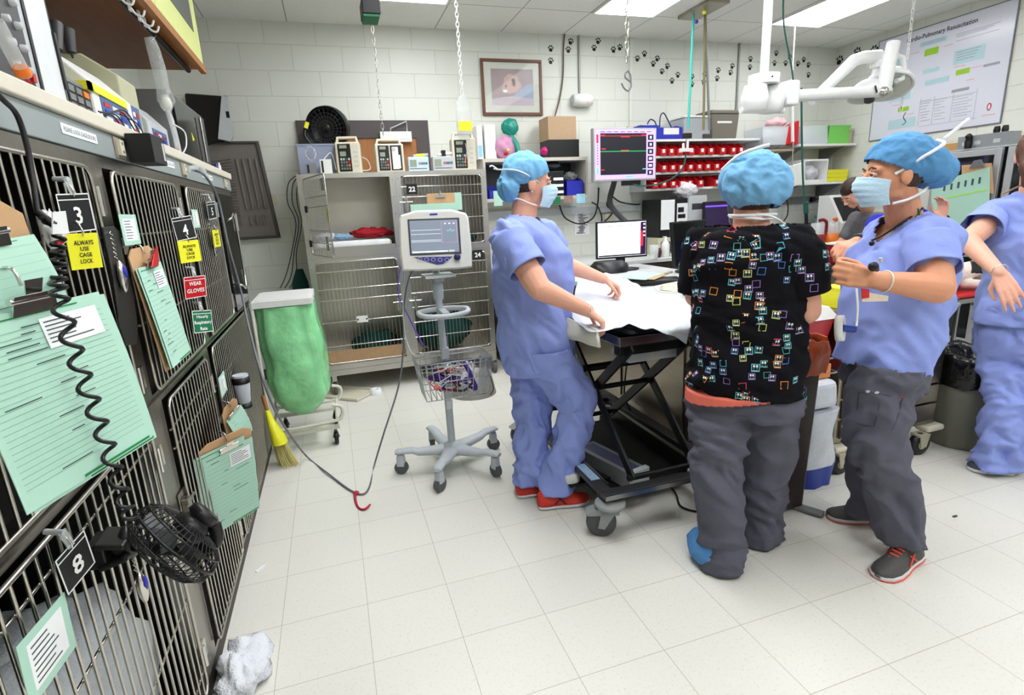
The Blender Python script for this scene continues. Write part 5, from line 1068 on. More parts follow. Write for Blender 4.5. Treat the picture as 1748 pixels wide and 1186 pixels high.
lump('clear_wrap', 'crumpled clear wrap in the right blue bin', 'wrap', (2.32, 5.18, uz0+.21), (.06, .07, .03), MATS['crinkled_film'], .03, 9)
lump('dark_bag', 'dark plastic bag on top of the black drawer box', 'bag', (2.12, 5.2, uz0+.31), (.11, .10, .035), dgrey, .02, 6)
for l, tt, r, b_, m_, lab in ((842, 326, 858, 351, gpaper, 'mint sticky note hanging from the shelf unit, left'), (941, 336, 957, 348, MATS['green_plastic'], 'small green picture stuck under the shelf unit'), (963, 334, 978, 346, mat('photo_print', (150, 120, 110), .5, var=.5, scale=60), 'small photo print stuck under the shelf unit'), (984, 331, 999, 346, mat('blue_note', (165, 215, 235), .7), 'pale blue sticky note at the right of the shelf unit'), (971, 352, 984, 365, mat('blue_note2', (150, 180, 205), .7), 'grey blue sticky note lower on the wall')):
    yy = 5.045 if tt < 350 else 5.40; x0, x1, z0, z1 = recty(l, tt, r, b_, yy); tag(MB(m_).box((x0, yy, z0), (x1, yy+.003, z1)).build('sticky_note'), lab, 'note')
# on top of the unit
def boxy(name, label, cat, l, tt, r, b_, y, dep, m, zbase=None, bevel=.004, grp=None):
    x0, x1, z0, z1 = recty(l, tt, r, b_, y); z0 = zbase if zbase is not None else z0
    return tag(MB(m).box((x0, y, z0), (x1, y+dep, z1)).build(name, bevel=bevel), label, cat, grp)
ST = uz1+.001
o = boxy('glove_box', 'white glove box with blue panel standing on the shelf unit', 'box', 826, 212, 848, 270, 5.1, .22, white, ST)
x0, x1, z0, z1 = recty(813, 214, 826, 268, 5.1); tag(MB(white).box((x0, 5.1, ST), (x1-.002, 5.3, z1)).box((x0+.005, 5.098, ST+.02), (x1-.01, 5.1, ST+.12), mat('sky_blue_print', (150, 200, 230), .5)).build('glove_box'), 'second white glove box with pale blue print next to the fluid bag', 'box')
lump('teal_toy', 'teal rubber reservoir bag standing on the shelf unit', 'bag', PY(871, 217, 5.25), (.085, .05, .075), mat('teal_rubber', (24, 140, 122), .35), .012, 5)
tag(MB(MATS['teal_rubber']).tube(spline([PY(871, 232, 5.25), PY(880, 245, 5.22), PY(884, 258, 5.2), PY(886, 268, 5.2)], 5), [.03]*16, n=12).rod(PY(862, 229, 5.25), PY(882, 228, 5.25), .012, white).build('breathing_tube'), 'teal corrugated tube below the reservoir bag', 'tube')
lump('zip_bag', 'pink edged zip bag with red and yellow things', 'bag', PY(862, 253, 5.12), (.10, .06, .10), mat('pink_clear', (214, 150, 190), .3, alpha=.75, var=.3, scale=12), .02, 5)
tag(MB(red).ball(PY(862, 262, 5.12)-Vector((0, .03, 0)), .03).ball(PY(864, 257, 5.1)-Vector((0, .06, 0)), .014, yellow).build('red_ball'), 'red and yellow rounded thing in the zip bag', 'toy')
o = boxy('cable_box', 'black electronics box on the right of the shelf unit', 'box', 937, 238, 989, 268, 5.08, .24, black, ST); 
x0, x1, z0, z1 = recty(930, 198, 984, 240, 5.1); zq = PY(950, 238, 5.08).z+.001
t = wthing('cardboard_box', 'plain cardboard box on top of the black electronics box', 'box', ((x0+x1)/2, 5.2, zq)); MB(mat('cardboard', (178, 150, 120), .8)).box((x0+.03, 5.1, zq), (x1, 5.34, z1)).build('box', t, bevel=.003); MB(hardboard).box((x0+.03, 5.205, z1), (x1, 5.215, z1+.003)).build('flap_seam', t)
lump('pink_roll', 'magenta roll beside the black electronics box', 'roll', PY(929, 258, 5.1), (.03, .04, .035), mat('magenta', (200, 30, 120), .4), .01, 5)
# red bin racks
rk = wthing('bin_rack', 'white four tier wall rack holding the red bins', 'rack', (3.9, 5.25, 1.58))
rx0, rx1 = 3.12, 4.62
for z in (2.055, 1.895, 1.735, 1.575): MB(white).box((rx0, 5.10, z-.022), (rx1, RY1-.003, z)).build('shelf', rk)
MB(lgrey).box((rx0-.001, 5.12, 1.553), (rx0+.02, RY1-.003, 2.033)).build('upright', rk).location = -Vector(rk.location); MB(lgrey).box((rx1-.02, 5.3, 1.45), (rx1, RY1-.003, 1.55)).build('bracket', rk)
rows = [(1.896, [1131, 1144.5, 1159, 1179, 1197, 1212, 1232, 1250, 1263]), (1.736, [1132, 1147, 1161, 1177, 1192, 1206.5, 1222, 1239, 1253, 1267]), (1.576, [1117, 1132, 1147.5, 1162, 1176, 1194.5, 1222, 1237])]
for ri, (z, xs) in enumerate(rows):
    for k, px in enumerate(xs):
        xc = PY(px, 255+28*ri, 5.1).x; w = .070
        bin_('parts_bin', ['small red parts bin on the top row of the white rack', 'small red parts bin on the middle row of the white rack', 'small red parts bin on the bottom row of the white rack'][ri], xc-w/2, xc+w/2, 5.075, 5.30, z, z+.115, red, (.25, .70), ['red bins on the top row', 'red bins on the middle row', 'red bins on the bottom row'][ri])
TP = 2.056
bin_('storage_tub', 'blue bin tilted at the left end of the rack top', 3.12, 3.28, 5.12, 5.35, TP, TP+.15, blue, low=.9)
x0, x1, z0, z1 = recty(1123, 212, 1166, 238, 5.1); bin_('storage_tub', 'blue bin with white label holding dark leads on the rack top', x0, x1, 5.11, 5.38, TP, z1, blue, (.25, .85), low=.8)
cable('blue_lead', 'dark blue lead arching out of the labelled blue bin', [PY(1126, 225, 5.2), PY(1127, 200, 5.2), PY(1133, 193, 5.2), PY(1141, 207, 5.2), PY(1148, 222, 5.2)], .006, mat('navy_lead', (30, 30, 70), .5))
cable('blue_lead', 'dark blue lead arching between the blue bins', [PY(1105, 212, 5.2), PY(1110, 204, 5.2), PY(1118, 208, 5.2), PY(1122, 222, 5.2)], .006, MATS['navy_lead'])
x0, x1, z0, z1 = recty(1168, 197, 1212, 238, 5.14)
t = wthing('storage_tub', 'clear lidded tub behind the hanging teal line', 'tub', ((x0+x1)/2, 5.25, TP)); MB(clearb).box((x0, 5.14, TP), (x1, 5.38, z1-.02)).build('tub', t, bevel=.01); MB(white).box((x0-.01, 5.13, z1-.019), (x1+.01, 5.39, z1)).build('lid', t, bevel=.004)
x0, x1, z0, z1 = recty(1215, 187, 1262, 237, 5.1)
t = wthing('storage_tub', 'brown grey lidded tub with a white strip label', 'tub', ((x0+x1)/2, 5.25, TP)); m_ol = mat('olive_grey_plastic', (112, 106, 96), .45)
MB(m_ol).prism([(x0+.03, 5.11, TP), (x1-.03, 5.11, TP), (x1-.005, 5.11, z1-.04), (x0+.01, 5.11, z1-.04)], (0, .26, 0)).build('tub', t, bevel=.01); MB(m_ol).box((x0, 5.10, z1-.039), (x1, 5.38, z1)).build('lid', t, bevel=.012); MB(white).box((x0+.08, 5.106, z1-.13), (x1-.10, 5.109, z1-.11)).build('label', t)
tag(MB(dgrey).box((4.12-.3, 5.12, TP), (4.12-.16, 5.2, TP+.05)).build('adapter_block', bevel=.005), 'dark adapter block between the two tubs on the rack top', 'adapter')
# clear bags at the right end, wooden edge shelf
tag(MB(mat('tan_board', (168, 150, 122), .6)).box((4.64, 5.08, 1.915), (4.98, RY1-.003, 1.935)).build('shelf_board'), 'tan board shelf between the red bins and corner shelves', 'shelf')
lump('wrapped_supplies', 'bundle of clear wrapped supplies right of the brown grey tub', 'supplies', (4.78, 5.2, 2.03), (.15, .09, .085), clearb, .03, 7)
# right corner shelves
t = wthing('corner_shelves', 'white wall shelves on grey brackets in the back right corner', 'shelf', (5.2, 5.2, 1.5))
MB(white).box((4.60, 5.02, 1.962), (RX1-.02, RY1-.003, 1.985)).build('upper_shelf', t) if False else MB(white).box((4.99, 5.02, 1.955), (RX1-.02, RY1-.003, 1.978)).build('upper_shelf', t)
MB(white).box((4.99, 5.02, 1.545), (RX1-.02, RY1-.003, 1.568)).build('lower_shelf', t)
for x in (5.08, 5.68):
    for z in (1.95, 1.54): MB(mgrey).prism([(x, RY1-.003, z), (x, 5.08, z), (x, RY1-.003, z-.16)], (.02, 0, 0)).build('bracket', t)
SU = 1.979; SL = 1.569
def openbin(name, label, l, tt, r, b_, y, dep, m, zb_, inner=None):
    x0, x1, z0, z1 = recty(l, tt, r, b_, y); t = wthing(name, label, 'bin', ((x0+x1)/2, y, zb_)); e = .005
    b = MB(m).box((x0+.02, y+.01, zb_), (x1-.02, y+dep-.01, zb_+e))
    b.prism([(x0+.02, y, zb_), (x1-.02, y, zb_), (x1, y, z1), (x0, y, z1)], (0, e, 0)).prism([(x0+.02, y+dep, zb_), (x1-.02, y+dep, zb_), (x1, y+dep, z1), (x0, y+dep, z1)], (0, -e, 0))
    for a, bb in ((x0, x0+.02), (x1, x1-.02)): s_ = 1 if bb > a else -1; b.prism([(bb, y+e, zb_), (bb, y+dep-e, zb_), (a, y+dep-e, z1), (a, y+e, z1)], (s_*e, 0, 0))
    b.box((x0-.004, y-.004, z1), (x1+.004, y+.004, z1+.008)); b.build('bin', t); return (x0+x1)/2, z1-zb_, (x1-x0)/2
cx_, h_, w_ = openbin('storage_bin', 'clear bin of white packets under the red bag on the upper corner shelf', 1302, 217, 1344, 247, 5.06, .28, clearb, SU); lump('supply_packets', 'white packets in the left clear bin of the corner shelf', 'packets', (cx_, 5.2, SU+.085), (w_*.7, .09, .07), mat('packet_white', (206, 206, 214), .6, var=.35, scale=25), .03, 9)
x0, x1, z0, z1 = recty(1345, 205, 1363, 247, 5.05); tag(MB(red).prism([(x0, 5.05, SU), (x1, 5.05, SU), (x1-.01, 5.05, z1), (x0+.03, 5.05, z1-.06)], (0, .1, 0)).build('red_bag', bevel=.01), 'upright red packet on the upper corner shelf behind the white line', 'bag')
lump('red_white_bag', 'red and white bag lying on the left clear bin', 'bag', PY(1325, 210, 5.2), (.12, .08, .05), mat('red_white', (235, 190, 195), .5, var=.3), .02, 6)
cx_, h_, w_ = openbin('storage_bin', 'clear bin of packets in the middle of the upper corner shelf', 1367, 216, 1414, 247, 5.06, .28, clearb, SU); lump('supply_packets', 'white packets in the middle clear bin of the corner shelf', 'packets', (cx_, 5.2, SU+.06), (w_*.7, .09, .05), MATS['packet_white'], .03, 9)
openbin('storage_bin', 'bright green bin on the upper corner shelf', 1413, 215, 1450, 247, 5.06, .28, mat('bright_green', (120, 200, 90), .45), SU)
x0, x1, z0, z1 = recty(1451, 219, 1470, 247, 5.06); x1 = min(x1, RX1-.05); tag(MB(mat('tan_plastic', (176, 166, 146), .5)).box((x0, 5.06, SU), (x1, 5.34, z1-.03)).box((x0-.005, 5.05, z1-.03), (x1+.01, 5.35, z1)).build('tan_box', bevel=.004), 'tan lidded box at the wall end of the upper corner shelf', 'box')
x0, x1, z0, z1 = recty(1374, 272, 1411, 312, 5.04)
t = wthing('basket', 'white basket of papers on the lower corner shelf', 'basket', ((x0+x1)/2, 5.04, SL)); b = MB(white); b.box((x0, 5.04, SL), (x1, 5.30, SL+.01))
for xs in (x0, x1-.012): b.box((xs, 5.04, SL+.01), (xs+.012, 5.30, z1))
b.box((x0+.012, 5.04, z1-.02), (x1-.012, 5.05, z1)).box((x0+.012, 5.04, SL+.01), (x1-.012, 5.05, SL+.03)).box((x0+.012, 5.29, SL+.01), (x1-.012, 5.30, z1)); b.build('frame', t)
lump('papers', 'folded pale papers inside the white basket', 'papers', ((x0+x1)/2, 5.17, SL+.10), ((x1-x0)*.42, .09, .085), MATS['packet_white'], .02, 9)
for k in range(3):
    x0, x1, z0, z1 = recty(1412, 285, 1443, 311, 5.06); tag(MB(yellow).cbox(((x0+x1)/2+.005*k, 5.15, SL+.023+.044*k), (x1-x0, .2, .042), taper=1.05).build('yellow_tub'), ['yellow tub at the bottom of the stack on the lower corner shelf', 'yellow tub in the middle of the stack on the lower corner shelf', 'yellow tub on top of the stack on the lower corner shelf'][k], 'tub')
x0, x1, z0, z1 = recty(1420, 262, 1450, 311, 5.3); x1 = min(x1, RX1-.06); tag(MB(white).box((x0, 5.28, SL), (x1, 5.40, z1)).build('file_box', bevel=.003), 'white upright box at the back of the lower corner shelf', 'box')
# handheld device hanging on white line
t = wthing('hanging_keypad', 'white handset panel hanging from a line in front of the shelves', 'device', PY(1350, 320, 4.7)); P = lambda a, b, n=0: PY(a, b, 4.7)+Vector((0, -n, 0))
MB(white).prism([P(1334, 287), P(1339, 322), P(1376, 313), P(1372, 277)], (0, .03, 0)).build('housing', t, bevel=.006)
MB(lgrey).prism([P(1341, 293, .001), P(1345, 316, .001), P(1355, 314, .001), P(1351, 290, .001)], (0, -.002, 0)).build('panel', t)
tag(MB(white).rod(PY(1352, 170, 4.7), PY(1353, 242, 4.7), .016, n=10).rod(PY(1354, 242, 4.7), PY(1352, 284, 4.7), .006, chrome, n=6).rod(PY(1350, 165, 4.7), (PY(1350, 165, 4.7).x-.01, 4.7, CZ-.002), .006, white).build('suspension_line'), 'white line with clips holding the handset panel', 'line')
# wall strip with outlets, cords
t = wthing('outlet_strip', 'grey outlet raceway on the wall above the jugs', 'outlet strip', (5.1, 5.4, 1.37)); MB(mgrey).box((4.75, RY1-.04, 1.34), (5.70, RY1-.003, 1.42)).build('raceway', t)
t = wthing('outlet_strip', 'long grey raceway on the wall above the computer screen', 'outlet strip', (3, 5.4, 1.37)); MB(lgrey).box((1.5, RY1-.04, 1.36), (4.70, RY1-.003, 1.43)).build('raceway', t)
for px, lab in ((1328, 'black plug and cord in the raceway, left of the jugs'), (1387, 'black plug and cord in the raceway above the orange jug')):
    a = PY(px, 340, 5.36); tag(MB(black).cbox(a, (.05, .05, .05)).tube(spline([a, a+Vector((.10, -.03, -.02)), a+Vector((.10, -.06, -.18)), a+Vector((.02, -.05, -.30)), (a.x+.0, a.y-.05, 1.06)], 5), .007, n=6).build('plug_cord'), lab, 'cord')
for pts, lab in (([(1022, 320), (1020, 350), (1012, 372), (990, 382), (965, 372), (955, 350)], 'black cable swagged under the shelf unit'), ([(1010, 345), (1020, 352), (1027, 370), (1026, 385)], 'short black cable dropping behind the lit screen'), ([(1045, 335), (1060, 345), (1085, 349), (1092, 348)], 'black cable with connector along the wall raceway'), ([(1103, 362), (1110, 372), (1122, 388), (1124, 392)], 'black cable slanting towards the printer stack'), ([(1042, 330), (1036, 350), (1046, 362), (1030, 380)], 'grey cable tangled below the wall monitor')):
    cable('wall_cable', lab, [PY(a, b, 5.34) for a, b in pts], .008, black)
cable('green_cord', 'green cord sagging from the hanging clip to the wall monitor', [PY(1171, 262, 4.78), PY(1166, 285, 4.78), PY(1150, 303, 4.78), PY(1120, 315, 4.80), PY(1090, 317, 4.84), PY(1077, 312, 4.90)], .008, mat('dark_green_rubber', (24, 84, 74), .5))
x0, x1, z0, z1 = recty(980, 353, 1007, 400, 5.41); o = MB(paper).box((x0, RY1-.006, z0), (x1, RY1-.003, z1))
for k in range(26):
    zc = z1-(z1-z0)*(.04+.036*k); xc = x0+(x1-x0)*random.uniform(.35, .65); ww = (x1-x0)*random.uniform(.15, .35); o.box((xc-ww, RY1-.0075, zc-.003), (xc+ww, RY1-.006, zc+.003), inkb)
tag(o.build('printed_notice'), 'printed notice with dense black lettering left of the screen', 'notice')
x0, x1, z0, z1 = recty(1032, 365, 1046, 375, 5.38); tag(MB(offwhite).box((x0, 5.36, z0), (x1, RY1-.003, z1)).build('outlet'), 'small cream outlet on the wall above the lit screen', 'outlet')
# printer stack / paperwork tower
CTZ = .916
x0, x1, z0, z1 = recty(1127, 340, 1200, 392, 5.0)
t = wthing('computer_tower', 'black and grey equipment stack with papers taped on its front', 'equipment', ((x0+x1)/2, 5.1, CTZ))
xm_ = x0+(x1-x0)*.62
MB(black).box((x0, 5.0, 1.08), (xm_, 5.35, z1)).build('black_case', t, bevel=.004); MB(lgrey).box((xm_+.002, 4.98, 1.08), (x1+.02, 5.35, z1+.02)).box((xm_+.04, 4.977, z1-.12), (x1-.02, 4.98, z1-.06), dgrey).build('grey_case', t, bevel=.004)
MB(paper).box((x0+.01, 4.994, 1.16), (x0+.17, 4.998, z1-.01)).box((x0+.20, 4.994, 1.10), (xm_, 4.998, z1-.05)).box((x0+.21, 4.992, z1-.14), (x0+.28, 4.994, z1-.09), inkb).box((x0+.21, 4.992, z1-.20), (x0+.30, 4.994, z1-.16), inkb).box((x0+.22, 4.992, z1-.28), (x0+.27, 4.994, z1-.23), inkb).build('papers', t)
MB(mat('cream_riser', (196, 194, 168), .5)).box((x0-.08, 4.9, 1.045), (x1+.1, 5.36, 1.079)).box((x0-.08, 4.9, CTZ), (x0-.05, 5.36, 1.045)).box((x1+.07, 4.9, CTZ), (x1+.1, 5.36, 1.045)).build('riser', t)
lump('speckled_cloth', 'white speckled cloth bundle on the equipment stack', 'cloth', PY(1170, 325, 5.1), (.12, .10, .075), mat('speckled_cloth', (216, 214, 222), .9, var=.5, scale=70), .03, 7)
x0, x1, z0, z1 = recty(1202, 348, 1248, 375, 4.9); t, s, w, h, M = display('computer_monitor', 'dark screen with a violet menu bar behind the blue bouffant', 'computer monitor', x0, x1, z0-.2, z1+.02, 4.9, 0, CTZ, scr=mat('dim_screen', (34, 26, 48), .2, emit=(.02, .01, .04), es=1))
M(bl_).box((-w*.46, -.003, h*.36), (w*.46, -.002, h*.40)).build('menu_bar', s); MB(black).box((-.1, -.05, 0), (.1, .08, .015)).box((-.03, .01, .015), (.03, .04, .2)).build('stand', t)
# small bottles on counter
o = MB(clear).lathe([(.035, 0), (.045, .13), (.043, .13), (.033, .004), (.001, .004)], (2.93, 4.62, CTZ), n=20); tag(o.build('plastic_cup'), 'clear plastic cup beside the lit screen', 'cup')
tag(MB(mat('dark_red_rubber', (70, 28, 24), .5)).lathe([(.03, 0), (.035, .04), (.025, .08), (.001, .085)], (2.955, 4.50, CTZ) if False else (2.90, 4.63, CTZ+.0), n=12).build('pen_pot') if False else MB(mat('dark_red_rubber', (70, 28, 24), .5)).lathe([(.03, 0), (.04, .05), (.03, .09), (.001, .095)], (3.02, 4.70, CTZ), n=12).build('pen_pot'), 'dark red brown pot beside the soap bottle', 'pot')
tag(MB(white).lathe([(.038, 0), (.04, .01), (.04, .12), (.02, .15), (.012, .155), (.012, .185), (.001, .186)], (3.12, 4.72, CTZ), n=20).box((3.09, 4.715, CTZ+.186), (3.13, 4.725, CTZ+.196)).build('pump_bottle'), 'white pump bottle beside the dark red pot', 'bottle')
tag(MB(offwhite).cbox((2.02, 4.85, CTZ+.07), (.2, .2, .14), taper=.85).box((1.95, 4.748, CTZ+.03), (2.09, 4.75, CTZ+.04), dgrey).build('label_printer', bevel=.02), 'small cream label printer behind the blue scrub top', 'printer')
tag(MB(mat('lime_pad', (200, 220, 60), .5)).cbox((3.20, 4.5, .99), (.10, .04, .06)).build('lime_bottle', bevel=.012), 'lime green bottle cap behind the dark screen', 'bottle')
bpy.data.objects['lime_bottle'].location = (0, .15, -.07+.025)
# jugs and canisters
def jug(label, px, m, y=4.72):
    x = PY(px, 385, y).x; t = thing('measuring_jug', label, 'jug', (x, y, CTZ))
    MB(clear).lathe([(.07, .10), (.07, .22), (.066, .22), (.066, .10)]).build('clear_wall', t); MB(m).lathe([(.075, 0), (.078, .10), (.066, .101), (.001, .10)]).build('base', t)
    MB(m).tube(spline([(.02, 0, .245), (.07, 0, .25), (.115, 0, .22), (.118, 0, .12), (.08, 0, .05)], 5), .018, n=8).build('handle', t); return t
jug('clear jug with dark red base and handle', 1396, mat('dark_red_plastic', (140, 20, 40), .4)); jug('clear jug with orange base and handle', 1420, orange)
for px, lab in ((1364, 'blue canister with black lid, left of the pair'), (1378, 'blue canister with black lid, right of the pair')):
    x = PY(px, 385, 5.0).x; t = thing('canister', lab, 'canister', (x, 5.0, CTZ)); MB(mat('cobalt_plastic', (50, 100, 180), .35)).lathe([(.05, 0), (.05, .15), (.03, .155)]).build('body', t); MB(black).lathe([(.053, .15), (.053, .20), (.04, .21), (.001, .21)]).build('lid', t)
x = PY(1412, 362, 5.25).x; t = thing('tub', 'clear tub with teal lid behind the orange jug', 'tub', (x, 5.25, CTZ)); MB(clearb).box((-.10, -.08, 0), (.10, .08, .23)).build('body', t, bevel=.01); MB(mat('teal_lid', (70, 170, 175), .4)).box((-.105, -.085, .231), (.105, .085, .27)).build('lid', t, bevel=.008)
t = wthing('tabletop_incubator', 'white cabinet with slanted dark window behind the seated person', 'incubator', (5.35, 4.75, CTZ)); x0 = PY(1436, 380, 4.66).x
MB(white).box((x0, 4.66, CTZ), (x0+.42, 4.98, 1.12)).prism([(x0+.0, 4.66, 1.12), (x0, 4.98, 1.12), (x0, 4.98, 1.42), (x0, 4.85, 1.42)], (.42, 0, 0)).build('cabinet', t); MB(m_smoke).prism([(x0+.04, 4.675, 1.14), (x0+.38, 4.675, 1.14), (x0+.38, 4.83, 1.39), (x0+.04, 4.83, 1.39)], (0, -.01, .005)).build('window', t); MB(lgrey).box((x0+.05, 4.657, .99), (x0+.3, 4.66, 1.08)).build('keypad', t)
x = PY(1300, 380, 4.9).x
tag(MB(white).cbox((PY(1308, 392, 4.95).x, 5.0, CTZ+.07), (.35, .25, .14)).build('white_device', bevel=.03), 'white rounded device on the counter beyond the patterned scrub top', 'device')
# ---- hanging lines from a ceiling plate
t = wthing('ceiling_plate', 'metal plate on the ceiling with three hanging gas lines', 'gas outlet', (3.3, 4.55, CZ)); MB(mat('plate_metal', (160, 155, 140), .4, .7)).box((3.22, 4.30, CZ-.03), (3.42, 4.75, CZ-.002)).build('plate', t)
for px, py, pb, m_, z0_, lab in ((1180, 30, 218, mat('teal_hose', (60, 180, 165), .45), 0, ''), (1201, 30, 222, mat('olive_hose', (120, 112, 70), .5), 0, ''), (1211, 25, 222, mgrey, 0, '')):
    a = PY(px, 150, 4.6); b = PY(px-5 if px == 1180 else px, pb, 4.6); o = MB(m_).rod((min(max(a.x, 3.24), 3.40), 4.6, CZ-.031), b, .011, n=8); o.build('hose', t)
MB(yellow).ball((3.28, 4.45, CZ-.06), .018).build('yellow_cap', t); MB(blue).ball((3.24, 4.5, CZ-.12), .016).build('blue_cap', t)
t = wthing('hanging_clip', 'black and white double clip at the end of the teal line', 'clip', PY(1172, 245, 4.6)); b = PY(1173, 228, 4.6); MB(black).cbox(b+Vector((0, 0, -.02)), (.07, .05, .045)).build('connector', t); b = PY(1171, 256, 4.6)
MB(white).cbox(b, (.13, .03, .03)).rod(b+Vector((-.03, 0, 0)), b+Vector((-.03, 0, .06)), .012).rod(b+Vector((.015, 0, 0)), b+Vector((.015, 0, .08)), .012).rod(b+Vector((0, 0, .05)), b+Vector((0, 0, .13)), .006, chrome).build('clamp', t)
cable('hanging_cable', 'dark green cord dropping from the ceiling past the surgical lamp', [(PY(1336, 0, 3.9).x, 3.9, CZ-.002), PY(1338, 40, 3.9), PY(1352, 120, 3.9), PY(1356, 170, 3.9)], .007, MATS['dark_green_rubber'], cat='cord')
cable('hanging_cable', 'long dark green cord hanging from the lamp arm to a black connector', [PY(1368, 150, 3.7), PY(1369, 250, 3.7), PY(1372, 330, 3.7), PY(1376, 362, 3.7)], .008, MATS['dark_green_rubber'], cat='cord')
tag(MB(black).rod(PY(1376, 362, 3.7), PY(1378, 440, 3.7), .014, n=8).rod(PY(1375, 345, 3.7), PY(1376, 364, 3.7), .02, MATS['dark_green_rubber'], n=8).build('cord_connector'), 'black connector at the end of the long green cord', 'connector')
p0 = PY(1546, 212, 3.4); chain('white chain hanging in front of the wall poster', PY(1551, 80, 3.4).x, 3.4, PY(1546, 190, 3.4).z, CZ-.002, .034, .003, white, .010)
MB(mgrey).tube(spline([PY(1546, 192, 3.4), PY(1542, 200, 3.4), PY(1546, 208, 3.4), PY(1540, 213, 3.4)], 5), .004).build('chain_hook'); tag(bpy.data.objects['chain_hook'], 'small hook at the end of the white chain by the poster', 'hook')
# ================================================================== LIFT TABLE
t = wthing('lift_table', 'black scissor lift treatment table on large grey casters', 'table', (1.4, 2.5, 0))
TX0, TX1, TY0, TY1 = 1.13, 1.73, 2.04, 3.10
m_rim = mat('table_rim_steel', (150, 148, 150), .25, 1., .1, 5)
MB(m_rim).box((TX0, TY0, .845), (TX1, TY0+.012, .885)).box((TX0, TY0+.012, .845), (TX0+.012, TY1, .885)).box((TX1-.012, TY0+.012, .845), (TX1, TY1, .885)).box((TX0+.012, TY1-.012, .845), (TX1-.012, TY1, .885)).build('rim', t, bevel=.002)
MB(blackm).box((TX0+.013, TY0+.013, .835), (TX1-.013, TY1-.013, .870)).box((TX0+.02, TY0+.04, .79), (TX1-.02, TY0+.09, .834)).box((TX0+.02, TY1-.1, .79), (TX1-.02, TY1-.05, .834)).build('deck', t, bevel=.003)
MB(mat('base_frame_steel', (58, 58, 60), .38, .4)).box((1.0, 1.93, .185), (1.66, 1.985, .215)).box((1.0, 1.985, .185), (1.055, 3.10, .215)).box((1.60, 1.985, .185), (1.66, 3.10, .215)).box((1.055, 3.05, .185), (1.60, 3.10, .215)).build('base_frame', t, bevel=.003)  # base frame steel, greyer than the black scissor arms
MB(m_rim).box((1.0, 1.925, .190), (1.66, 1.9295, .213)).box((1.056, 2.02, .2155), (1.064, 2.9, .2175)).build('edge_trim', t)
MB(blackm).box((1.06, 2.15, .10), (1.58, 2.95, .112)).box((1.06, 2.15, .112), (1.07, 2.95, .184)).box((1.57, 2.15, .112), (1.58, 2.95, .184)).build('base_pan', t, bevel=.002)
def bar(x, y0, z0, y1, z1, w=.05, th=.014):
    d = Vector((0, y1-y0, z1-z0)).normalized(); n_ = Vector((0, -d.z, d.y))*w/2; a, b_ = Vector((x-th/2, y0, z0)), Vector((x-th/2, y1, z1))
    return MB(blackm).prism([a-n_, b_-n_, b_+n_, a+n_], (th, 0, 0))
for x, s_ in ((1.17, 1), (1.50, -1)):
    bar(x, 1.99, .23, 2.72, .84).build('scissor_arm', t, bevel=.003); bar(x+.02*s_, 2.04, .84, 2.78, .23).build('scissor_arm', t, bevel=.003)
for y_, z_, r_ in ((2.39, .545, .014), (2.47, .63, .02), (2.0, .235, .014), (2.78, .235, .014)): MB(blackm).rod((1.15, y_, z_), (1.52, y_, z_), r_).build('cross_bar', t)
ab = MB(mgrey).cbox((1.22, 2.30, .155), (.12, .40, .085), rot=(0, 0, .25)).cbox((1.22, 2.30, .199), (.07, .36, .004), mat('slate_blue', (60, 66, 96), .4), rot=(0, 0, .25)).cbox((1.27, 2.11, .16), (.12, .03, .095), lgrey, rot=(0, 0, .25)); ab.build('actuator', t, bevel=.006)
MB(mat('blue_white_label', (150, 180, 205), .5, var=.3, scale=60)).box((1.005, 2.08, .2155), (1.05, 2.25, .2165)).build('warning_label', t)
MB(mat('pedal_white', (208, 210, 208), .45)).loft([ell(.985, 2.30, .13, .048, .07, 24, 3), ell(.985, 2.30, .165, .048, .07, 24, 3), ell(.985, 2.30, .172, .04, .06, 24, 3)]).build('foot_pedal', t)
MB(blackm).box((.96, 2.22, .118), (1.2, 2.38, .128)).build('pedal_bracket', t)
MB(clearb).box((1.22, 2.12, .735), (1.50, 2.30, .79)).build('under_tray', t, bevel=.012); 
cable('power_cable', 'black cord curling on the floor under the lift table', [(1.45, 2.3, .10), (1.50, 2.15, .02), (1.46, 2.02, .006), (1.56, 1.93, .006), (1.68, 1.99, .006)], .005, cat='cord')
cable('power_cable', 'thin black cord hanging beneath the lift table by the steel island', [(1.56, 2.75, .80), (1.57, 2.74, .6), (1.56, 2.76, .35), (1.58, 2.72, .24)], .005, cat='cord')
def bigcaster(x, y, ang, name='caster'):
    w = MB(mat('caster_grey', (142, 146, 146), .45)); R = Matrix.Rotation(ang, 3, 'Z'); o = Vector((x, y, 0))
    f = lambda a, b, c: o+R @ Vector((a, b, c))
    w.lathe([(.02, .172), (.068, .168), (.070, .155), (.062, .148), (.02, .146)], (x, y, 0)); w.lathe([(.022, .146), (.022, .125)], (x, y, 0))
    for s_ in (-1, 1): w.prism([f(.03, s_*.028-.004, .135), f(-.04, s_*.028-.004, .13), f(-.055, s_*.028-.004, .05), f(-.025, s_*.028-.004, .045)], R @ Vector((0, .008, 0)))
    w.prism([f(.04, -.032, .118), f(.04, -.032, .135), f(-.05, -.032, .145), f(-.11, -.032, .12), f(-.10, -.032, .108)], R @ Vector((0, .064, 0)))
    c = w.build(name, t, bevel=.003); wh = MB(mat('wheel_tread', (74, 75, 78), .5)); rings = []
    for r_, yy in ((.03, -.020), (.060, -.020), (.067, -.014), (.068, 0), (.067, .014), (.060, .020), (.03, .020)): rings.append([f(-.04+r_*cos(q), yy, .069+r_*sin(q)) for q in [2*pi*j/28 for j in range(28)]])
    wh.loft(rings).build('wheel', c); return c
bigcaster(1.035, 1.955, -.45); bigcaster(1.63, 1.96, 2.0); bigcaster(1.03, 3.07, .2); bigcaster(1.63, 3.07, .5)
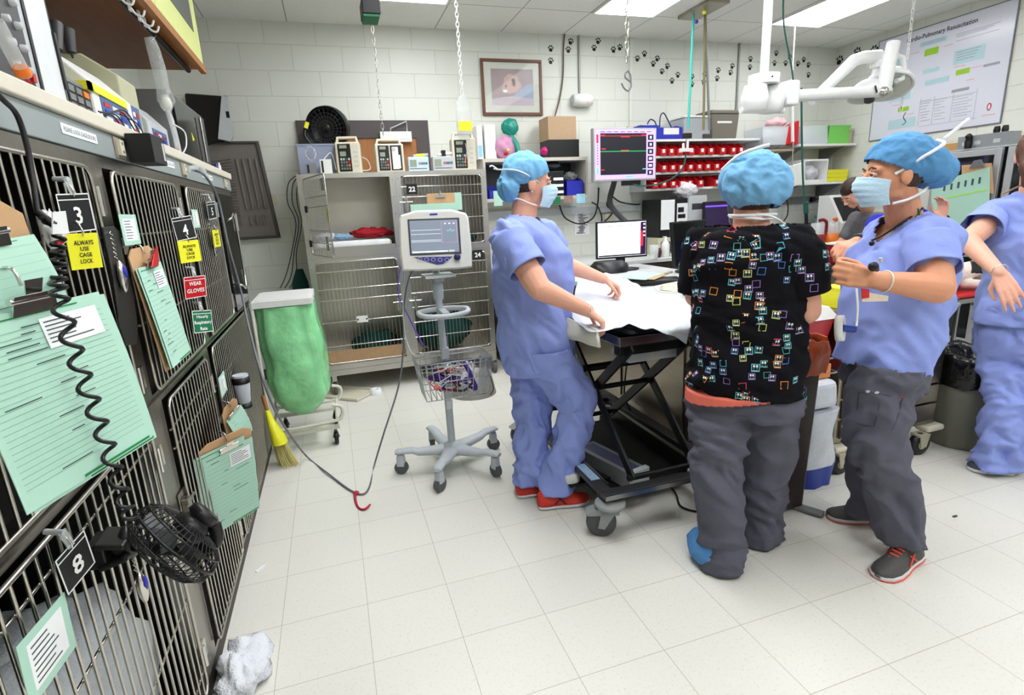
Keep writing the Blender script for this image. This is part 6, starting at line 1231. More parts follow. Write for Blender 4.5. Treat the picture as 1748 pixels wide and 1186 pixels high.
# pad, drape, towel
def surf(rows, nu, nv, m, amp=0., sc=6, seed=0, ridge=None):
    R_ = [spline(r, max(1, nu//(len(r)-1))) for r in rows]; n = len(R_[0]); cols = [spline([r[i] for r in R_], max(1, nv//(len(rows)-1))) for i in range(n)]
    mb = MB(m); V_ = []
    for i, c in enumerate(cols):
        for j, p in enumerate(c):
            q = p*sc; d = noise.noise(q+Vector((seed, 0, 0)))+.5*noise.noise(q*2.1)
            fold = abs(noise.noise(Vector((p.x*sc*1.6+p.y*sc*.7, (p.y-p.x)*sc*.35, seed))))
            V_.append(p+Vector((d*.3, d*.3, d))*amp+Vector((0, 0, -fold*amp*1.5)))
    k = len(cols[0]); mb.add(V_, [(i*k+j, (i+1)*k+j, (i+1)*k+j+1, i*k+j+1) for i in range(n-1) for j in range(k-1)], m, True); return mb
pad = MB(mat('black_pad_film', (14, 14, 15), .28, bump=.8, bscale=12)); 
tag(pad.loft([ell(1.43, 2.56, .886, .29, .51, 48, 8), ell(1.43, 2.56, .900, .298, .52, 48, 8), ell(1.43, 2.56, .915, .285, .50, 48, 8)]).build('table_pad'), 'glossy black pad on the lift table under the white sheet', 'pad')
m_drape = mat('translucent_drape', (206, 211, 220), .3, alpha=.93, var=.03, bump=.35, bscale=9)
P = PY
Q = lambda a, b, z=.935: PZ(a, b, z)
rows = [[P(972, 534, 2.34), P(1000, 562, 2.10), P(1035, 564, 2.03), P(1075, 549, 2.03), P(1110, 556, 2.0), P(1172, 584, 1.99)],
        [Q(978, 518, .96), Q(1010, 538, .95), Q(1045, 538, .94), Q(1085, 532, .94), Q(1125, 536, .94), Q(1178, 560, .935)],
        [Q(982, 495, .98), Q(1015, 502, .97), Q(1050, 503, .95), Q(1090, 508, .94), Q(1130, 518, .94), Q(1184, 545, .95)],
        [Q(988, 472, 1.0), Q(1015, 467, 1.0), Q(1050, 471, .97), Q(1090, 485, .95), Q(1135, 504, .945), Q(1190, 526, .955)]]
o = surf(rows, 60, 48, m_drape, .014, 7, 3).build('plastic_sheet', solid=.0015); tag(o, 'white translucent plastic sheet draped over the lift table', 'sheet')
m_tow = mat('cream_towel', (214, 212, 198), .95, bump=.5, bscale=160)
rows = [[P(955, 535, 2.36), P(985, 548, 2.22), P(1020, 560, 2.06)], [P(956, 560, 2.33), P(985, 570, 2.19), P(1022, 576, 2.035)], [P(958, 572, 2.33), P(988, 582, 2.18), P(1024, 590, 2.03)]]
o = surf(rows, 20, 16, m_tow, .008, 8, 5).build('towel', solid=.012); tag(o, 'cream towel hanging over the near left corner of the lift table', 'towel')
# ================================================================== SURGICAL LAMP
LY = 3.3
t = wthing('surgical_lamp', 'white ceiling mounted surgical lamp with jointed arms', 'lamp', (PY(1303, 100, LY).x, LY, 2.0))
m_lw = mat('lamp_white', (230, 232, 232), .3)
hx = PY(1303, 150, LY).x; zt, zm_, zb2 = PY(1303, 128, LY).z, PY(1303, 150, LY).z, PY(1303, 190, LY).z
MB(m_lw).rod((hx+.0, LY, zm_), (hx, LY, CZ-.001), .028, n=16).lathe([(.09, CZ-.03), (.09, CZ-.002)], (hx, LY, 0)).build('ceiling_pole', t)
hb = MB(m_lw).lathe([(.10, zm_+.02), (.10, zt), (.03, zt+.01)], (hx, LY, 0))
for s_ in (-1, 1): hb.lathe([(.05, zb2-.01), (.085, zb2), (.09, zb2+.08), (.07, zm_+.01), (.04, zm_+.02)], (hx+s_*.085, LY+s_*.02, 0))
hb.rod((hx-.18, LY, zb2+.005), (hx+.18, LY, zb2+.005), .02).build('hub', t)
for k in range(3): MB(black).ball((hx-.02+.04*k, LY-.10, zt-.03-.008*(k % 2)), .006).build('screw', t) if k < 1 else None
A = lambda px, py, y=LY: PY(px, py, y)
def limb(pts, w, name, m=m_lw, parent=t, n=12): return MB(m).tube([A(*p) for p in pts], w, n=n).build(name, parent)
limb([(1335, 165), (1420, 160), (1500, 156)], .040, 'lower_arm')
MB(m_lw).cbox(A(1347, 160), (.10, .10, .16)).build('arm_joint', t, bevel=.015)
limb([(1385, 172, 3.45), (1420, 140, 3.45), (1458, 103, 3.45), (1475, 98, 3.45), (1500, 97, 3.45)], [.035, .04, .045, .045, .05], 'upper_arm')
limb([(1498, 97, 3.45), (1496, 116, 3.45)], .045, 'arm_joint')
limb([(1508, 157), (1516, 112), (1526, 72)], [.05, .05, .045], 'yoke_arm')
MB(chrome).ball(A(1508, 156, LY-.04), .035).build('knuckle', t); MB(dgrey).tube([A(1494, 146, LY-.045), A(1497, 158, LY-.045)], .006).build('mark', t)
limb([(1530, 95), (1541, 98), (1543, 115), (1540, 135), (1530, 138)], .018, 'handle')
def lamphead(c, ax, R_, label):
    ax = Vector(ax).normalized(); U = ax.orthogonal().normalized(); V = ax.cross(U); rings = []
    for r_, h in ((.02, .10), (R_*.5, .09), (R_*.85, .05), (R_, .0), (R_, -.02), (R_*.92, -.025), (R_*.85, -.01)): rings.append([c+ax*h+U*(r_*cos(q))+V*(r_*sin(q)) for q in [2*pi*j/32 for j in range(32)]])
    o = MB(m_lw).loft(rings, cap=True).build('lamp_head', t); l = MB(mat('lamp_lens', (214, 220, 205), .15, var=.1)); l.loft([[c-ax*.018+U*(r_*cos(q))+V*(r_*sin(q)) for q in [2*pi*j/32 for j in range(32)]] for r_ in (R_*.84, .03)], cap=False); l.build('lens', o)
    b = MB(dgrey); b.loft([[c-ax*h+U*(r_*cos(q))+V*(r_*sin(q)) for q in [2*pi*j/20 for j in range(20)]] for r_, h in ((.035, .02), (.035, .06), (.02, .07))]); b.build('centre_grip', o)
lamphead(A(1516, 145, LY+.12), (.35, .35, .9), .17, ''); lamphead(A(1484, 160, 3.45), (.1, .2, 1), .15, '')
limb([(1497, 115, 3.45), (1490, 148, 3.45)], .03, 'head_stem')
# ================================================================== POSTER
XP = RX1-.012
def pz(zx, zy): p = PX(1480+zx/4.94, zy/4.94, XP); return p
py0, py1, pz0, pz1 = 3.60, 4.87, 1.985, 2.975
t = wthing('wall_poster', 'large framed laminated flow chart poster on the right wall', 'poster', (XP, 4.2, pz0))
m_post = mat('poster_laminate', (214, 216, 228), .18, var=.02)
MB(m_post).box((XP, py0, pz0), (RX1-.001, py1, pz1)).build('sheet', t); e = .008
MB(mgrey).box((XP-.003, py0-e, pz0-e), (RX1-.001, py1+e, pz0)).box((XP-.003, py0-e, pz1), (RX1-.001, py1+e, pz1+e)).box((XP-.003, py0-e, pz0), (RX1-.001, py0, pz1)).box((XP-.003, py1, pz0), (RX1-.001, py1+e, pz1)).build('frame', t)
pr = MB(mat('pale_teal_print', (176, 206, 214), .3)); m_lg = mat('lime_print', (150, 196, 50), .3); m_rp = mat('faint_red_print', (226, 160, 165), .4); m_gp2 = mat('grey_print', (150, 152, 160), .4)
def pbox(x0, y0, x1, y1, m, e=.001):
    a, b = pz((x0+x1)/2, y0), pz((x0+x1)/2, y1); l, r = pz(x0, (y0+y1)/2), pz(x1, (y0+y1)/2); pr.box((XP-e, r.y, b.z), (XP-e+.0006, l.y, a.z), m)
tp = pr.mats and None
m_tp = mat('pale_teal_print', (1, 1, 1))
for q in ((450, 330, 668, 370), (735, 400, 990, 520), (475, 575, 610, 610), (490, 660, 690, 705), (190, 765, 365, 850), (180, 1000, 405, 1080), (240, 490, 345, 600)): pbox(*q, m_tp)
for q in ((488, 405, 602, 462), (752, 580, 866, 625), (262, 903, 352, 938)): pbox(*q, m_lg, .0012)
for q in ((375, 445, 440, 452), (650, 378, 725, 384), (735, 555, 830, 562), (880, 560, 975, 566), (835, 668, 905, 674), (340, 958, 395, 964), (215, 885, 270, 891), (965, 965, 1080, 972)): pbox(*q, m_rp)
for k in range(8):
    z_ = 845+24*k; pbox(450, z_, 540-(k*13) % 40, z_+5, m_gp2); pbox(565, z_-12, 680-(k*29) % 60, z_-8, m_gp2); pbox(725, z_-40, 890-(k*37) % 70, z_-36, m_gp2)
for k in range(4): pbox(760, 235+20*k, 1120-(k*53) % 150, 239+20*k, m_gp2)
for q in ((440, 1030, 915, 1033), (440, 830, 443, 1060), (912, 750, 915, 1010), (715, 745, 860, 770), (985, 530, 1120, 552), (445, 820, 915, 823), (555, 815, 558, 1045), (712, 790, 715, 1020)): pbox(*q, m_gp2)
for k in range(4): pbox(755, 415+25*k, 960-20*k, 420+25*k, m_gp2, .0018)
for k in range(2): pbox(470, 340+14*k, 650, 343+14*k, m_gp2, .0018); pbox(205, 790+22*k, 330, 794+22*k, m_gp2, .0018)
ca, cb_ = pz(338, 345), pz(935, 180)
cz = (pz(338, 345).z+pz(935, 180).z)/2
pr.text('Cardio-Pulmonary Resuscitation', (XP-.001, (ca.y+cb_.y)/2, cz), (0, -1, 0), (0, 0, 1), .055, mat('poster_black', (50, 52, 62), .4), w=abs(ca.y-cb_.y), bold=.02)
lc = pz(1030, 900)
pr.add([(XP-.0014, lc.y+.020*cos(a)*(1 if sin(a) > 0 else .9), lc.z+.034*sin(a)) for a in [2*pi*k/20 for k in range(20)]], [tuple(range(20))], mat('crest_red', (190, 60, 70), .4)); pr.add([(XP-.0018, lc.y+.010*cos(a), lc.z+.022*sin(a)) for a in [2*pi*k/16 for k in range(16)]], [tuple(range(16))], m_post)
pr.build('print', t)
# ================================================================== RIGHT OXYGEN CAGES
m_al = mat('white_aluminium', (196, 198, 200), .35, .5)
FX = 5.05
t = wthing('oxygen_cage', 'white framed cage block with dark glass doors on the right', 'cage', (5.4, 2.6, 0))
ys = [1.93, 2.50, 3.06, 3.62]; zs = [.12, .93, 1.735]
MB(m_al).box((FX+.035, ys[0], .08), (RX1-.02, ys[-1], .10)).box((FX+.035, ys[0], zs[-1]-.005), (RX1-.02, ys[-1], zs[-1]+.01)).box((FX+.035, ys[0], .10), (RX1-.02, ys[0]+.015, zs[-1]-.006)).box((FX+.035, ys[-1]-.015, .10), (RX1-.02, ys[-1], zs[-1]-.006)).box((RX1-.035, ys[0]+.015, .10), (RX1-.02, ys[-1]-.015, zs[-1]-.006)).box((FX+.05, ys[0]+.015, .915), (RX1-.035, ys[-1]-.015, .93)).build('shell', t)
MB(dgrey).box((FX+.08, ys[0]+.03, 0), (RX1-.05, ys[-1]-.03, .079)).build('plinth', t)
m_dg = mat('dark_cage_glass', (38, 42, 44), .06, .2, .3, 3, spec=.8)
for i in range(3):
    for j in range(2):
        y0, y1, z0, z1 = ys[i]+.02, ys[i+1]-.02, zs[j]+.01, zs[j+1]-.01; f = MB(m_al); e = .05
        f.box((FX, y0, z0), (FX+.034, y0+e, z1)).box((FX, y1-e, z0), (FX+.034, y1, z1)).box((FX, y0+e, z0), (FX+.034, y1-e, z0+e)).box((FX, y0+e, z1-e), (FX+.034, y1-e, z1)); d = f.build('door', t, bevel=.004)
        MB(m_dg).box((FX+.012, y0+e, z0+e), (FX+.02, y1-e, z1-e)).build('glass', d); MB(chrome).box((FX-.02, y0+.012, (z0+z1)/2-.05), (FX-.001, y0+.035, (z0+z1)/2+.05)).build('latch', d, bevel=.003)
tag(MB(inkb).box((FX-.006, 3.42, 1.60), (FX-.002, 3.54, 1.69)).text('10', (FX-.0065, 3.48, 1.645), (0, -1, 0), (0, 0, 1), .05, wink, bold=.03).build('number_sign'), 'black sign with white number 10 on the glass cage door', 'sign')
c0 = PX(1645, 320, FX-.06)
t = wthing('clipboard', 'clipboard with mint chart clipped on the glass cage door', 'clipboard', c0)
q = [PX(1590, 312, FX-.05), PX(1690, 285, FX-.05), PX(1689, 392, FX-.05), PX(1592, 398, FX-.05)]
MB(gpaper).prism([q[0], q[1], q[2], q[3]], (-.004, 0, 0)).build('form', t)
q2 = [PX(1642, 282, FX-.045), PX(1693, 278, FX-.045), PX(1697, 330, FX-.045), PX(1642, 330, FX-.045)]; MB(hardboard).prism(q2, (-.003, 0, 0)).build('board', t)
q3 = [PX(1655, 288, FX-.06), PX(1682, 284, FX-.06), PX(1676, 272, FX-.07), PX(1664, 274, FX-.07)]; MB(mgrey).prism(q3, (-.012, 0, 0)).build('clip', t, bevel=.002)
fm = MB(mat('lime_highlight', (170, 235, 90), .7)); a, b = PX(1618, 336, FX-.0552), PX(1684, 322, FX-.0552); fm.prism([a, b, b-Vector((0, 0, .012)), a-Vector((0, 0, .012))], (-.0006, 0, 0)); 
for k in range(6): a = PX(1612+12*k, 322-2.6*k, FX-.0552); fm.box(a-Vector((.0008, .008, .02)), a+Vector((0, .008, .03)), ink)
fm.build('chart_print', t)
# clippers etc on top of the glass cages
o = MB(mgrey)
for px, w in ((1650, .16), (1672, .12), (1700, .14)):
    c = PX(px, 236, FX+.10); o.cbox((FX+.12, c.y, 1.746+.055), (.16, w, .11))
o2 = tag(o.build('clipper_charger', bevel=.008), 'grey charging base with clippers on top of the glass cages', 'charger') if False else None
for i, px in enumerate((1651, 1671, 1704)):
    y = PX(px, 236, FX+.08).y; o = MB(mat('pewter', (140, 144, 148), .4)).cbox((FX+.13, y, 1.746+.05), (.14, .115 if i < 2 else .17, .10)).box((FX+.058, y-.03, 1.77), (FX+.0598, y+.02, 1.80), lgrey)
    tag(o.build('charging_base', bevel=.01), ['grey charging base nearest the mint chart on the glass cages', 'middle grey charging base on the glass cages', 'longer grey charging base furthest right on the glass cages'][i], 'charger')
for i, px in enumerate((1659, 1692, 1706)):
    y = PX(px, 228, FX+.06).y; o = MB(black).lathe([(.02, 0), (.024, .05), (.018, .08), (.024, .085), (.024, .10), (.01, .115)], (FX+.03, y, 1.746+(.0 if i == 0 else .0)), n=14) if i == 0 else MB(black).lathe([(.02, 0), (.024, .02), (.018, .05)], (FX+.12, y, 1.8475), n=14)
    tag(o.build('hair_clipper'), ['black clipper standing at the cage top edge by the mint chart', 'black clipper on the middle charging base', 'black clipper head at the right charging base'][i], 'clipper')
tag(MB(wood).box((FX+.30, 3.30, 1.746), (FX+.32, 4.0, 1.85)).build('wood_strip') if False else MB(mat('tan_wood', (196, 150, 92), .55, var=.2, scale=4)).box((RX1-.04, 3.35, 1.76), (RX1-.002, 4.05, 1.85)).build('wood_strip'), 'tan wooden strip on the wall above the glass cages', 'board')
# ================================================================== STEEL CART AND BINS AT THE RIGHT
t = wthing('procedure_cart', 'tall stainless drawer cart on black casters behind the standing women', 'cart', (2.75, 2.25, 0))
kx0, kx1, ky0, ky1 = 2.38, 3.12, 2.0, 2.35
MB(m_cab).box((kx0, ky0+.02, .16), (kx1, ky1, .85)).box((kx0-.01, ky0, .851), (kx1+.02, ky1+.01, .875)).build('carcass', t, bevel=.006)
for k in range(6): MB(m_cab).box((kx0+.03, ky0+.004, .19+.11*k), (kx1-.03, ky0+.0195, .29+.11*k)).build('drawer', t, bevel=.003)
MB(m_al).tube([(kx1+.02, ky0+.05, .80), (kx1+.10, ky0+.05, .82), (kx1+.10, ky1-.05, .82), (kx1+.02, ky1-.05, .80)], .012).build('push_handle', t)
for x_ in (kx0-.02, kx1-.10): MB(offwhite).box((x_, ky0-.02, .125), (x_+.13, ky0+.06, .159)).build('corner_bumper', t, bevel=.012)
for cx_, cy_ in ((kx0+.04, ky0-.0), (kx1-.12, ky0+.0), (kx0+.06, ky1-.05), (kx1-.1, ky1-.05)):
    w = MB(mat('caster_cream', (176, 172, 150), .5)).prism([(cx_-.045, cy_-.03, .125), (cx_+.03, cy_-.03, .125), (cx_+.01, cy_-.03, .05), (cx_-.03, cy_-.03, .05)], (0, .006, 0)).box((cx_-.045, cy_-.024, .112), (cx_+.025, cy_+.024, .125)).prism([(cx_-.045, cy_+.024, .125), (cx_+.03, cy_+.024, .125), (cx_+.01, cy_+.024, .05), (cx_-.03, cy_+.024, .05)], (0, .006, 0)).build('caster_fork', t)
    MB(black).lathe([(.03, -.02), (.06, -.018), (.064, 0), (.06, .018), (.03, .02)], (cx_-.01, cy_, .064), 'Y', n=28).lathe([(.028, -.021), (.028, .021)], (cx_-.01, cy_, .064), 'Y', m=MATS['caster_cream']).build('wheel', w)
# things on the cart
KZ = .876
tag(MB(yellow).cbox((2.49, 2.12, KZ+.05), (.17, .18, .10), taper=1.08).box((2.395, 2.022, KZ+.095), (2.585, 2.21, KZ+.105)).build('yellow_tote'), 'yellow bin on the cart behind the tape roll', 'bin')
tag(MB(yellow).cbox((3.03, 2.15, KZ+.06), (.15, .2, .12), taper=1.08).build('yellow_tote'), 'yellow bin at the right end of the cart near the dog', 'bin')
for k in range(3): tag(MB(clearb).cbox((2.72+.02*k, 2.22+.0*k, KZ+.03+.045*k), (.2, .2, .04), taper=1.08).cbox((2.72+.02*k, 2.22, KZ+.03+.045*k), (.15, .15, .02), white).build('clear_tray', bevel=.004), ['clear tray at the bottom of the stack on the cart', 'clear tray in the middle of the stack on the cart', 'clear tray on top of the stack on the cart'][k], 'tray')
# black side table beyond with red box, tape and papers
t = wthing('side_counter', 'dark topped counter beyond the cart', 'counter', (3.75, 3.2, 0)); MB(black).box((3.15, 3.22, .86), (4.35, 3.75, .89)).build('top', t, bevel=.004); MB(m_cab).box((3.18, 3.26, .08), (4.3, 3.72, .859)).build('cabinet', t)
tag(MB(mat('deep_red_plastic', (130, 16, 24), .35)).box((3.82, 3.35, .891), (3.98, 3.5, 1.04)).box((3.81, 3.34, 1.04), (3.99, 3.51, 1.055), white).build('red_container', bevel=.004), 'dark red container with clear lid on the dark counter', 'container')
t = wthing('tape_dispenser', 'white tape reel beside the dark red container', 'tape', (3.94, 3.28, .891)); MB(white).lathe([(.025, -.02), (.07, -.02), (.07, .02), (.025, .02)], (3.94, 3.28, .965), 'Y', n=30).build('reel', t); MB(black).cbox((4.04, 3.29, .94), (.08, .06, .09)).build('stand', t)
lump('paper_wipes', 'crumpled white wipes on the dark counter', 'wipes', (3.55, 3.32, .912), (.10, .08, .02), white, .02, 8)
tag(MB(black).box((3.35, 3.45, .891), (3.62, 3.68, 1.02)).box((3.36, 3.448, .92), (3.61, 3.45, .93), lgrey).build('black_equipment', bevel=.006), 'black case behind the crumpled wipes', 'equipment')
# tall brown waste bin
t = wthing('waste_bin', 'tall dark brown bin with orange liner and pedal', 'waste bin', (1.78, 1.95, 0)); m_bb = mat('dark_brown_plastic', (48, 38, 36), .45)
MB(m_bb).loft([[(1.735, 1.80, .02), (1.975, 1.80, .02), (1.975, 2.02, .02), (1.735, 2.02, .02)], [(1.72, 1.78, .80), (1.99, 1.78, .80), (1.99, 2.03, .80), (1.72, 2.03, .80)]], smooth=False).build('body', t, bevel=.012)
m_or = mat('orange_liner', (196, 84, 40), .35, bump=.6, bscale=20, var=.2)
o = surf([[Vector((1.995, 1.775, .84)), Vector((2.00, 1.95, .85)), Vector((1.995, 2.02, .84))], [Vector((2.012, 1.765, .78)), Vector((2.02, 1.95, .77)), Vector((2.01, 2.03, .78))], [Vector((2.006, 1.77, .70)), Vector((2.012, 1.95, .66)), Vector((2.005, 2.02, .70))]], 24, 20, m_or, .018, 9, 2); o.build('liner', t, solid=.003)
o = surf([[Vector((1.75, 1.77, .84)), Vector((1.87, 1.765, .85)), Vector((2.0, 1.77, .84))], [Vector((1.75, 1.762, .78)), Vector((1.87, 1.755, .77)), Vector((2.01, 1.765, .78))], [Vector((1.75, 1.768, .71)), Vector((1.87, 1.76, .68)), Vector((2.0, 1.77, .69))]], 24, 20, m_or, .018, 9, 4); o.build('liner', t, solid=.003)
MB(mgrey).box((1.955, 1.72, .004), (2.0, 1.82, .016)).build('pedal', t, bevel=.003) if False else MB(mgrey).cbox((1.975, 1.765, .012), (.05, .12, .014), rot=(0, 0, .5)).build('pedal', t, bevel=.003)
# sharps container
t = wthing('sharps_container', 'red translucent sharps container with white lid in wire bracket', 'sharps container', (2.24, 2.2, .55)); m_sh = mat('sharps_red', (206, 52, 66), .25, alpha=.9, var=.1)
MB(m_sh).loft([[(2.16, 2.12, .55), (2.32, 2.12, .55), (2.32, 2.30, .55), (2.16, 2.30, .55)], [(2.10, 2.06, .84), (2.36, 2.06, .84), (2.36, 2.34, .84), (2.10, 2.34, .84)]], smooth=False).build('container', t, bevel=.01)
MB(white).loft([[(2.085, 2.04, .842), (2.367, 2.04, .842), (2.367, 2.35, .842), (2.085, 2.35, .842)], [(2.12, 2.08, .895), (2.34, 2.08, .895), (2.34, 2.32, .895), (2.12, 2.32, .895)]], smooth=False).build('lid', t, bevel=.012)
for z in (.64, .56): MB(m_al).tube([(2.38, 2.34, z), (2.38, 2.03, z), (2.15, 2.03, z+.0), (2.12, 2.04, z)], .005, n=6).build('wire_bracket', t)
# boxes and bag on the floor behind the bin
t = thing('plastic_bag', 'crumpled white shopping bag with blue print on the floor', 'bag', (2.20, 2.02, 0)); mbg = MB(mat('bag_white', (206, 212, 222), .35, bump=.7, bscale=14, var=.08)); rings = []
for i in range(16):
    k = i/15; z = .002+.40*k; w = .125*(1+.12*sin(k*7))*(1 if k < .85 else 1.08); rings.append([Vector(p)*1.0+Vector((p[0], p[1], 0))*(.12*noise.noise(Vector((p[0]*20, p[1]*20, z*9)))) for p in ell(0, 0, z, w, .10, 36, 2.6)])
mbg.loft(rings).build('bag', t); MB(mat('royal_blue_print', (36, 60, 150), .4)).loft([[Vector(p)*1.012+Vector((0, 0, .0)) for p in r_[18:34]]+[Vector(p)*1.008 for p in r_[18:34]][::-1] for r_ in rings[0:5]], cap=True).build('blue_print', t)
tag(MB(mat('bag_white', (1, 1, 1))).cbox((2.20, 2.02, .485), (.20, .17, .14), taper=.9).build('white_packet', bevel=.03, seg=3), 'white packet resting in the top of the shopping bag', 'packet')
tag(MB(mat('orange_blue_box', (214, 130, 70), .5, var=.6, scale=22)).cbox((2.20, 2.04, .595), (.15, .11, .07)).cbox((2.20, 2.0395, .595), (.151, .08, .04), lgrey).build('tissue_box', bevel=.003), 'small orange and white patterned box on the white packet', 'box')
# round bin with black liner
bx, by = 3.36, 2.03
t = thing('round_bin', 'round grey green waste can with black liner', 'waste bin', (bx, by, 0)); MB(mat('grey_green_plastic', (116, 116, 104), .5)).lathe([(.15, 0), (.165, .02), (.195, .50), (.20, .52), (.19, .52), (.16, .05), (.001, .04)], n=40).build('can', t)
lb = MB(mat('black_liner_film', (14, 14, 15), .18, bump=.9, bscale=18)); rings = []
for r_, z in ((.20, .37), (.208, .40), (.212, .50), (.206, .545), (.19, .555), (.17, .53), (.12, .46)): rings.append([(r_*(1+.02*sin(j*1.7+z*30))*cos(2*pi*j/40), r_*(1+.02*sin(j*2.3))*sin(2*pi*j/40), z+.010*sin(j*1.3)) for j in range(40)])
lb.loft(rings).build('liner', t)
tag(MB(paper).cbox(PZ(1738, 800, .002), (.10, .07, .003), rot=(0, 0, .3)).build('paper_scrap'), 'small white paper on the floor behind the right woman', 'paper')
tag(MB(dgrey).cbox(PZ(1630, 881, .003), (.022, .008, .005)).build('debris'), 'tiny dark speck on the floor at the right', 'debris')
# dog on a steel table
t = wthing('exam_table', 'small steel table with red pad under the dog', 'table', (4.1, 2.7, 0)); MB(m_rim).box((3.55, 2.38, .72), (4.22, 2.70, .75)).build('top', t, bevel=.004)
for x in (3.60, 4.17):
    for y in (2.42, 2.66): MB(m_rim).rod((x, y, 0), (x, y, .719), .015).build('leg', t)
tag(MB(red).box((3.60, 2.40, .751), (4.17, 2.68, .772)).build('red_pad', bevel=.006), 'red pad on the small steel table', 'pad')
# ================================================================== PEOPLE
from mathutils.bvhtree import BVHTree
m_skin = mat('skin', (228, 170, 146), .5, var=.07, scale=25, bump=.08, bscale=300)
m_skin.node_tree.nodes['Principled BSDF'].inputs['Subsurface Weight'].default_value = .12
m_skin.node_tree.nodes['Principled BSDF'].inputs['Subsurface Radius'].default_value = (.02, .008, .004)
m_skin2 = mat('skin_tanned', (214, 150, 116), .5, var=.07, scale=25, bump=.08, bscale=300)
m_scrub = mat('blue_scrub_cotton', (143, 159, 225), .85, spec=.2, var=.05, scale=9, bump=.25, bscale=260)
m_grey = mat('charcoal_scrub_cotton', (93, 93, 106), .85, spec=.2, var=.07, scale=9, bump=.25, bscale=260)
m_blk = mat('black_print_cotton', (17, 17, 22), .9, spec=.15, var=.1, scale=9, bump=.2, bscale=260)
m_cap = mat('blue_bouffant_fabric', (118, 178, 222), .8, alpha=.93, var=.16, scale=7, bump=.7, bscale=26)
m_capd = mat('blue_bouffant_dense', (86, 146, 196), .8, alpha=.95, var=.2, scale=7, bump=.7, bscale=26)
m_mask = mat('pale_blue_mask', (186, 216, 234), .8, var=.05, bump=.2, bscale=120)
m_hair = mat('dark_brown_hair', (52, 32, 24), .5, var=.4, scale=60, stretch=(1, 1, .2), bump=.6, bscale=80)
m_tie = mat('white_tie', (232, 234, 238), .8)
def cap_(mb, a, b, ra, rb=None, n=14):
    rb = ra if rb is None else rb; a, b = Vector(a), Vector(b); mb.tube([a, b], [ra, rb], n=n); mb.ball(a, ra, n=n); mb.ball(b, rb, n=n); return mb
def chain_(mb, pts, rs, n=14):
    for (a, b), (ra, rb) in zip(zip(pts, pts[1:]), zip(rs, rs[1:])): cap_(mb, a, b, ra, rb, n)
    return mb
def oring(C, U, V, ru, rv, rvb=None, n=28, e=2.3):
    C, U, V = Vector(C), Vector(U), Vector(V); out = []
    for j in range(n):
        a = 2*pi*j/n; c_, s_ = cos(a), sin(a); v = rv if s_ > 0 else (rvb or rv)
        out.append(C+U*ru*math.copysign(abs(c_)**(2/e), c_)+V*v*math.copysign(abs(s_)**(2/e), s_))
    return out
def organic(name, mb, m, parent, voxel=.008, smooth=3, disp=None, cut=None, solid=0., sub=0):
    me = bpy.data.meshes.new('t'); me.from_pydata(mb.v, [], mb.f); me.update()
    bm = bmesh.new(); bm.from_mesh(me); bmesh.ops.recalc_face_normals(bm, faces=bm.faces); bm.to_mesh(me); bm.free()
    ob = bpy.data.objects.new('t', me); COL.objects.link(ob)
    r = ob.modifiers.new('r', 'REMESH'); r.mode = 'VOXEL'; r.voxel_size = voxel
    if smooth: s = ob.modifiers.new('s', 'SMOOTH'); s.factor = .5; s.iterations = smooth
    dg = bpy.context.evaluated_depsgraph_get(); dg.update(); m2 = bpy.data.meshes.new_from_object(ob.evaluated_get(dg)); bpy.data.objects.remove(ob); bpy.data.meshes.remove(me)
    if disp:
        co = [v.co.copy() for v in m2.vertices]; no = [v.normal.copy() for v in m2.vertices]
        for v, c, n_ in zip(m2.vertices, co, no): v.co = c+disp(c, n_)
    if cut:
        bm = bmesh.new(); bm.from_mesh(m2); bmesh.ops.delete(bm, geom=[f for f in bm.faces if cut(f.calc_center_median())], context='FACES'); bm.to_mesh(m2); bm.free()
    m2.materials.clear(); m2.materials.append(m); m2.polygons.foreach_set('use_smooth', [True]*len(m2.polygons)); m2.update(); m2.name = name
    o = bpy.data.objects.new(name, m2); COL.objects.link(o); o.parent = parent
    if parent.name in WSET: o.location = -Vector(parent.location)
    if solid: md = o.modifiers.new('solid', 'SOLIDIFY'); md.thickness = solid; md.offset = 1
    return o
def folds(amp=.006, sx=(6, 6, 9), seed=0., fine=.45, ramp=None, skew=5.):
    def f(c, n_):
        p = Vector((c.x*sx[0], c.y*sx[1], c.z*sx[2]+(c.x+c.y*.4)*skew))+Vector((seed, seed*2, 0))
        w = Vector((noise.noise(p*.5), noise.noise(p*.5+Vector((7, 0, 0))), noise.noise(p*.5+Vector((0, 7, 0)))))*.9; q = p+w
        r = .55-abs(noise.noise(q))*2.6; q2 = Vector((q.x*1.9, q.y*1.9, q.z*2.3)); r += fine*(.5-abs(noise.noise(q2))*2.4)
        return n_*(r*amp*(ramp(c) if ramp else 1.))
    return f
def sleeve(parent, S, E, fr, r0, r1, m, seed=0., back=.0, name='sleeve'):
    """short sleeve around the upper arm from shoulder S towards elbow E, open at its end"""
    d = (E-S); L = d.length*fr; d.normalize(); U_ = d.orthogonal().normalized(); V_ = d.cross(U_); mb = MB(m); rings = []
    for i in range(23):
        k = -.12+1.12*i/22; r_ = r0*(1-max(0, -k)*2.5)+(r1-r0)*max(0, k)
        ring = []
        for j in range(40):
            a = 2*pi*j/40; q = S+d*L*k+(U_*cos(a)+V_*sin(a))*r_; n_ = (U_*cos(a)+V_*sin(a))
            ring.append(q+n_*(.008*(.5-abs(noise.noise(Vector((q.x*11+seed, q.y*11, q.z*14))))*2.4))*min(1, max(0, k*2+.3)))
        rings.append(ring)
    mb.loft(rings, cap=False); o = mb.build(name, parent, solid=.003); 
    return o
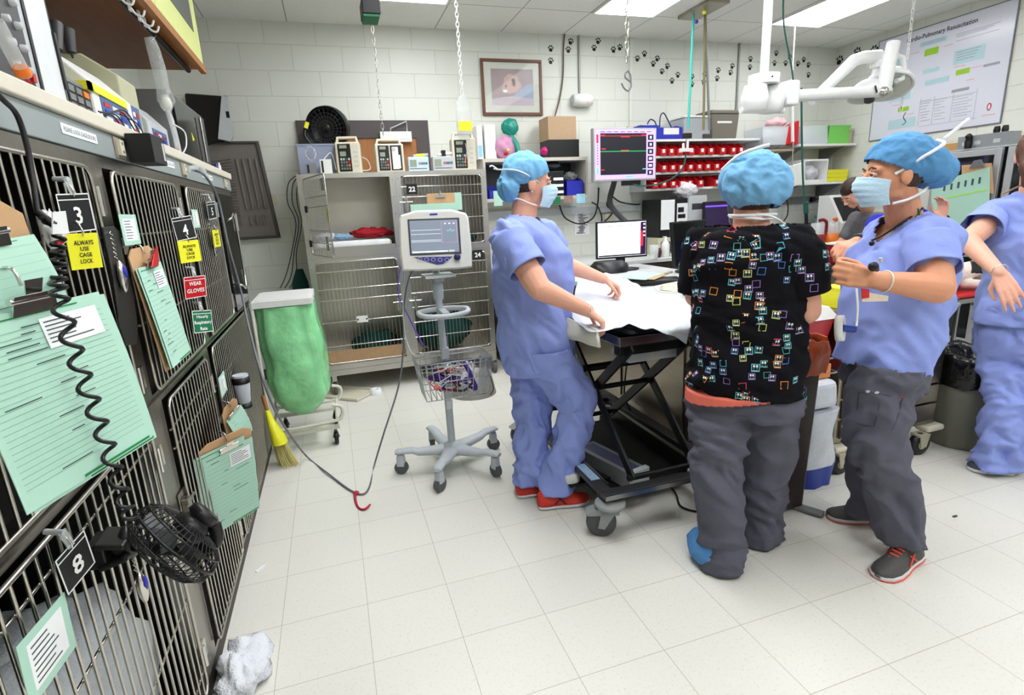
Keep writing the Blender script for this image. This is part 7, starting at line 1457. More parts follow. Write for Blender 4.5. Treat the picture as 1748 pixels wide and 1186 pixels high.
def hand(mb, W, D, Nn, S, curl=(.4, .5, .4), spread=.02, k=1., thumb=(.55, .6, .35)):
    """W wrist, D towards fingers, Nn out of the palm, S towards the thumb"""
    D = Vector(D).normalized(); Nn = Vector(Nn); Nn = (Nn-D*Nn.dot(D)).normalized(); S_ = Vector(S); S = D.cross(Nn); S = S if S.dot(S_) > 0 else -S; W = Vector(W)
    for i in range(4):
        off = (.030-.020*i)*k; ln = (.085, .088, .084, .076)[i]*k; K = W+D*ln+S*off+Nn*(-.002)
        cap_(mb, W+D*.012*k+S*off*.55, K, .0150*k, .0105*k, 10)
        d = (D+S*(.10-.07*i)).normalized(); p = K; L = [(.042, .026, .020), (.046, .029, .021), (.043, .027, .020), (.034, .021, .018)][i]
        a = 0
        for j in range(3):
            a += curl[j]; dd = d*cos(a)+Nn*sin(a); q = p+dd*L[j]*k; cap_(mb, p, q, (.0092, .0082, .0074)[j]*k, (.0084, .0076, .0066)[j]*k, 10); p = q
    b = W+D*.022*k+S*.020*k+Nn*.004; q = b+(D*thumb[0]+S*thumb[1]+Nn*thumb[2]).normalized()*.045*k; cap_(mb, b, q, .0145*k, .0105*k, 10)
    r = q+(D*.8+S*.1+Nn*thumb[2]).normalized()*.032*k; cap_(mb, q, r, .0100*k, .0088*k, 10); cap_(mb, r, r+(D*.85-S*.15+Nn*.3).normalized()*.022*k, .0088*k, .0075*k, 10)
def head(mb, H, F, R, U, k=1.):
    H = Vector(H); P = lambda r, f, u: H+(R*r+F*f+U*u)*k
    M_ = Matrix((R, F, U)).transposed()
    def e(c, r): mb.ball(P(*c), (r[0]*k, r[1]*k, r[2]*k), n=22, R=M_)
    e((0, -.008, .030), (.076, .094, .088)); e((0, .022, -.010), (.066, .068, .085)); e((0, .030, -.055), (.052, .052, .050)); e((0, .062, -.088), (.024, .022, .020))
    for s_ in (-1, 1):
        e((s_*.032, .055, -.030), (.028, .024, .034)); e((s_*.032, .075, .020), (.026, .014, .010)); e((s_*.076, -.004, -.010), (.010, .020, .032)); e((s_*.040, .012, -.066), (.014, .026, .020))
        e((s_*.011, .098, -.030), (.009, .012, .008))
    cap_(mb, P(0, .088, .012), P(0, .108, -.022), .0095*k, .0125*k, 10); cap_(mb, P(0, .084, -.057), P(0, .086, -.057), .016*k, .014*k, 10); cap_(mb, P(0, .082, -.070), P(0, .083, -.070), .014*k, .014*k, 10)
def face_parts(t, H, F, R, U, k=1., brow=m_hair):
    P = lambda r, f, u: Vector(H)+(R*r+F*f+U*u)*k
    for s_ in (-1, 1):
        c = P(s_*.031, .0775, .006); ey = MB(mat('eye_white', (235, 232, 228), .2)).ball(c, .0108*k, n=14).build('eye', t)
        d = (F+R*s_*.05).normalized(); MB(mat('iris_brown', (60, 44, 36), .15)).ball(c+d*.0058*k, .0062*k, n=12).build('iris', ey)
        MB(m_skin).tube(spline([P(s_*.017, .086, .004), P(s_*.031, .0925, .012), P(s_*.045, .083, .004)], 5), .0032*k, n=6).tube(spline([P(s_*.017, .086, .003), P(s_*.031, .0905, -.005), P(s_*.045, .082, .003)], 5), .0025*k, n=6).build('eyelid', t)
        MB(brow).tube(spline([P(s_*.014, .091, .022), P(s_*.032, .091, .030), P(s_*.050, .078, .022)], 5), [.0028]*5+[.0034]*5+[.0015], n=6).build('eyebrow', t)
def facemask(t, H, F, R, U, k=1., ties=True, crown=None, nape=None):
    P = lambda r, f, u: Vector(H)+(R*r+F*f+U*u)*k
    def fn(a, b):
        u = (a-.5)*2; v = b; th = u*1.32; base = .093+.023*math.exp(-(u*3.0)**2)*math.exp(-((v-.22)*2.6)**2)+.016*sin(v*pi)
        pl = .0065*abs(((v*5.0) % 1.)-.5)*(1-abs(u)*.6)
        return P(.077*sin(th)*(1-.10*v), (base+pl)*cos(th)**.75-.004*v+.010, -.004+.006*math.cos(u*2)-.108*v+.012*u*u*(v-.5)*2)
    mk = MB(m_mask).grid(fn, 40, 36).build('face_mask', t, solid=.0015)
    if ties:
        o = MB(m_tie)
        for s_ in (-1, 1):
            a = P(s_*.068, .030, .0); c = P(s_*.064, .025, -.098); cr = crown or P(0, -.125, .075); na = nape or P(0, -.085, -.085)
            o.tube(spline([a, P(s_*.085, -.03, .028), P(s_*.070, -.09, .060), cr], 6), .003, n=6); o.tube(spline([c, P(s_*.072, -.02, -.088), P(s_*.055, -.065, -.085), na], 6), .003, n=6)
        o.build('mask_ties', mk)
    return mk
def shoe(t, heel, toe, m, msole, w=.046, h=.075, name='shoe', accents=None, out=None):
    heel, toe = Vector(heel), Vector(toe); d = (toe-heel); L = d.length; d.normalize(); s = Vector((-d.y, d.x, 0)).normalized(); z = Vector((0, 0, 1)); rings = []; so = []
    for k, wd, hh in ((0, .6, .75), (.04, .85, .95), (.15, .95, 1.05), (.30, .92, 1.08), (.42, .95, .95), (.58, 1.1, .72), (.75, 1.15, .52), (.9, .95, .40), (.97, .6, .32), (1.0, .25, .25)):
        c = heel+d*L*k; hw = w*wd; H_ = h*hh
        rings.append([c+s*(hw*cos(a)*(1-.25*max(0, sin(a))))+z*(.016+max(0, sin(a))*H_+min(0, sin(a))*.004) for a in [2*pi*j/20 for j in range(20)]])
        so.append([c+s*(hw*1.08*cos(a))+z*(.012+.012*math.copysign(abs(sin(a))**.5, sin(a))) for a in [2*pi*j/20 for j in range(20)]])
    o = MB(m).loft(rings).build(name, t); MB(msole).loft(so).build('sole', o)
    if out: MB(out).loft([[Vector((p.x, p.y, p.z*.35+.001)) + (p-r_[0].lerp(r_[10], .5))*.03*Vector((1, 1, 0)).length for p in r_] for r_ in so]).build('outsole', o)
    if accents:
        q = MB(accents)
        for k in range(5): c = heel+d*L*(.50+.055*k); q.tube([c+s*.018*(1-.1*k)+z*(.016+h*(.86-.11*k)), c-s*.018*(1-.1*k)+z*(.018+h*(.86-.11*k))], .004, n=5)
        for sd in (-1, 1): q.tube([heel+d*L*.30+s*sd*w*.97+z*.028, heel+d*L*.45+s*sd*w*.75+z*.062], .003, n=5); q.tube([heel+d*L*.50+s*sd*w*1.0+z*.026, heel+d*L*.36+s*sd*w*.82+z*.066], .003, n=5)
        q.build('laces', o)
    return o
Z3 = Vector((0, 0, 1))
def vz(z): return Vector((0, 0, z))
# ------------------------------------------------------------------ woman at the lift table (left)
def basis(F): F = Vector(F).normalized(); R = F.cross(Z3).normalized(); return F, R, R.cross(F)
t = wthing('person', 'woman in blue scrubs, blue cap and mask, leaning over the lift table', 'person', (.86, 2.42, 0))
F, R, U = basis((.90, -.38, 0)); J = PY
hip = J(917, 585, 2.43); chest = J(905, 445, 2.44); nk = J(893, 372, 2.44); Hc = J(903, 312, 2.44)
hF, hR, hU = basis((.985, -.10, -.10)); 
shR, shL = J(868, 406, 2.28), J(922, 396, 2.60)
elR, wrR = J(921, 493, 2.13), J(1003, 530, 2.12); elL, wrL = J(955, 448, 2.66), J(1030, 476, 2.66)
knR, anR = J(990, 688, 2.34), J(942, 832, 2.33); knL, anL = J(908, 705, 2.50), J(908, 822, 2.45)
hipR, hipL = J(930, 604, 2.33), J(908, 604, 2.52)
def torso(mb, stations, U_=None):
    rings = [oring(C, Rr, Ff, a, b, c) for C, Rr, Ff, a, b, c in stations]; mb.loft(rings); return mb
# lateral vector R (towards camera), front F
ts = [(J(918, 618, 2.43), R, F, .185, .175, .165), (J(915, 575, 2.43), R, F, .185, .175, .185), (J(910, 520, 2.44), R, F, .18, .185, .185), (J(906, 470, 2.44), R, F, .18, .20, .175), (J(903, 430, 2.44), R, F, .185, .185, .165), (J(897, 400, 2.44), R, F, .19, .135, .135), (J(893, 380, 2.44), R, F, .15, .09, .10), (J(893, 366, 2.44), R, F, .07, .065, .065)]
body = MB(); torso(body, [(a, b, c, d-.032, e-.032, f-.03) for a, b, c, d, e, f in ts[:-1]])
chain_(body, [nk-vz(.02), Hc-vz(.04)-F*.015], [.062, .056]); head(body, Hc, hF, hR, hU)
chain_(body, [shR, elR, wrR], [.062, .050, .029]); chain_(body, [elR.lerp(shR, .25), elR], [.058, .05]); chain_(body, [elR, elR.lerp(wrR, .35), wrR], [.05, .043, .028]); chain_(body, [shL, elL, elL.lerp(wrL, .35), wrL], [.06, .048, .042, .028])
hand(body, wrR, F*.75-vz(.65), -F-vz(.3), -R, (.8, 1.0, .8)); hand(body, wrL, (wrL-elL)-vz(.06), -Z3, R, (.7, .9, .7))
chain_(body, [hipR, knR, anR], [.08, .055, .04]); chain_(body, [hipL, knL, anL], [.08, .055, .04])
organic('body', body, m_skin, t, .005, 3); face_parts(t, Hc, hF, hR, hU)
facemask(t, Hc, hF, hR, hU, ties=False)
tp = MB(); torso(tp, ts); chain_(tp, [shR, shR.lerp(elR, .3)], [.080, .078]); chain_(tp, [shR.lerp(chest, .35), shR], [.10, .078]); chain_(tp, [shL, shL.lerp(elL, .3)], [.08, .075])
dS = (elR-shR).normalized(); cutp = shR.lerp(elR, .60); hemz = J(918, 612, 2.43).z
vtx = nk+F*.10-vz(.085)
def cutW1(c):
    if c.z < hemz-.04: return True
    q = c-nk; f = q.dot(F); r_ = q.dot(R); h_ = q.z
    return f > -.01 and abs(r_) < .088+(h_)*.72 and h_ > -.12
to = organic('scrub_top', tp, m_scrub, t, .009, 5, folds(.015, (6, 6, 5), 1.5), cutW1, .003); sleeve(to, shR, elR, .62, .085, .084, m_scrub, 1); sleeve(to, shL, elL, .6, .085, .088, m_scrub, 2)
tr = MB(); tr.loft([oring(J(918, 560, 2.43), R, F, .165, .15, .16), oring(hip-vz(.06), R, F, .18, .16, .17), oring(hip-vz(.13), R, F, .175, .15, .155)])
chain_(tr, [hipR+vz(.02), hipR.lerp(knR, .5)-F*.01, knR, knR.lerp(anR, .5)+F*.01, anR-vz(.06)], [.115, .110, .092, .086, .092]); chain_(tr, [hipL, hipL.lerp(knL, .5), knL, knL.lerp(anL, .5), anL-vz(.06)], [.115, .11, .095, .09, .094])
organic('trousers', tr, m_scrub, t, .009, 5, folds(.017, (7, 7, 8), 4.2, .5, lambda c: 1.25-.6*min(1, c.z)), lambda c: c.z < .068 or c.z > hemz+.08, .003)
cp = MB(); M_ = Matrix((hR, hF, hU)).transposed()
cp.ball(Hc+hU*.045-hF*.018, (.092, .112, .092), n=24, R=M_); cp.ball(Hc-hF*.085-hU*.022, (.07, .062, .07), n=20, R=M_)
organic('bouffant_cap', cp, m_cap, t, .006, 3, folds(.006, (18, 18, 10), 2., .5), lambda c: (c-Hc).dot(hU) < .016-.55*min(.11, max(-.2, -(c-Hc).dot(hF)+.02)) and (c-Hc).dot(hF) > -.06, .001)
hr = MB(); hr.ball(Hc+hU*.012-hF*.02, (.0775, .088, .075), n=22, R=M_); organic('hair', hr, m_hair, t, .006, 2, None, lambda c: (c-Hc).dot(hF) > .052 or (c-Hc).dot(hU) < -.05 or ((c-Hc).dot(hU) < -.0 and (c-Hc).dot(hF) > -.005))
P = lambda r, f, u: Hc+hR*r+hF*f+hU*u
MB(m_tie).tube(spline([P(.066, .03, .0), P(.088, -.02, .022), P(.088, -.07, .040), P(.07, -.11, .045), P(.03, -.15, .045), P(.0, -.165, .05)], 5), .0032, n=6).tube(spline([P(.063, .028, -.10), P(.066, -.01, -.092), P(.055, -.06, -.075), P(.02, -.10, -.085)], 5), .0032, n=6).tube(spline([P(.02, -.15, .045), P(.02, -.175, .06), P(.03, -.19, .055)], 4), .0035, n=6).build('mask_ties', t)
MB(chrome).ball(P(.085, -.005, -.045), .005).build('earring', t); MB(chrome).tube([wrR+(Vector((0, cos(a), sin(a)))*.030) for a in [2*pi*k/16 for k in range(16)]], .002, n=5, closed=True).build('bracelet', t)
MB(black).tube(spline([nk+F*.06+R*.05-vz(.0), nk+F*.10+R*.02-vz(.06), nk+F*.115-vz(.085)], 5), .003, n=5).ball(nk+F*.125-vz(.09), .009).build('necklace', t)
m_redshoe = mat('red_mesh_shoe', (200, 52, 36), .6, var=.2, scale=80); m_sole = mat('white_rubber_sole', (206, 208, 212), .5)
a, b = PZ(893, 868, 0), PZ(985, 868, 0); shoe(t, (anR.x-.09, anR.y-.03, 0), (anR.x+.17, anR.y-.07, 0), m_redshoe, m_sole, accents=mat('navy_trim', (40, 36, 60), .5)); shoe(t, (anL.x-.09, anL.y+.0, 0), (anL.x+.17, anL.y-.03, 0), m_redshoe, m_sole)
MB(white).box(J(968, 395, 2.28), J(974, 412, 2.26)).build('badge', t) if False else None
# ------------------------------------------------------------------ woman in black patterned top (back to camera)
t = wthing('person', 'woman seen from behind in black square patterned scrub top', 'person', (1.44, 1.6, 0))
F, R, U = basis((.55, .83, 0)); hF, hR, hU = basis((.50, .85, -.22)); J = PY
hip = J(1275, 640, 1.62); Hc = J(1283, 325, 1.66); nk = J(1283, 378, 1.63)
shL, shR = J(1205, 418, 1.74), J(1360, 425, 1.52); elL, elR = J(1189, 505, 1.76), J(1374, 528, 1.50); wrL, wrR = J(1215, 520, 2.0), J(1350, 500, 1.78)
ts = [(J(1273, 672, 1.60), R, F, .215, .15, .15), (J(1275, 640, 1.60), R, F, .212, .15, .15), (J(1277, 600, 1.60), R, F, .20, .145, .14), (J(1278, 560, 1.60), R, F, .19, .145, .13), (J(1279, 510, 1.61), R, F, .19, .145, .13), (J(1281, 460, 1.61), R, F, .20, .14, .13), (J(1282, 425, 1.61), R, F, .205, .12, .12), (J(1286, 400, 1.61), R, F, .17, .09, .10), (J(1284, 383, 1.62), R, F, .085, .07, .07)]
body = MB(); torso(body, [(a, b, c, d-.032, e-.032, f-.03) for a, b, c, d, e, f in ts[:-1]]); chain_(body, [nk-vz(.02), Hc-vz(.05)], [.062, .058]); head(body, Hc, hF, hR, hU)
chain_(body, [shR, elR, elR.lerp(wrR, .4), wrR], [.062, .054, .045, .03]); chain_(body, [shL, elL, elL.lerp(wrL, .4), wrL], [.058, .044, .040, .028])
hand(body, wrR, (wrR-elR), -Z3, -R, (.35, .5, .4)); hand(body, wrL, (wrL-elL), -Z3, R, (.35, .5, .4))
kL, aL = J(1225, 800, 1.59), J(1232, 940, 1.60); kR, aR = J(1308, 800, 1.66), J(1296, 915, 1.68); hpL, hpR = hip-R*.10-vz(.05), hip+R*.10-vz(.05)
chain_(body, [hpL, kL, aL], [.08, .055, .04]); chain_(body, [hpR, kR, aR], [.08, .055, .04])
organic('body', body, m_skin, t, .005, 3)
tp = MB(); torso(tp, ts); chain_(tp, [shR, shR.lerp(elR, .3)], [.080, .076]); chain_(tp, [shL, shL.lerp(elL, .3)], [.078, .07]); cap_(tp, shL, shL.lerp(shR, .3), .08, .09); cap_(tp, shR, shR.lerp(shL, .3), .085, .09)
dR, dL = (elR-shR).normalized(), (elL-shL).normalized(); cR, cL = shR.lerp(elR, .72), shL.lerp(elL, .95); hemz = J(1273, 662, 1.60).z
def cutW2(c):
    if c.z < hemz+.02*((c-hip).dot(R)*-2.2): return True
    return c.z > nk.z-.014
top = organic('scrub_top', tp, m_blk, t, .009, 4, folds(.013, (5, 5, 9), 9.1, .5, lambda c: 1.3 if c.z < 1.1 else .7), cutW2, .003)
svs = [sleeve(top, shR, elR, .72, .088, .086, m_blk, 3), sleeve(top, shL, elL, .95, .084, .072, m_blk, 4)]
# printed squares follow the cloth
bV, bP = [], []
for o_ in [top]+svs: k0 = len(bV); bV += [v.co for v in o_.data.vertices]; bP += [[i+k0 for i in p.vertices] for p in o_.data.polygons]
bvh = BVHTree.FromPolygons(bV, bP)
cols = [mat('print_'+n_, c, .7) for n_, c in (('cyan', (90, 190, 215)), ('blue', (70, 120, 200)), ('pink', (220, 60, 110)), ('lilac', (150, 110, 190)), ('yellow', (205, 205, 100)), ('orange', (225, 135, 50)), ('teal', (80, 170, 170)))]
pr = MB(cols[0]); rnd = random.Random(11); done = []
def decal(o, d, s, col, kind, rot):
    h = bvh.ray_cast(o, d, 2.)
    if h[0] is None: return
    N_ = h[1].normalized(); N_ = -N_ if N_.dot(d) > 0 else N_
    if any((h[0]-q).length < s*.72 for q in done): return
    done.append(h[0]); A = Z3.cross(N_).normalized() if abs(N_.z) < .9 else Vector((1, 0, 0)); B = N_.cross(A); A, B = A*cos(rot)+B*sin(rot), B*cos(rot)-A*sin(rot)
    def q(u, v):
        p = h[0]+A*u*s+B*v*s+N_*.03; g = bvh.ray_cast(p, -N_, .06)
        return (g[0] if g[0] is not None else p-N_*.03)+N_*.0042
    w = .09
    for a in ((-.5, -.5, .5, -.5+w), (-.5, .5-w, .5, .5), (-.5, -.5+w, -.5+w, .5-w), (.5-w, -.5+w, .5, .5-w)): pr.add([q(a[0], a[1]), q(a[2], a[1]), q(a[2], a[3]), q(a[0], a[3])], [(0, 1, 2, 3)], col)
    if kind:
        for sx_ in (-1, 1):
            pr.add([q(sx_*.17-.12, .05), q(sx_*.17+.12, .05), q(sx_*.17+.10, .36), q(sx_*.17-.10, .36)], [(0, 1, 2, 3)], wink); pr.add([q(sx_*.26, -.20), q(sx_*.12, -.20), q(sx_*.12, -.08), q(sx_*.26, -.08)], [(0, 1, 2, 3)], MATS['print_teal'])
        pr.add([q(-.35, -.42), q(.35, -.42), q(.35, -.32), q(-.35, -.32)], [(0, 1, 2, 3)], lgrey)
for k in range(300):
    z = rnd.uniform(hemz-.01, nk.z-.02); ct = ts[3][0] if z < 1.1 else ts[6][0]; a = rnd.uniform(-pi, 0)*1.0; 
    if rnd.random() < .2: a = rnd.uniform(0, pi)
    if noise.noise(Vector((a*1.4, z*7, 3))) < -.12: continue
    d = -(R*cos(a)+F*sin(a)); decal(Vector((ct.x, ct.y, z))-d*.6, d, rnd.uniform(.022, .028), rnd.choice(cols), rnd.random() < .72, rnd.uniform(-.15, .15))
pr.build('square_print', top).location = (0, 0, 0)
cs = MB(); torso(cs, [(a-vz(.05), b, c, d+.006, e+.006, f+.006) for a, b, c, d, e, f in ts[:2]]); organic('undershirt', cs, mat('coral_cotton', (222, 110, 92), .8), t, .004, 2, None, lambda c: c.z > hemz+.03 or c.z < hemz-.042+.15*max(0, (c-hip).dot(R)+.2), .002)
tr = MB(); tr.loft([oring(J(1276, 600, 1.60), R, F, .18, .13, .12), oring(J(1275, 660, 1.60), R, F, .192, .13, .135), oring(J(1274, 700, 1.60), R, F, .192, .13, .14)])
chain_(tr, [hpL, hpL.lerp(kL, .5), kL, kL.lerp(aL, .6), aL-vz(.10)], [.12, .112, .093, .084, .096]); chain_(tr, [hpR, hpR.lerp(kR, .5), kR, kR.lerp(aR, .6), aR-vz(.10)], [.118, .108, .090, .083, .098])
organic('trousers', tr, m_grey, t, .009, 4, folds(.019, (6, 6, 8), 12.7, .5), lambda c: c.z < .012 or c.z > hemz+.0, .003)
cp = MB(); M_ = Matrix((hR, hF, hU)).transposed(); cp.ball(Hc+hU*.030-hF*.015, (.112, .122, .100), n=24, R=M_); cp.ball(Hc-hF*.05-hU*.005+hR*.015, (.108, .085, .080), n=20, R=M_); cp.ball(Hc+hU*.015+hR*.055-hF*.03, (.07, .08, .08), n=18, R=M_)
organic('bouffant_cap', cp, m_cap, t, .006, 3, folds(.008, (14, 14, 12), 5., .6), lambda c: (c-Hc).dot(hU) < -.070, .001)
MB(m_hair).ball(Hc-hU*.03-hF*.015, (.072, .082, .06), n=18, R=M_).build('hair', t)
P = lambda r, f, u: Hc+hR*r+hF*f+hU*u
facemask(t, Hc, hF, hR, hU, ties=False)
MB(m_tie).tube(spline([P(-.075, .0, -.085), P(-.055, -.055, -.098), P(0, -.085, -.105), P(.05, -.065, -.10), P(.08, -.01, -.09)], 6), .006, n=6).tube(spline([P(0, -.09, -.103), P(.05, -.085, -.112), P(.10, -.05, -.135), P(.13, -.03, -.17)], 6), .004, n=6).tube(spline([P(-.075, -.02, -.095), P(0, -.09, -.118), P(.075, -.03, -.11)], 6), .005, n=6).build('mask_ties', t)
MB(m_tie).tube(spline([P(-.105, -.03, .070), P(-.06, -.09, .100), P(.0, -.115, .115), P(.03, -.125, .118)], 6), [.006]*19, n=6).build('tie_bow', t)
m_cover = mat('blue_shoe_cover', (80, 140, 200), .7, bump=.5, bscale=60)
shoe(t, (aL.x-.03, aL.y-.04, 0), (aL.x+.04, aL.y+.22, 0), m_cover, m_cover, w=.052, h=.08, name='shoe_cover'); shoe(t, (aR.x, aR.y-.06, 0), (aR.x+.10, aR.y+.18, 0), m_cover, m_cover, w=.05, h=.08, name='shoe_cover')
cv = MB(m_cover).ball((aL.x-.062, aL.y+.03, .07), (.055, .09, .068)); cv.build('shoe_cover_cuff', t)
# ------------------------------------------------------------------ woman at the right in blue top and charcoal trousers
t = wthing('person', 'woman in blue scrub top and charcoal trousers, arms bent, facing left', 'person', (2.0, 1.5, 0))
F, R, U = basis((-.90, .22, 0)); hF, hR, hU = basis((-.86, .44, -.05)); J = PY
Hc = J(1527, 297, 1.52); nk = J(1545, 365, 1.52); hip = J(1520, 600, 1.50)
shL, shR = J(1584, 412, 1.38), J(1560, 405, 1.70); elL, wrL = J(1600, 492, 1.28), J(1487, 477, 1.33); elR, wrR = J(1540, 470, 1.76), J(1462, 415, 1.72)
ts = [(J(1513, 622, 1.49), R, F, .178, .18, .125), (J(1520, 570, 1.50), R, F, .172, .175, .145), (J(1530, 520, 1.50), R, F, .165, .18, .165), (J(1534, 470, 1.51), R, F, .17, .18, .165), (J(1540, 430, 1.52), R, F, .18, .155, .155), (J(1550, 400, 1.52), R, F, .185, .115, .135), (J(1552, 382, 1.52), R, F, .15, .085, .10), (J(1550, 368, 1.52), R, F, .07, .062, .065)]
body = MB(); torso(body, [(a, b, c, d-.032, e-.032, f-.03) for a, b, c, d, e, f in ts[:-1]]); chain_(body, [nk-vz(.02), Hc-vz(.04)-hF*.015], [.060, .054]); head(body, Hc, hF, hR, hU)
chain_(body, [shL, elL, elL.lerp(wrL, .35), wrL], [.062, .052, .044, .028]); chain_(body, [shR, elR, elR.lerp(wrR, .4), wrR], [.055, .046, .042, .028])
hand(body, wrL, (wrL-elL)+vz(.02), R*1., Z3+F*.2, (1.0, 1.2, .9), thumb=(.7, .5, .5)); hand(body, wrR, Vector((-1, -.12, -.12)), -Z3+Vector((0, .2, 0)), Vector((0, -1, .1)), (.9, 1.1, .8), thumb=(.8, .5, .4))
hpL, hpR = J(1510, 612, 1.43), J(1508, 612, 1.58); kL, aL = J(1493, 745, 1.40), J(1548, 925, 1.38); kR, aR = J(1478, 745, 1.56), J(1484, 872, 1.60)
chain_(body, [hpL-vz(.06), kL, aL], [.06, .05, .04]); chain_(body, [hpR-vz(.06), kR, aR], [.06, .05, .04]); organic('body', body, m_skin2, t, .005, 3); face_parts(t, Hc, hF, hR, hU); facemask(t, Hc, hF, hR, hU, ties=False)
tp = MB(); torso(tp, ts); chain_(tp, [shL, shL.lerp(elL, .3)], [.076, .074]); cap_(tp, shL, shL.lerp(shR, .35), .076, .08); chain_(tp, [shR, shR.lerp(elR, .4)], [.07, .07])
dS = (elL-shL).normalized(); cutp = shL.lerp(elL, .56); hemz = J(1522, 604, 1.5).z; dS2 = (elR-shR).normalized(); cp2 = shR.lerp(elR, .7)
def cutW3(c):
    if c.z < hemz-.030+.10*(c-hip).dot(F): return True
    q = c-nk; f = q.dot(F); r_ = q.dot(R); h_ = q.z
    return f > -.02 and abs(r_) < .075+h_*.70 and h_ > -.10
to = organic('scrub_top', tp, m_scrub, t, .009, 5, folds(.015, (6, 6, 5), 21.5), cutW3, .003); sleeve(to, shL, elL, .62, .080, .078, m_scrub, 5); sleeve(to, shR, elR, .7, .078, .082, m_scrub, 6)
tr = MB(); tr.loft([oring(J(1516, 575, 1.50), R, F, .135, .135, .12), oring(J(1514, 620, 1.49), R, F, .145, .15, .12), oring(J(1510, 660, 1.48), R, F, .14, .14, .12)])
chain_(tr, [hpL-F*.02, hpL.lerp(kL, .5), kL, kL.lerp(aL, .55), aL-vz(.07)], [.118, .112, .100, .088, .090]); chain_(tr, [hpR, hpR.lerp(kR, .5), kR, kR.lerp(aR, .6), aR-vz(.07)], [.10, .09, .078, .075, .080])
trs = organic('trousers', tr, m_grey, t, .009, 4, folds(.017, (7, 7, 8), 30.7, .5), lambda c: (c.z < .085 and c.y < 1.5) or c.z < .05 or c.z > hemz-.015+.10*(c-hip).dot(F), .003)
bv2 = BVHTree.FromPolygons([v.co for v in trs.data.vertices], [p.vertices for p in trs.data.polygons])
def stick(bv, pts, m, name, parent, off=.006, dirv=None):
    out = []
    for px, py in pts:
        o = Vector((0, 0, EYE)); d = ray(px, py).normalized(); h = bv.ray_cast(o, d, 5); out.append((h[0] if h[0] is not None else PY(px, py, 1.33))-d*off)
    return out
m_seam = mat('charcoal_seam', (66, 66, 78), .85)
q = stick(bv2, [(1466, 670), (1480, 668), (1500, 672), (1520, 676), (1541, 677), (1536, 700), (1528, 722), (1522, 733), (1500, 730), (1480, 727), (1461, 722), (1463, 700), (1466, 670)], None, None, None, .002)
MB(m_seam).tube(q, .0028, n=5).tube(stick(bv2, [(1504, 673), (1499, 700), (1492, 729)], 0, 0, 0, .002), .002, n=5).build('cargo_pocket', t)
MB(red).tube(stick(bv2, [(1521, 611), (1532, 612)], 0, 0, 0, .003), .004, n=5).tube(stick(bv2, [(1536, 678), (1541, 677)], 0, 0, 0, .003), .003, n=5).build('red_stitching', t)
MB(lgrey).ball(stick(bv2, [(1482, 668)], 0, 0, 0, .002)[0], (.012, .006, .005)).ball(stick(bv2, [(1497, 670)], 0, 0, 0, .002)[0], (.012, .006, .005)).build('scissor_rings', t)
cp = MB(); M_ = Matrix((hR, hF, hU)).transposed(); cp.ball(Hc+hU*.045-hF*.02, (.094, .115, .094), n=24, R=M_); cp.ball(Hc-hF*.125-hU*.005, (.075, .070, .062), n=20, R=M_); cp.ball(Hc-hF*.09+hU*.02, (.085, .08, .07), n=20, R=M_)
organic('bouffant_cap', cp, m_capd, t, .006, 3, folds(.006, (18, 18, 10), 8., .5), lambda c: (c-Hc).dot(hU) < .020-.55*min(.11, max(-.2, -(c-Hc).dot(hF)+.02)) and (c-Hc).dot(hF) > -.07, .001)
hr = MB(); hr.ball(Hc+hU*.010-hF*.022, (.0775, .088, .078), n=22, R=M_); organic('hair', hr, m_hair, t, .006, 2, None, lambda c: (c-Hc).dot(hF) > .050 or (c-Hc).dot(hU) < -.055 or ((c-Hc).dot(hU) < .0 and (c-Hc).dot(hF) > -.02))
P = lambda r, f, u: Hc+hR*r+hF*f+hU*u
MB(m_tie).tube(spline([P(-.068, .03, .0), P(-.092, -.03, .040), P(-.095, -.075, .065), P(-.06, -.12, .085), P(.0, -.13, .10)], 6), .006, n=6).tube(spline([P(-.064, .03, -.10), P(-.066, -.02, -.09), P(-.058, -.065, -.07), P(-.02, -.10, -.055)], 6), .005, n=6).tube([P(-.05, -.125, .10), P(-.05, -.195, .155)], .006, n=6).build('mask_ties', t)
MB(m_cap and green).tube(spline([nk-R*.05+F*.02+vz(.03), nk-R*.065-F*.0-vz(.0), nk-R*.03+F*.06-vz(.06)], 5), .004, n=5).build('lanyard', t)
MB(black).tube(spline([nk-R*.055-F*.02+vz(.02), nk-R*.055+F*.04-vz(.02), nk-R*.025+F*.095-vz(.07), nk+F*.12-vz(.09)], 5), .004, n=6).ball(nk+F*.125-vz(.10)-R*.01, .010).build('necklace', t)
wx = (wrR-elR).normalized(); A_ = wx.orthogonal().normalized(); B_ = wx.cross(A_); wpt = wrR-wx*.0
MB(black).tube([wpt+A_*.034*cos(a)+B_*.034*sin(a) for a in [2*pi*k/20 for k in range(20)]], .009, n=6, closed=True).cbox(wpt+Vector((0, -.038, .0)), (.035, .012, .032)).build('wristwatch', t)
wx = (wrL-elL).normalized(); A_ = wx.orthogonal().normalized(); B_ = wx.cross(A_); wpt = wrL-wx*.05
MB(offwhite).tube([wpt+A_*.034*cos(a)+B_*.034*sin(a) for a in [2*pi*k/20 for k in range(20)]], .003, n=6, closed=True).build('bracelet', t)
a, b, c, d = J(1470, 497, 1.29), J(1517, 505, 1.29), J(1516, 514, 1.29), J(1472, 515, 1.29)
MB(mat('badge_card', (206, 190, 170), .3, var=.3, scale=40)).prism([a, b, c, d], (0, .003, 0)).prism([J(1471, 492, 1.288), J(1484, 494, 1.288), J(1484, 508, 1.288), J(1472, 510, 1.288)], (0, .002, 0), red).build('id_badge', t)
MB(m_tie).tube(spline([J(1462, 492, 1.31), J(1464, 520, 1.30), J(1463, 545, 1.31), J(1462, 556, 1.31)], 5), .004, n=5).build('drawstring', t)
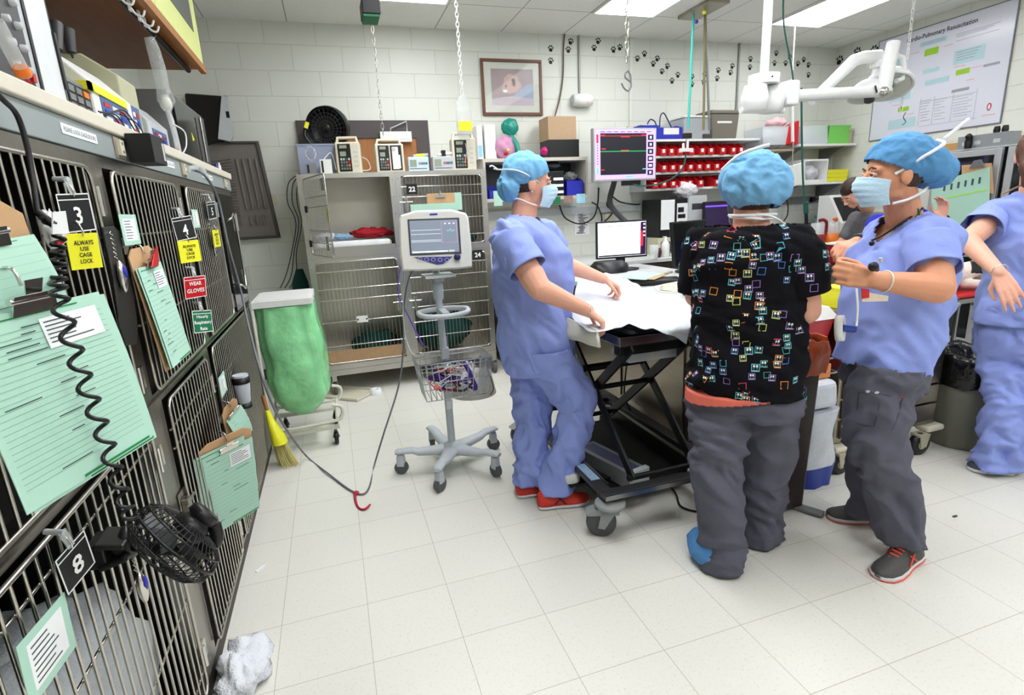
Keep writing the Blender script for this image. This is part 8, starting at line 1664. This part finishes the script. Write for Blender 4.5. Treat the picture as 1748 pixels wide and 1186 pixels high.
MB(black).ball(J(1491, 455, 1.30), .016).rod(J(1491, 455, 1.30), J(1497, 460, 1.31), .008).rod(J(1503, 440, 1.31), J(1503, 447, 1.31), .006, lgrey).build('pocket_clip', t)
m_gshoe = mat('grey_mesh_shoe', (74, 72, 72), .6, var=.25, scale=120); coral = mat('coral_trim', (240, 84, 66), .5)
c = PZ(1590, 958, 0); c2 = PZ(1474, 972, 0); shoe(t, (aL.x+.035, aL.y-.015, 0), (aL.x-.245, aL.y-.075, 0), m_gshoe, m_sole, accents=coral, out=coral); c = PZ(1500, 900, 0); c2 = PZ(1410, 882, 0); shoe(t, (aR.x+.09, aR.y-.02, 0), (c2.x, c2.y, 0), m_gshoe, m_sole, accents=coral, out=coral)
tr_ = wthing('tape_roll', 'white tape roll hanging at the hip of the woman on the right', 'tape', J(1432, 560, 1.42)); cc = J(1434, 560, 1.42); dd = Vector((.5, -.8, .1)).normalized(); A_ = dd.cross(Z3).normalized(); B_ = dd.cross(A_); rg = []
for r_, h_ in ((.026, -.012), (.046, -.012), (.046, .012), (.026, .012), (.026, -.012)): rg.append([cc+dd*h_+A_*(r_*.8*cos(q))+B_*(r_*sin(q)) for q in [2*pi*j/32 for j in range(32)]])
MB(white).loft(rg, cap=False).build('roll', tr_); MB(mat('royal_blue_print', (1, 1, 1))).rod(cc+Vector((.005, .0, 0)), J(1458, 562, 1.42), .012).build('blue_holder', tr_)
# ------------------------------------------------------------------ woman at the right edge, hand on hip
t = wthing('person', 'woman in blue scrubs with hand on hip at the right edge of the photo', 'person', (3.2, 1.8, 0)); J = PY
F, R, U = basis((.75, .66, 0))
nk = J(1768, 322, 1.80); Hc = J(1772, 262, 1.82); hip = J(1756, 560, 1.78)
shL = J(1706, 364, 1.92); elL = J(1652, 412, 1.86); wrL = J(1706, 466, 1.64); shR = J(1832, 366, 1.66); elR = J(1862, 480, 1.66); wrR = J(1852, 560, 1.75)
ts = [(J(1748, 560, 1.76), R, F, .205, .155, .155), (J(1752, 520, 1.76), R, F, .195, .15, .15), (J(1758, 470, 1.77), R, F, .175, .14, .14), (J(1764, 420, 1.78), R, F, .185, .14, .14), (J(1767, 375, 1.79), R, F, .20, .12, .12), (J(1768, 345, 1.79), R, F, .15, .09, .09), (J(1768, 328, 1.80), R, F, .07, .065, .065)]
body = MB(); torso(body, [(a, b, c, d-.032, e-.032, f-.03) for a, b, c, d, e, f in ts[:-1]]); chain_(body, [nk-vz(.02), Hc-vz(.04)], [.06, .055]); head(body, Hc, F, R, U)
chain_(body, [shL, elL, elL.lerp(wrL, .35), wrL], [.058, .046, .040, .027]); chain_(body, [shR, elR, wrR], [.058, .046, .027])
hand(body, wrL, J(1724, 500, 1.58)-wrL, Vector((.75, .66, 0)), Vector((-.66, .75, 0)), (.15, .25, .2)); hand(body, wrR, (0, 0, -1), F, R*-1, (.2, .3, .2))
hpL, hpR = hip-R*.10-vz(.05), hip+R*.10-vz(.05); kL, aL = J(1722, 680, 1.74), J(1700, 790, 1.70); kR, aR = J(1800, 690, 1.62), J(1800, 800, 1.60)
chain_(body, [hpL, kL, aL], [.08, .055, .04]); chain_(body, [hpR, kR, aR], [.08, .055, .04]); organic('body', body, m_skin, t, .005, 3)
tp = MB(); torso(tp, ts); chain_(tp, [shL, shL.lerp(elL, .3)], [.075, .07]); cap_(tp, shL, shL.lerp(shR, .3), .07, .08); chain_(tp, [shR, shR.lerp(elR, .6)], [.078, .08]); dS = (elL-shL).normalized(); cutp = shL.lerp(elL, .60); hemz = J(1748, 541, 1.76).z
to = organic('scrub_top', tp, m_scrub, t, .009, 4, folds(.014, (6, 6, 6), 41.5, .5), lambda c: c.z < hemz-.03 or c.z > nk.z-.012, .003); sleeve(to, shL, elL, .60, .080, .088, m_scrub, 7)
tr = MB(); tr.loft([oring(J(1752, 500, 1.76), R, F, .185, .14, .14), oring(J(1750, 570, 1.76), R, F, .195, .15, .15), oring(J(1748, 610, 1.76), R, F, .18, .13, .14)]); chain_(tr, [hpL, hpL.lerp(kL, .5), kL, kL.lerp(aL, .6), aL-vz(.08)], [.115, .108, .098, .092, .105]); chain_(tr, [hpR, hpR.lerp(kR, .5), kR, kR.lerp(aR, .6), aR], [.115, .105, .095, .09, .1])
organic('trousers', tr, m_scrub, t, .009, 4, folds(.016, (7, 7, 8), 50.7, .5, lambda c: 1.6-.8*min(1, c.z)), lambda c: c.z < .03 or c.z > hemz+.06, .003)
hh = MB(); M_ = Matrix((R, F, U)).transposed(); hh.ball(Hc+U*.02-F*.02, (.085, .098, .105), n=22, R=M_); chain_(hh, [Hc-F*.05, Hc-F*.10-vz(.06)-R*.02, Hc-F*.09-vz(.13)-R*.03], [.08, .06, .03]); organic('hair', hh, mat('brown_hair', (88, 56, 40), .45, var=.4, scale=60, stretch=(1, 1, .2), bump=.6, bscale=80), t, .007, 3, folds(.006, (30, 30, 4), 1.), lambda c: (c-Hc).dot(F) > .05)
MB(mat('tan_cord', (150, 120, 90), .6)).tube(spline([nk-R*.06-F*.03+vz(.02), nk-R*.13-F*.03-vz(.02)], 4), .004).build('lanyard', t)
MB(chrome).tube([wrL+Vector((0, 0, .012))+((elL-wrL).normalized().orthogonal().normalized()*.030*cos(a)+(elL-wrL).normalized().cross((elL-wrL).normalized().orthogonal().normalized())*.030*sin(a)) for a in [2*pi*k/16 for k in range(16)]], .002, n=5, closed=True).build('bracelet', t)
shoe(t, (aL.x+.06, aL.y-.045, 0), PZ(1650, 800, 0), mat('navy_grey_shoe', (56, 62, 76), .6, var=.2, scale=90), m_sole); shoe(t, (aR.x, aR.y-.05, 0), (aR.x+.12, aR.y+.18, 0), MATS['navy_grey_shoe'], m_sole)
# ------------------------------------------------------------------ seated person far back, person in blue sleeve
t = wthing('person', 'dark haired person in grey shirt bent over by the white incubator', 'person', (4.5, 3.95, 0)); J = PY
F, R, U = basis((-.75, -.25, 0)); F, R, U = basis((-.85, .3, 0)); hF, hR, hU = basis((-.80, .2, -.75)); Hc = J(1457, 330, 3.95); nk = J(1481, 355, 3.98); M_ = Matrix((hR, hF, hU)).transposed()
body = MB(); head(body, Hc, hF, hR, hU, 1.05); chain_(body, [nk, Hc-hF*.02], [.058, .055]); pel = Vector((nk.x+.25, 4.0, .55)); body.loft([oring(pel, R, F, .15, .12), oring(pel.lerp(nk, .5), R, F, .15, .11), oring(nk-vz(.10)+Vector((.06, 0, 0)), R, F, .17, .09)]); s1, s2 = nk+R*.17-vz(.10), nk-R*.17-vz(.10)
for s_ in (s1, s2): e_ = s_+F*.12-vz(.24); w_ = e_+F*.22-vz(.02); chain_(body, [s_, e_, w_], [.05, .042, .028]); hand(body, w_, F, -Z3, R if s_ is s2 else -R, (.3, .4, .3))
kn = [pel+R*.1*q+F*.38-vz(.02) for q in (-1, 1)]; an = [k_-vz(.43)-F*.05 for k_ in kn]
for q, k_, a_ in zip((-1, 1), kn, an): chain_(body, [pel+R*.09*q, k_, Vector((a_.x, a_.y, .08))], [.08, .055, .04])
organic('body', body, m_skin, t, .006, 3); face_parts(t, Hc, hF, hR, hU, 1.05)
gs = MB(); gs.loft([oring(pel, R, F, .18, .15), oring(pel.lerp(nk, .5), R, F, .18, .14), oring(nk-vz(.11)+Vector((.05, 0, 0)), R, F, .19, .11), oring(nk-vz(.04)+Vector((.02, 0, 0)), R, F, .09, .07)])
for s_ in (s1, s2): chain_(gs, [s_, s_+F*.08-vz(.16)], [.07, .06])
organic('shirt', gs, mat('grey_tshirt', (104, 104, 108), .85), t, .010, 4, folds(.006, (7, 7, 7), 3.)); tz = MB(); tz.loft([oring(pel+vz(.05), R, F, .17, .14), oring(pel-vz(.08), R, F, .18, .15)])
for q, k_, a_ in zip((-1, 1), kn, an): chain_(tz, [pel+R*.09*q, k_, Vector((a_.x, a_.y, .12))], [.10, .08, .065])
organic('trousers', tz, MATS['charcoal_scrub_cotton'], t, .010, 4); hm = MB(); hm.ball(Hc+hU*.040-hF*.020, (.090, .108, .100), n=22, R=M_); hm.ball(Hc-hF*.06-hU*.02, (.07, .05, .06), n=18, R=M_); organic('hair', hm, m_hair, t, .007, 3, None, lambda c: (c-Hc).dot(hF) > .03 and (c-Hc).dot(hU) < .045)
for a_ in an: shoe(t, (a_.x+.05, a_.y, 0), (a_.x-.20, a_.y+.05, 0), black, m_sole)
st = thing('stool', 'low round stool under the person in the grey shirt', 'stool', (pel.x, pel.y, 0)); MB(black).lathe([(.18, pel.z-.21), (.19, pel.z-.19), (.18, pel.z-.155)]).build('seat', st); MB(chrome).rod((0, 0, .05), (0, 0, pel.z-.21), .025).rod((-.2, 0, .05), (.2, 0, .05), .015).rod((0, -.2, .05), (0, .2, .05), .015).build('base', st)
t = wthing('person', 'person in royal blue top with raised hand, behind the woman on the right', 'person', (4.15, 3.0, 0)); m_rb = mat('royal_blue_cotton', (44, 44, 178), .85, bump=.2, bscale=260)
F, R, U = basis((.55, .80, 0)); Hc = J(1545, 292, 3.02); nk = J(1553, 345, 3.02); nb = nk.copy(); pel = Vector((nk.x+.05, 3.0, .95)); s1, s2 = J(1500, 385, 3.02), J(1600, 385, 3.0)
el, wr = J(1640, 425, 2.90), J(1608, 372, 2.84); body = MB(); head(body, Hc, F, R, U); chain_(body, [nk, Hc-vz(.04)], [.055, .052]); body.loft([oring(pel, R, F, .15, .11), oring(pel.lerp(nk, .5), R, F, .14, .10), oring(nk-vz(.10), R, F, .17, .08)]); chain_(body, [s2, el, wr], [.05, .042, .028]); hand(body, wr, (-.05, 0, 1), Vector((-1, 0, .0)), Vector((0, 1, .3)), (.35, .6, .4)); e_ = s1+F*.15-vz(.22); chain_(body, [s1, e_, e_+F*.25], [.05, .042, .028]); hand(body, e_+F*.25, F, -Z3, R, (.3, .4, .3))
for q in (-1, 1): chain_(body, [pel+R*.09*q, Vector((pel.x+R.x*.1*q, pel.y+R.y*.1*q, .5)), Vector((pel.x+R.x*.1*q, pel.y+R.y*.1*q, .08))], [.08, .055, .04])
organic('body', body, m_skin, t, .006, 3); rb_ = MB(); rb_.loft([oring(pel-vz(.08), R, F, .18, .14), oring(pel.lerp(nk, .5), R, F, .17, .13), oring(nk-vz(.11), R, F, .19, .10), oring(nk-vz(.04), R, F, .08, .07)]); chain_(rb_, [s2, el, el.lerp(wr, .62)], [.068, .058, .046]); chain_(rb_, [s1, s1+F*.15-vz(.22)], [.085, .07])
organic('sweatshirt', rb_, m_rb, t, .010, 4, folds(.007, (8, 8, 8), 8.)); tz = MB()
tz.loft([oring(pel+vz(.0), R, F, .165, .125), oring(pel-vz(.15), R, F, .18, .14)])
for q in (-1, 1): b_ = pel+R*.09*q; chain_(tz, [b_-vz(.08), Vector((b_.x, b_.y, .5)), Vector((b_.x, b_.y, .10))], [.10, .08, .065]); shoe(t, (b_.x, b_.y-.08, 0), (b_.x+F.x*.18, b_.y+F.y*.18, 0), black, m_sole)
organic('trousers', tz, m_grey, t, .010, 4); hm = MB(); hm.ball(Hc+U*.02-F*.02, (.086, .096, .10), n=20, R=Matrix((R, F, U)).transposed()); organic('hair', hm, m_hair, t, .008, 2, None, lambda c: (c-Hc).dot(F) > .05)
wx = (wr-el).normalized(); A_ = wx.orthogonal().normalized(); B_ = wx.cross(A_); MB(black).tube([wr-wx*.02+A_*.034*cos(a)+B_*.034*sin(a) for a in [2*pi*k/18 for k in range(18)]], .007, n=6, closed=True).build('wristwatch', t)
# ------------------------------------------------------------------ dog
t = wthing('dog', 'black and white puppy lying on the red pad, forelegs over the edge', 'dog', (4.0, 2.6, .773)); J = PY; dz = .773
hc = Vector((4.10, 2.52, .905)); D_ = Vector((.75, -.62, -.12)).normalized(); side = D_.cross(Z3).normalized(); up_ = side.cross(D_)
db = MB(); chain_(db, [Vector((3.70, 2.60, dz+.085)), Vector((3.84, 2.59, dz+.095)), Vector((3.98, 2.57, dz+.10)), hc-D_*.03], [.08, .085, .075, .055], 16)
db.ball(hc, (.058, .058, .055), n=18); chain_(db, [hc+D_*.03-up_*.012, hc+D_*.085-up_*.022], [.036, .026]); db.ball(hc+D_*.105-up_*.014, .013)
fl = []
for s_ in (-1, 1):
    a = Vector((4.0, 2.56, dz+.05))+side*s_*.055; b_ = a+Vector((.12, -.10, -.012)); c_ = b_+Vector((.07, -.085, -.045)); chain_(db, [a, b_, c_], [.034, .024, .019]); db.ball(c_+Vector((.014, -.014, -.008)), (.026, .024, .017), n=14)
    for k in (-1, 0, 1): db.ball(c_+Vector((.034, -.030, -.012))+side*.010*k, .009, n=10)
    chain_(db, [Vector((3.70, 2.58, dz+.06))+side*s_*.05, Vector((3.77, 2.56, dz+.035))+side*s_*.08, Vector((3.85, 2.54, dz+.022))+side*s_*.08], [.045, .030, .020])
chain_(db, [Vector((3.64, 2.60, dz+.08)), Vector((3.60, 2.62, dz+.03))], [.016, .008])
m_fur = mat('puppy_white_fur', (222, 206, 198), .8, bump=.4, bscale=120)
dg_ = organic('body', db, m_fur, t, .005, 3); blk = mat('puppy_black_fur', (26, 25, 28), .6, bump=.5, bscale=140); dg_.data.materials.append(blk)
for p in dg_.data.polygons:
    c = p.center; q = c-hc; f = q.dot(D_); s_ = q.dot(side); u = q.dot(up_)
    if ((f > -.07 and f < .055 and u > -.025 and abs(s_) > .010+.25*max(0, .03-f)*0) or (f < -.07 and c.z > dz+.09 and noise.noise(c*7) > -.15)) and c.z > dz+.05: p.material_index = 1
for s_ in (-1, 1):
    MB(blk).loft([oring(hc+side*s_*.035+up_*.035-D_*.02, D_, side, .026, .010, n=12), oring(hc+side*s_*.050+up_*.070-D_*.03, D_, side, .020, .008, n=12), oring(hc+side*s_*.062+up_*.085-D_*.035, D_, side, .004, .003, n=12)]).build('ear', t)
    MB(black).ball(hc+D_*.048+side*s_*.026+up_*.014, .008).build('eye', t)
MB(black).ball(hc+D_*.116-up_*.010, (.010, .010, .008)).build('nose', t)
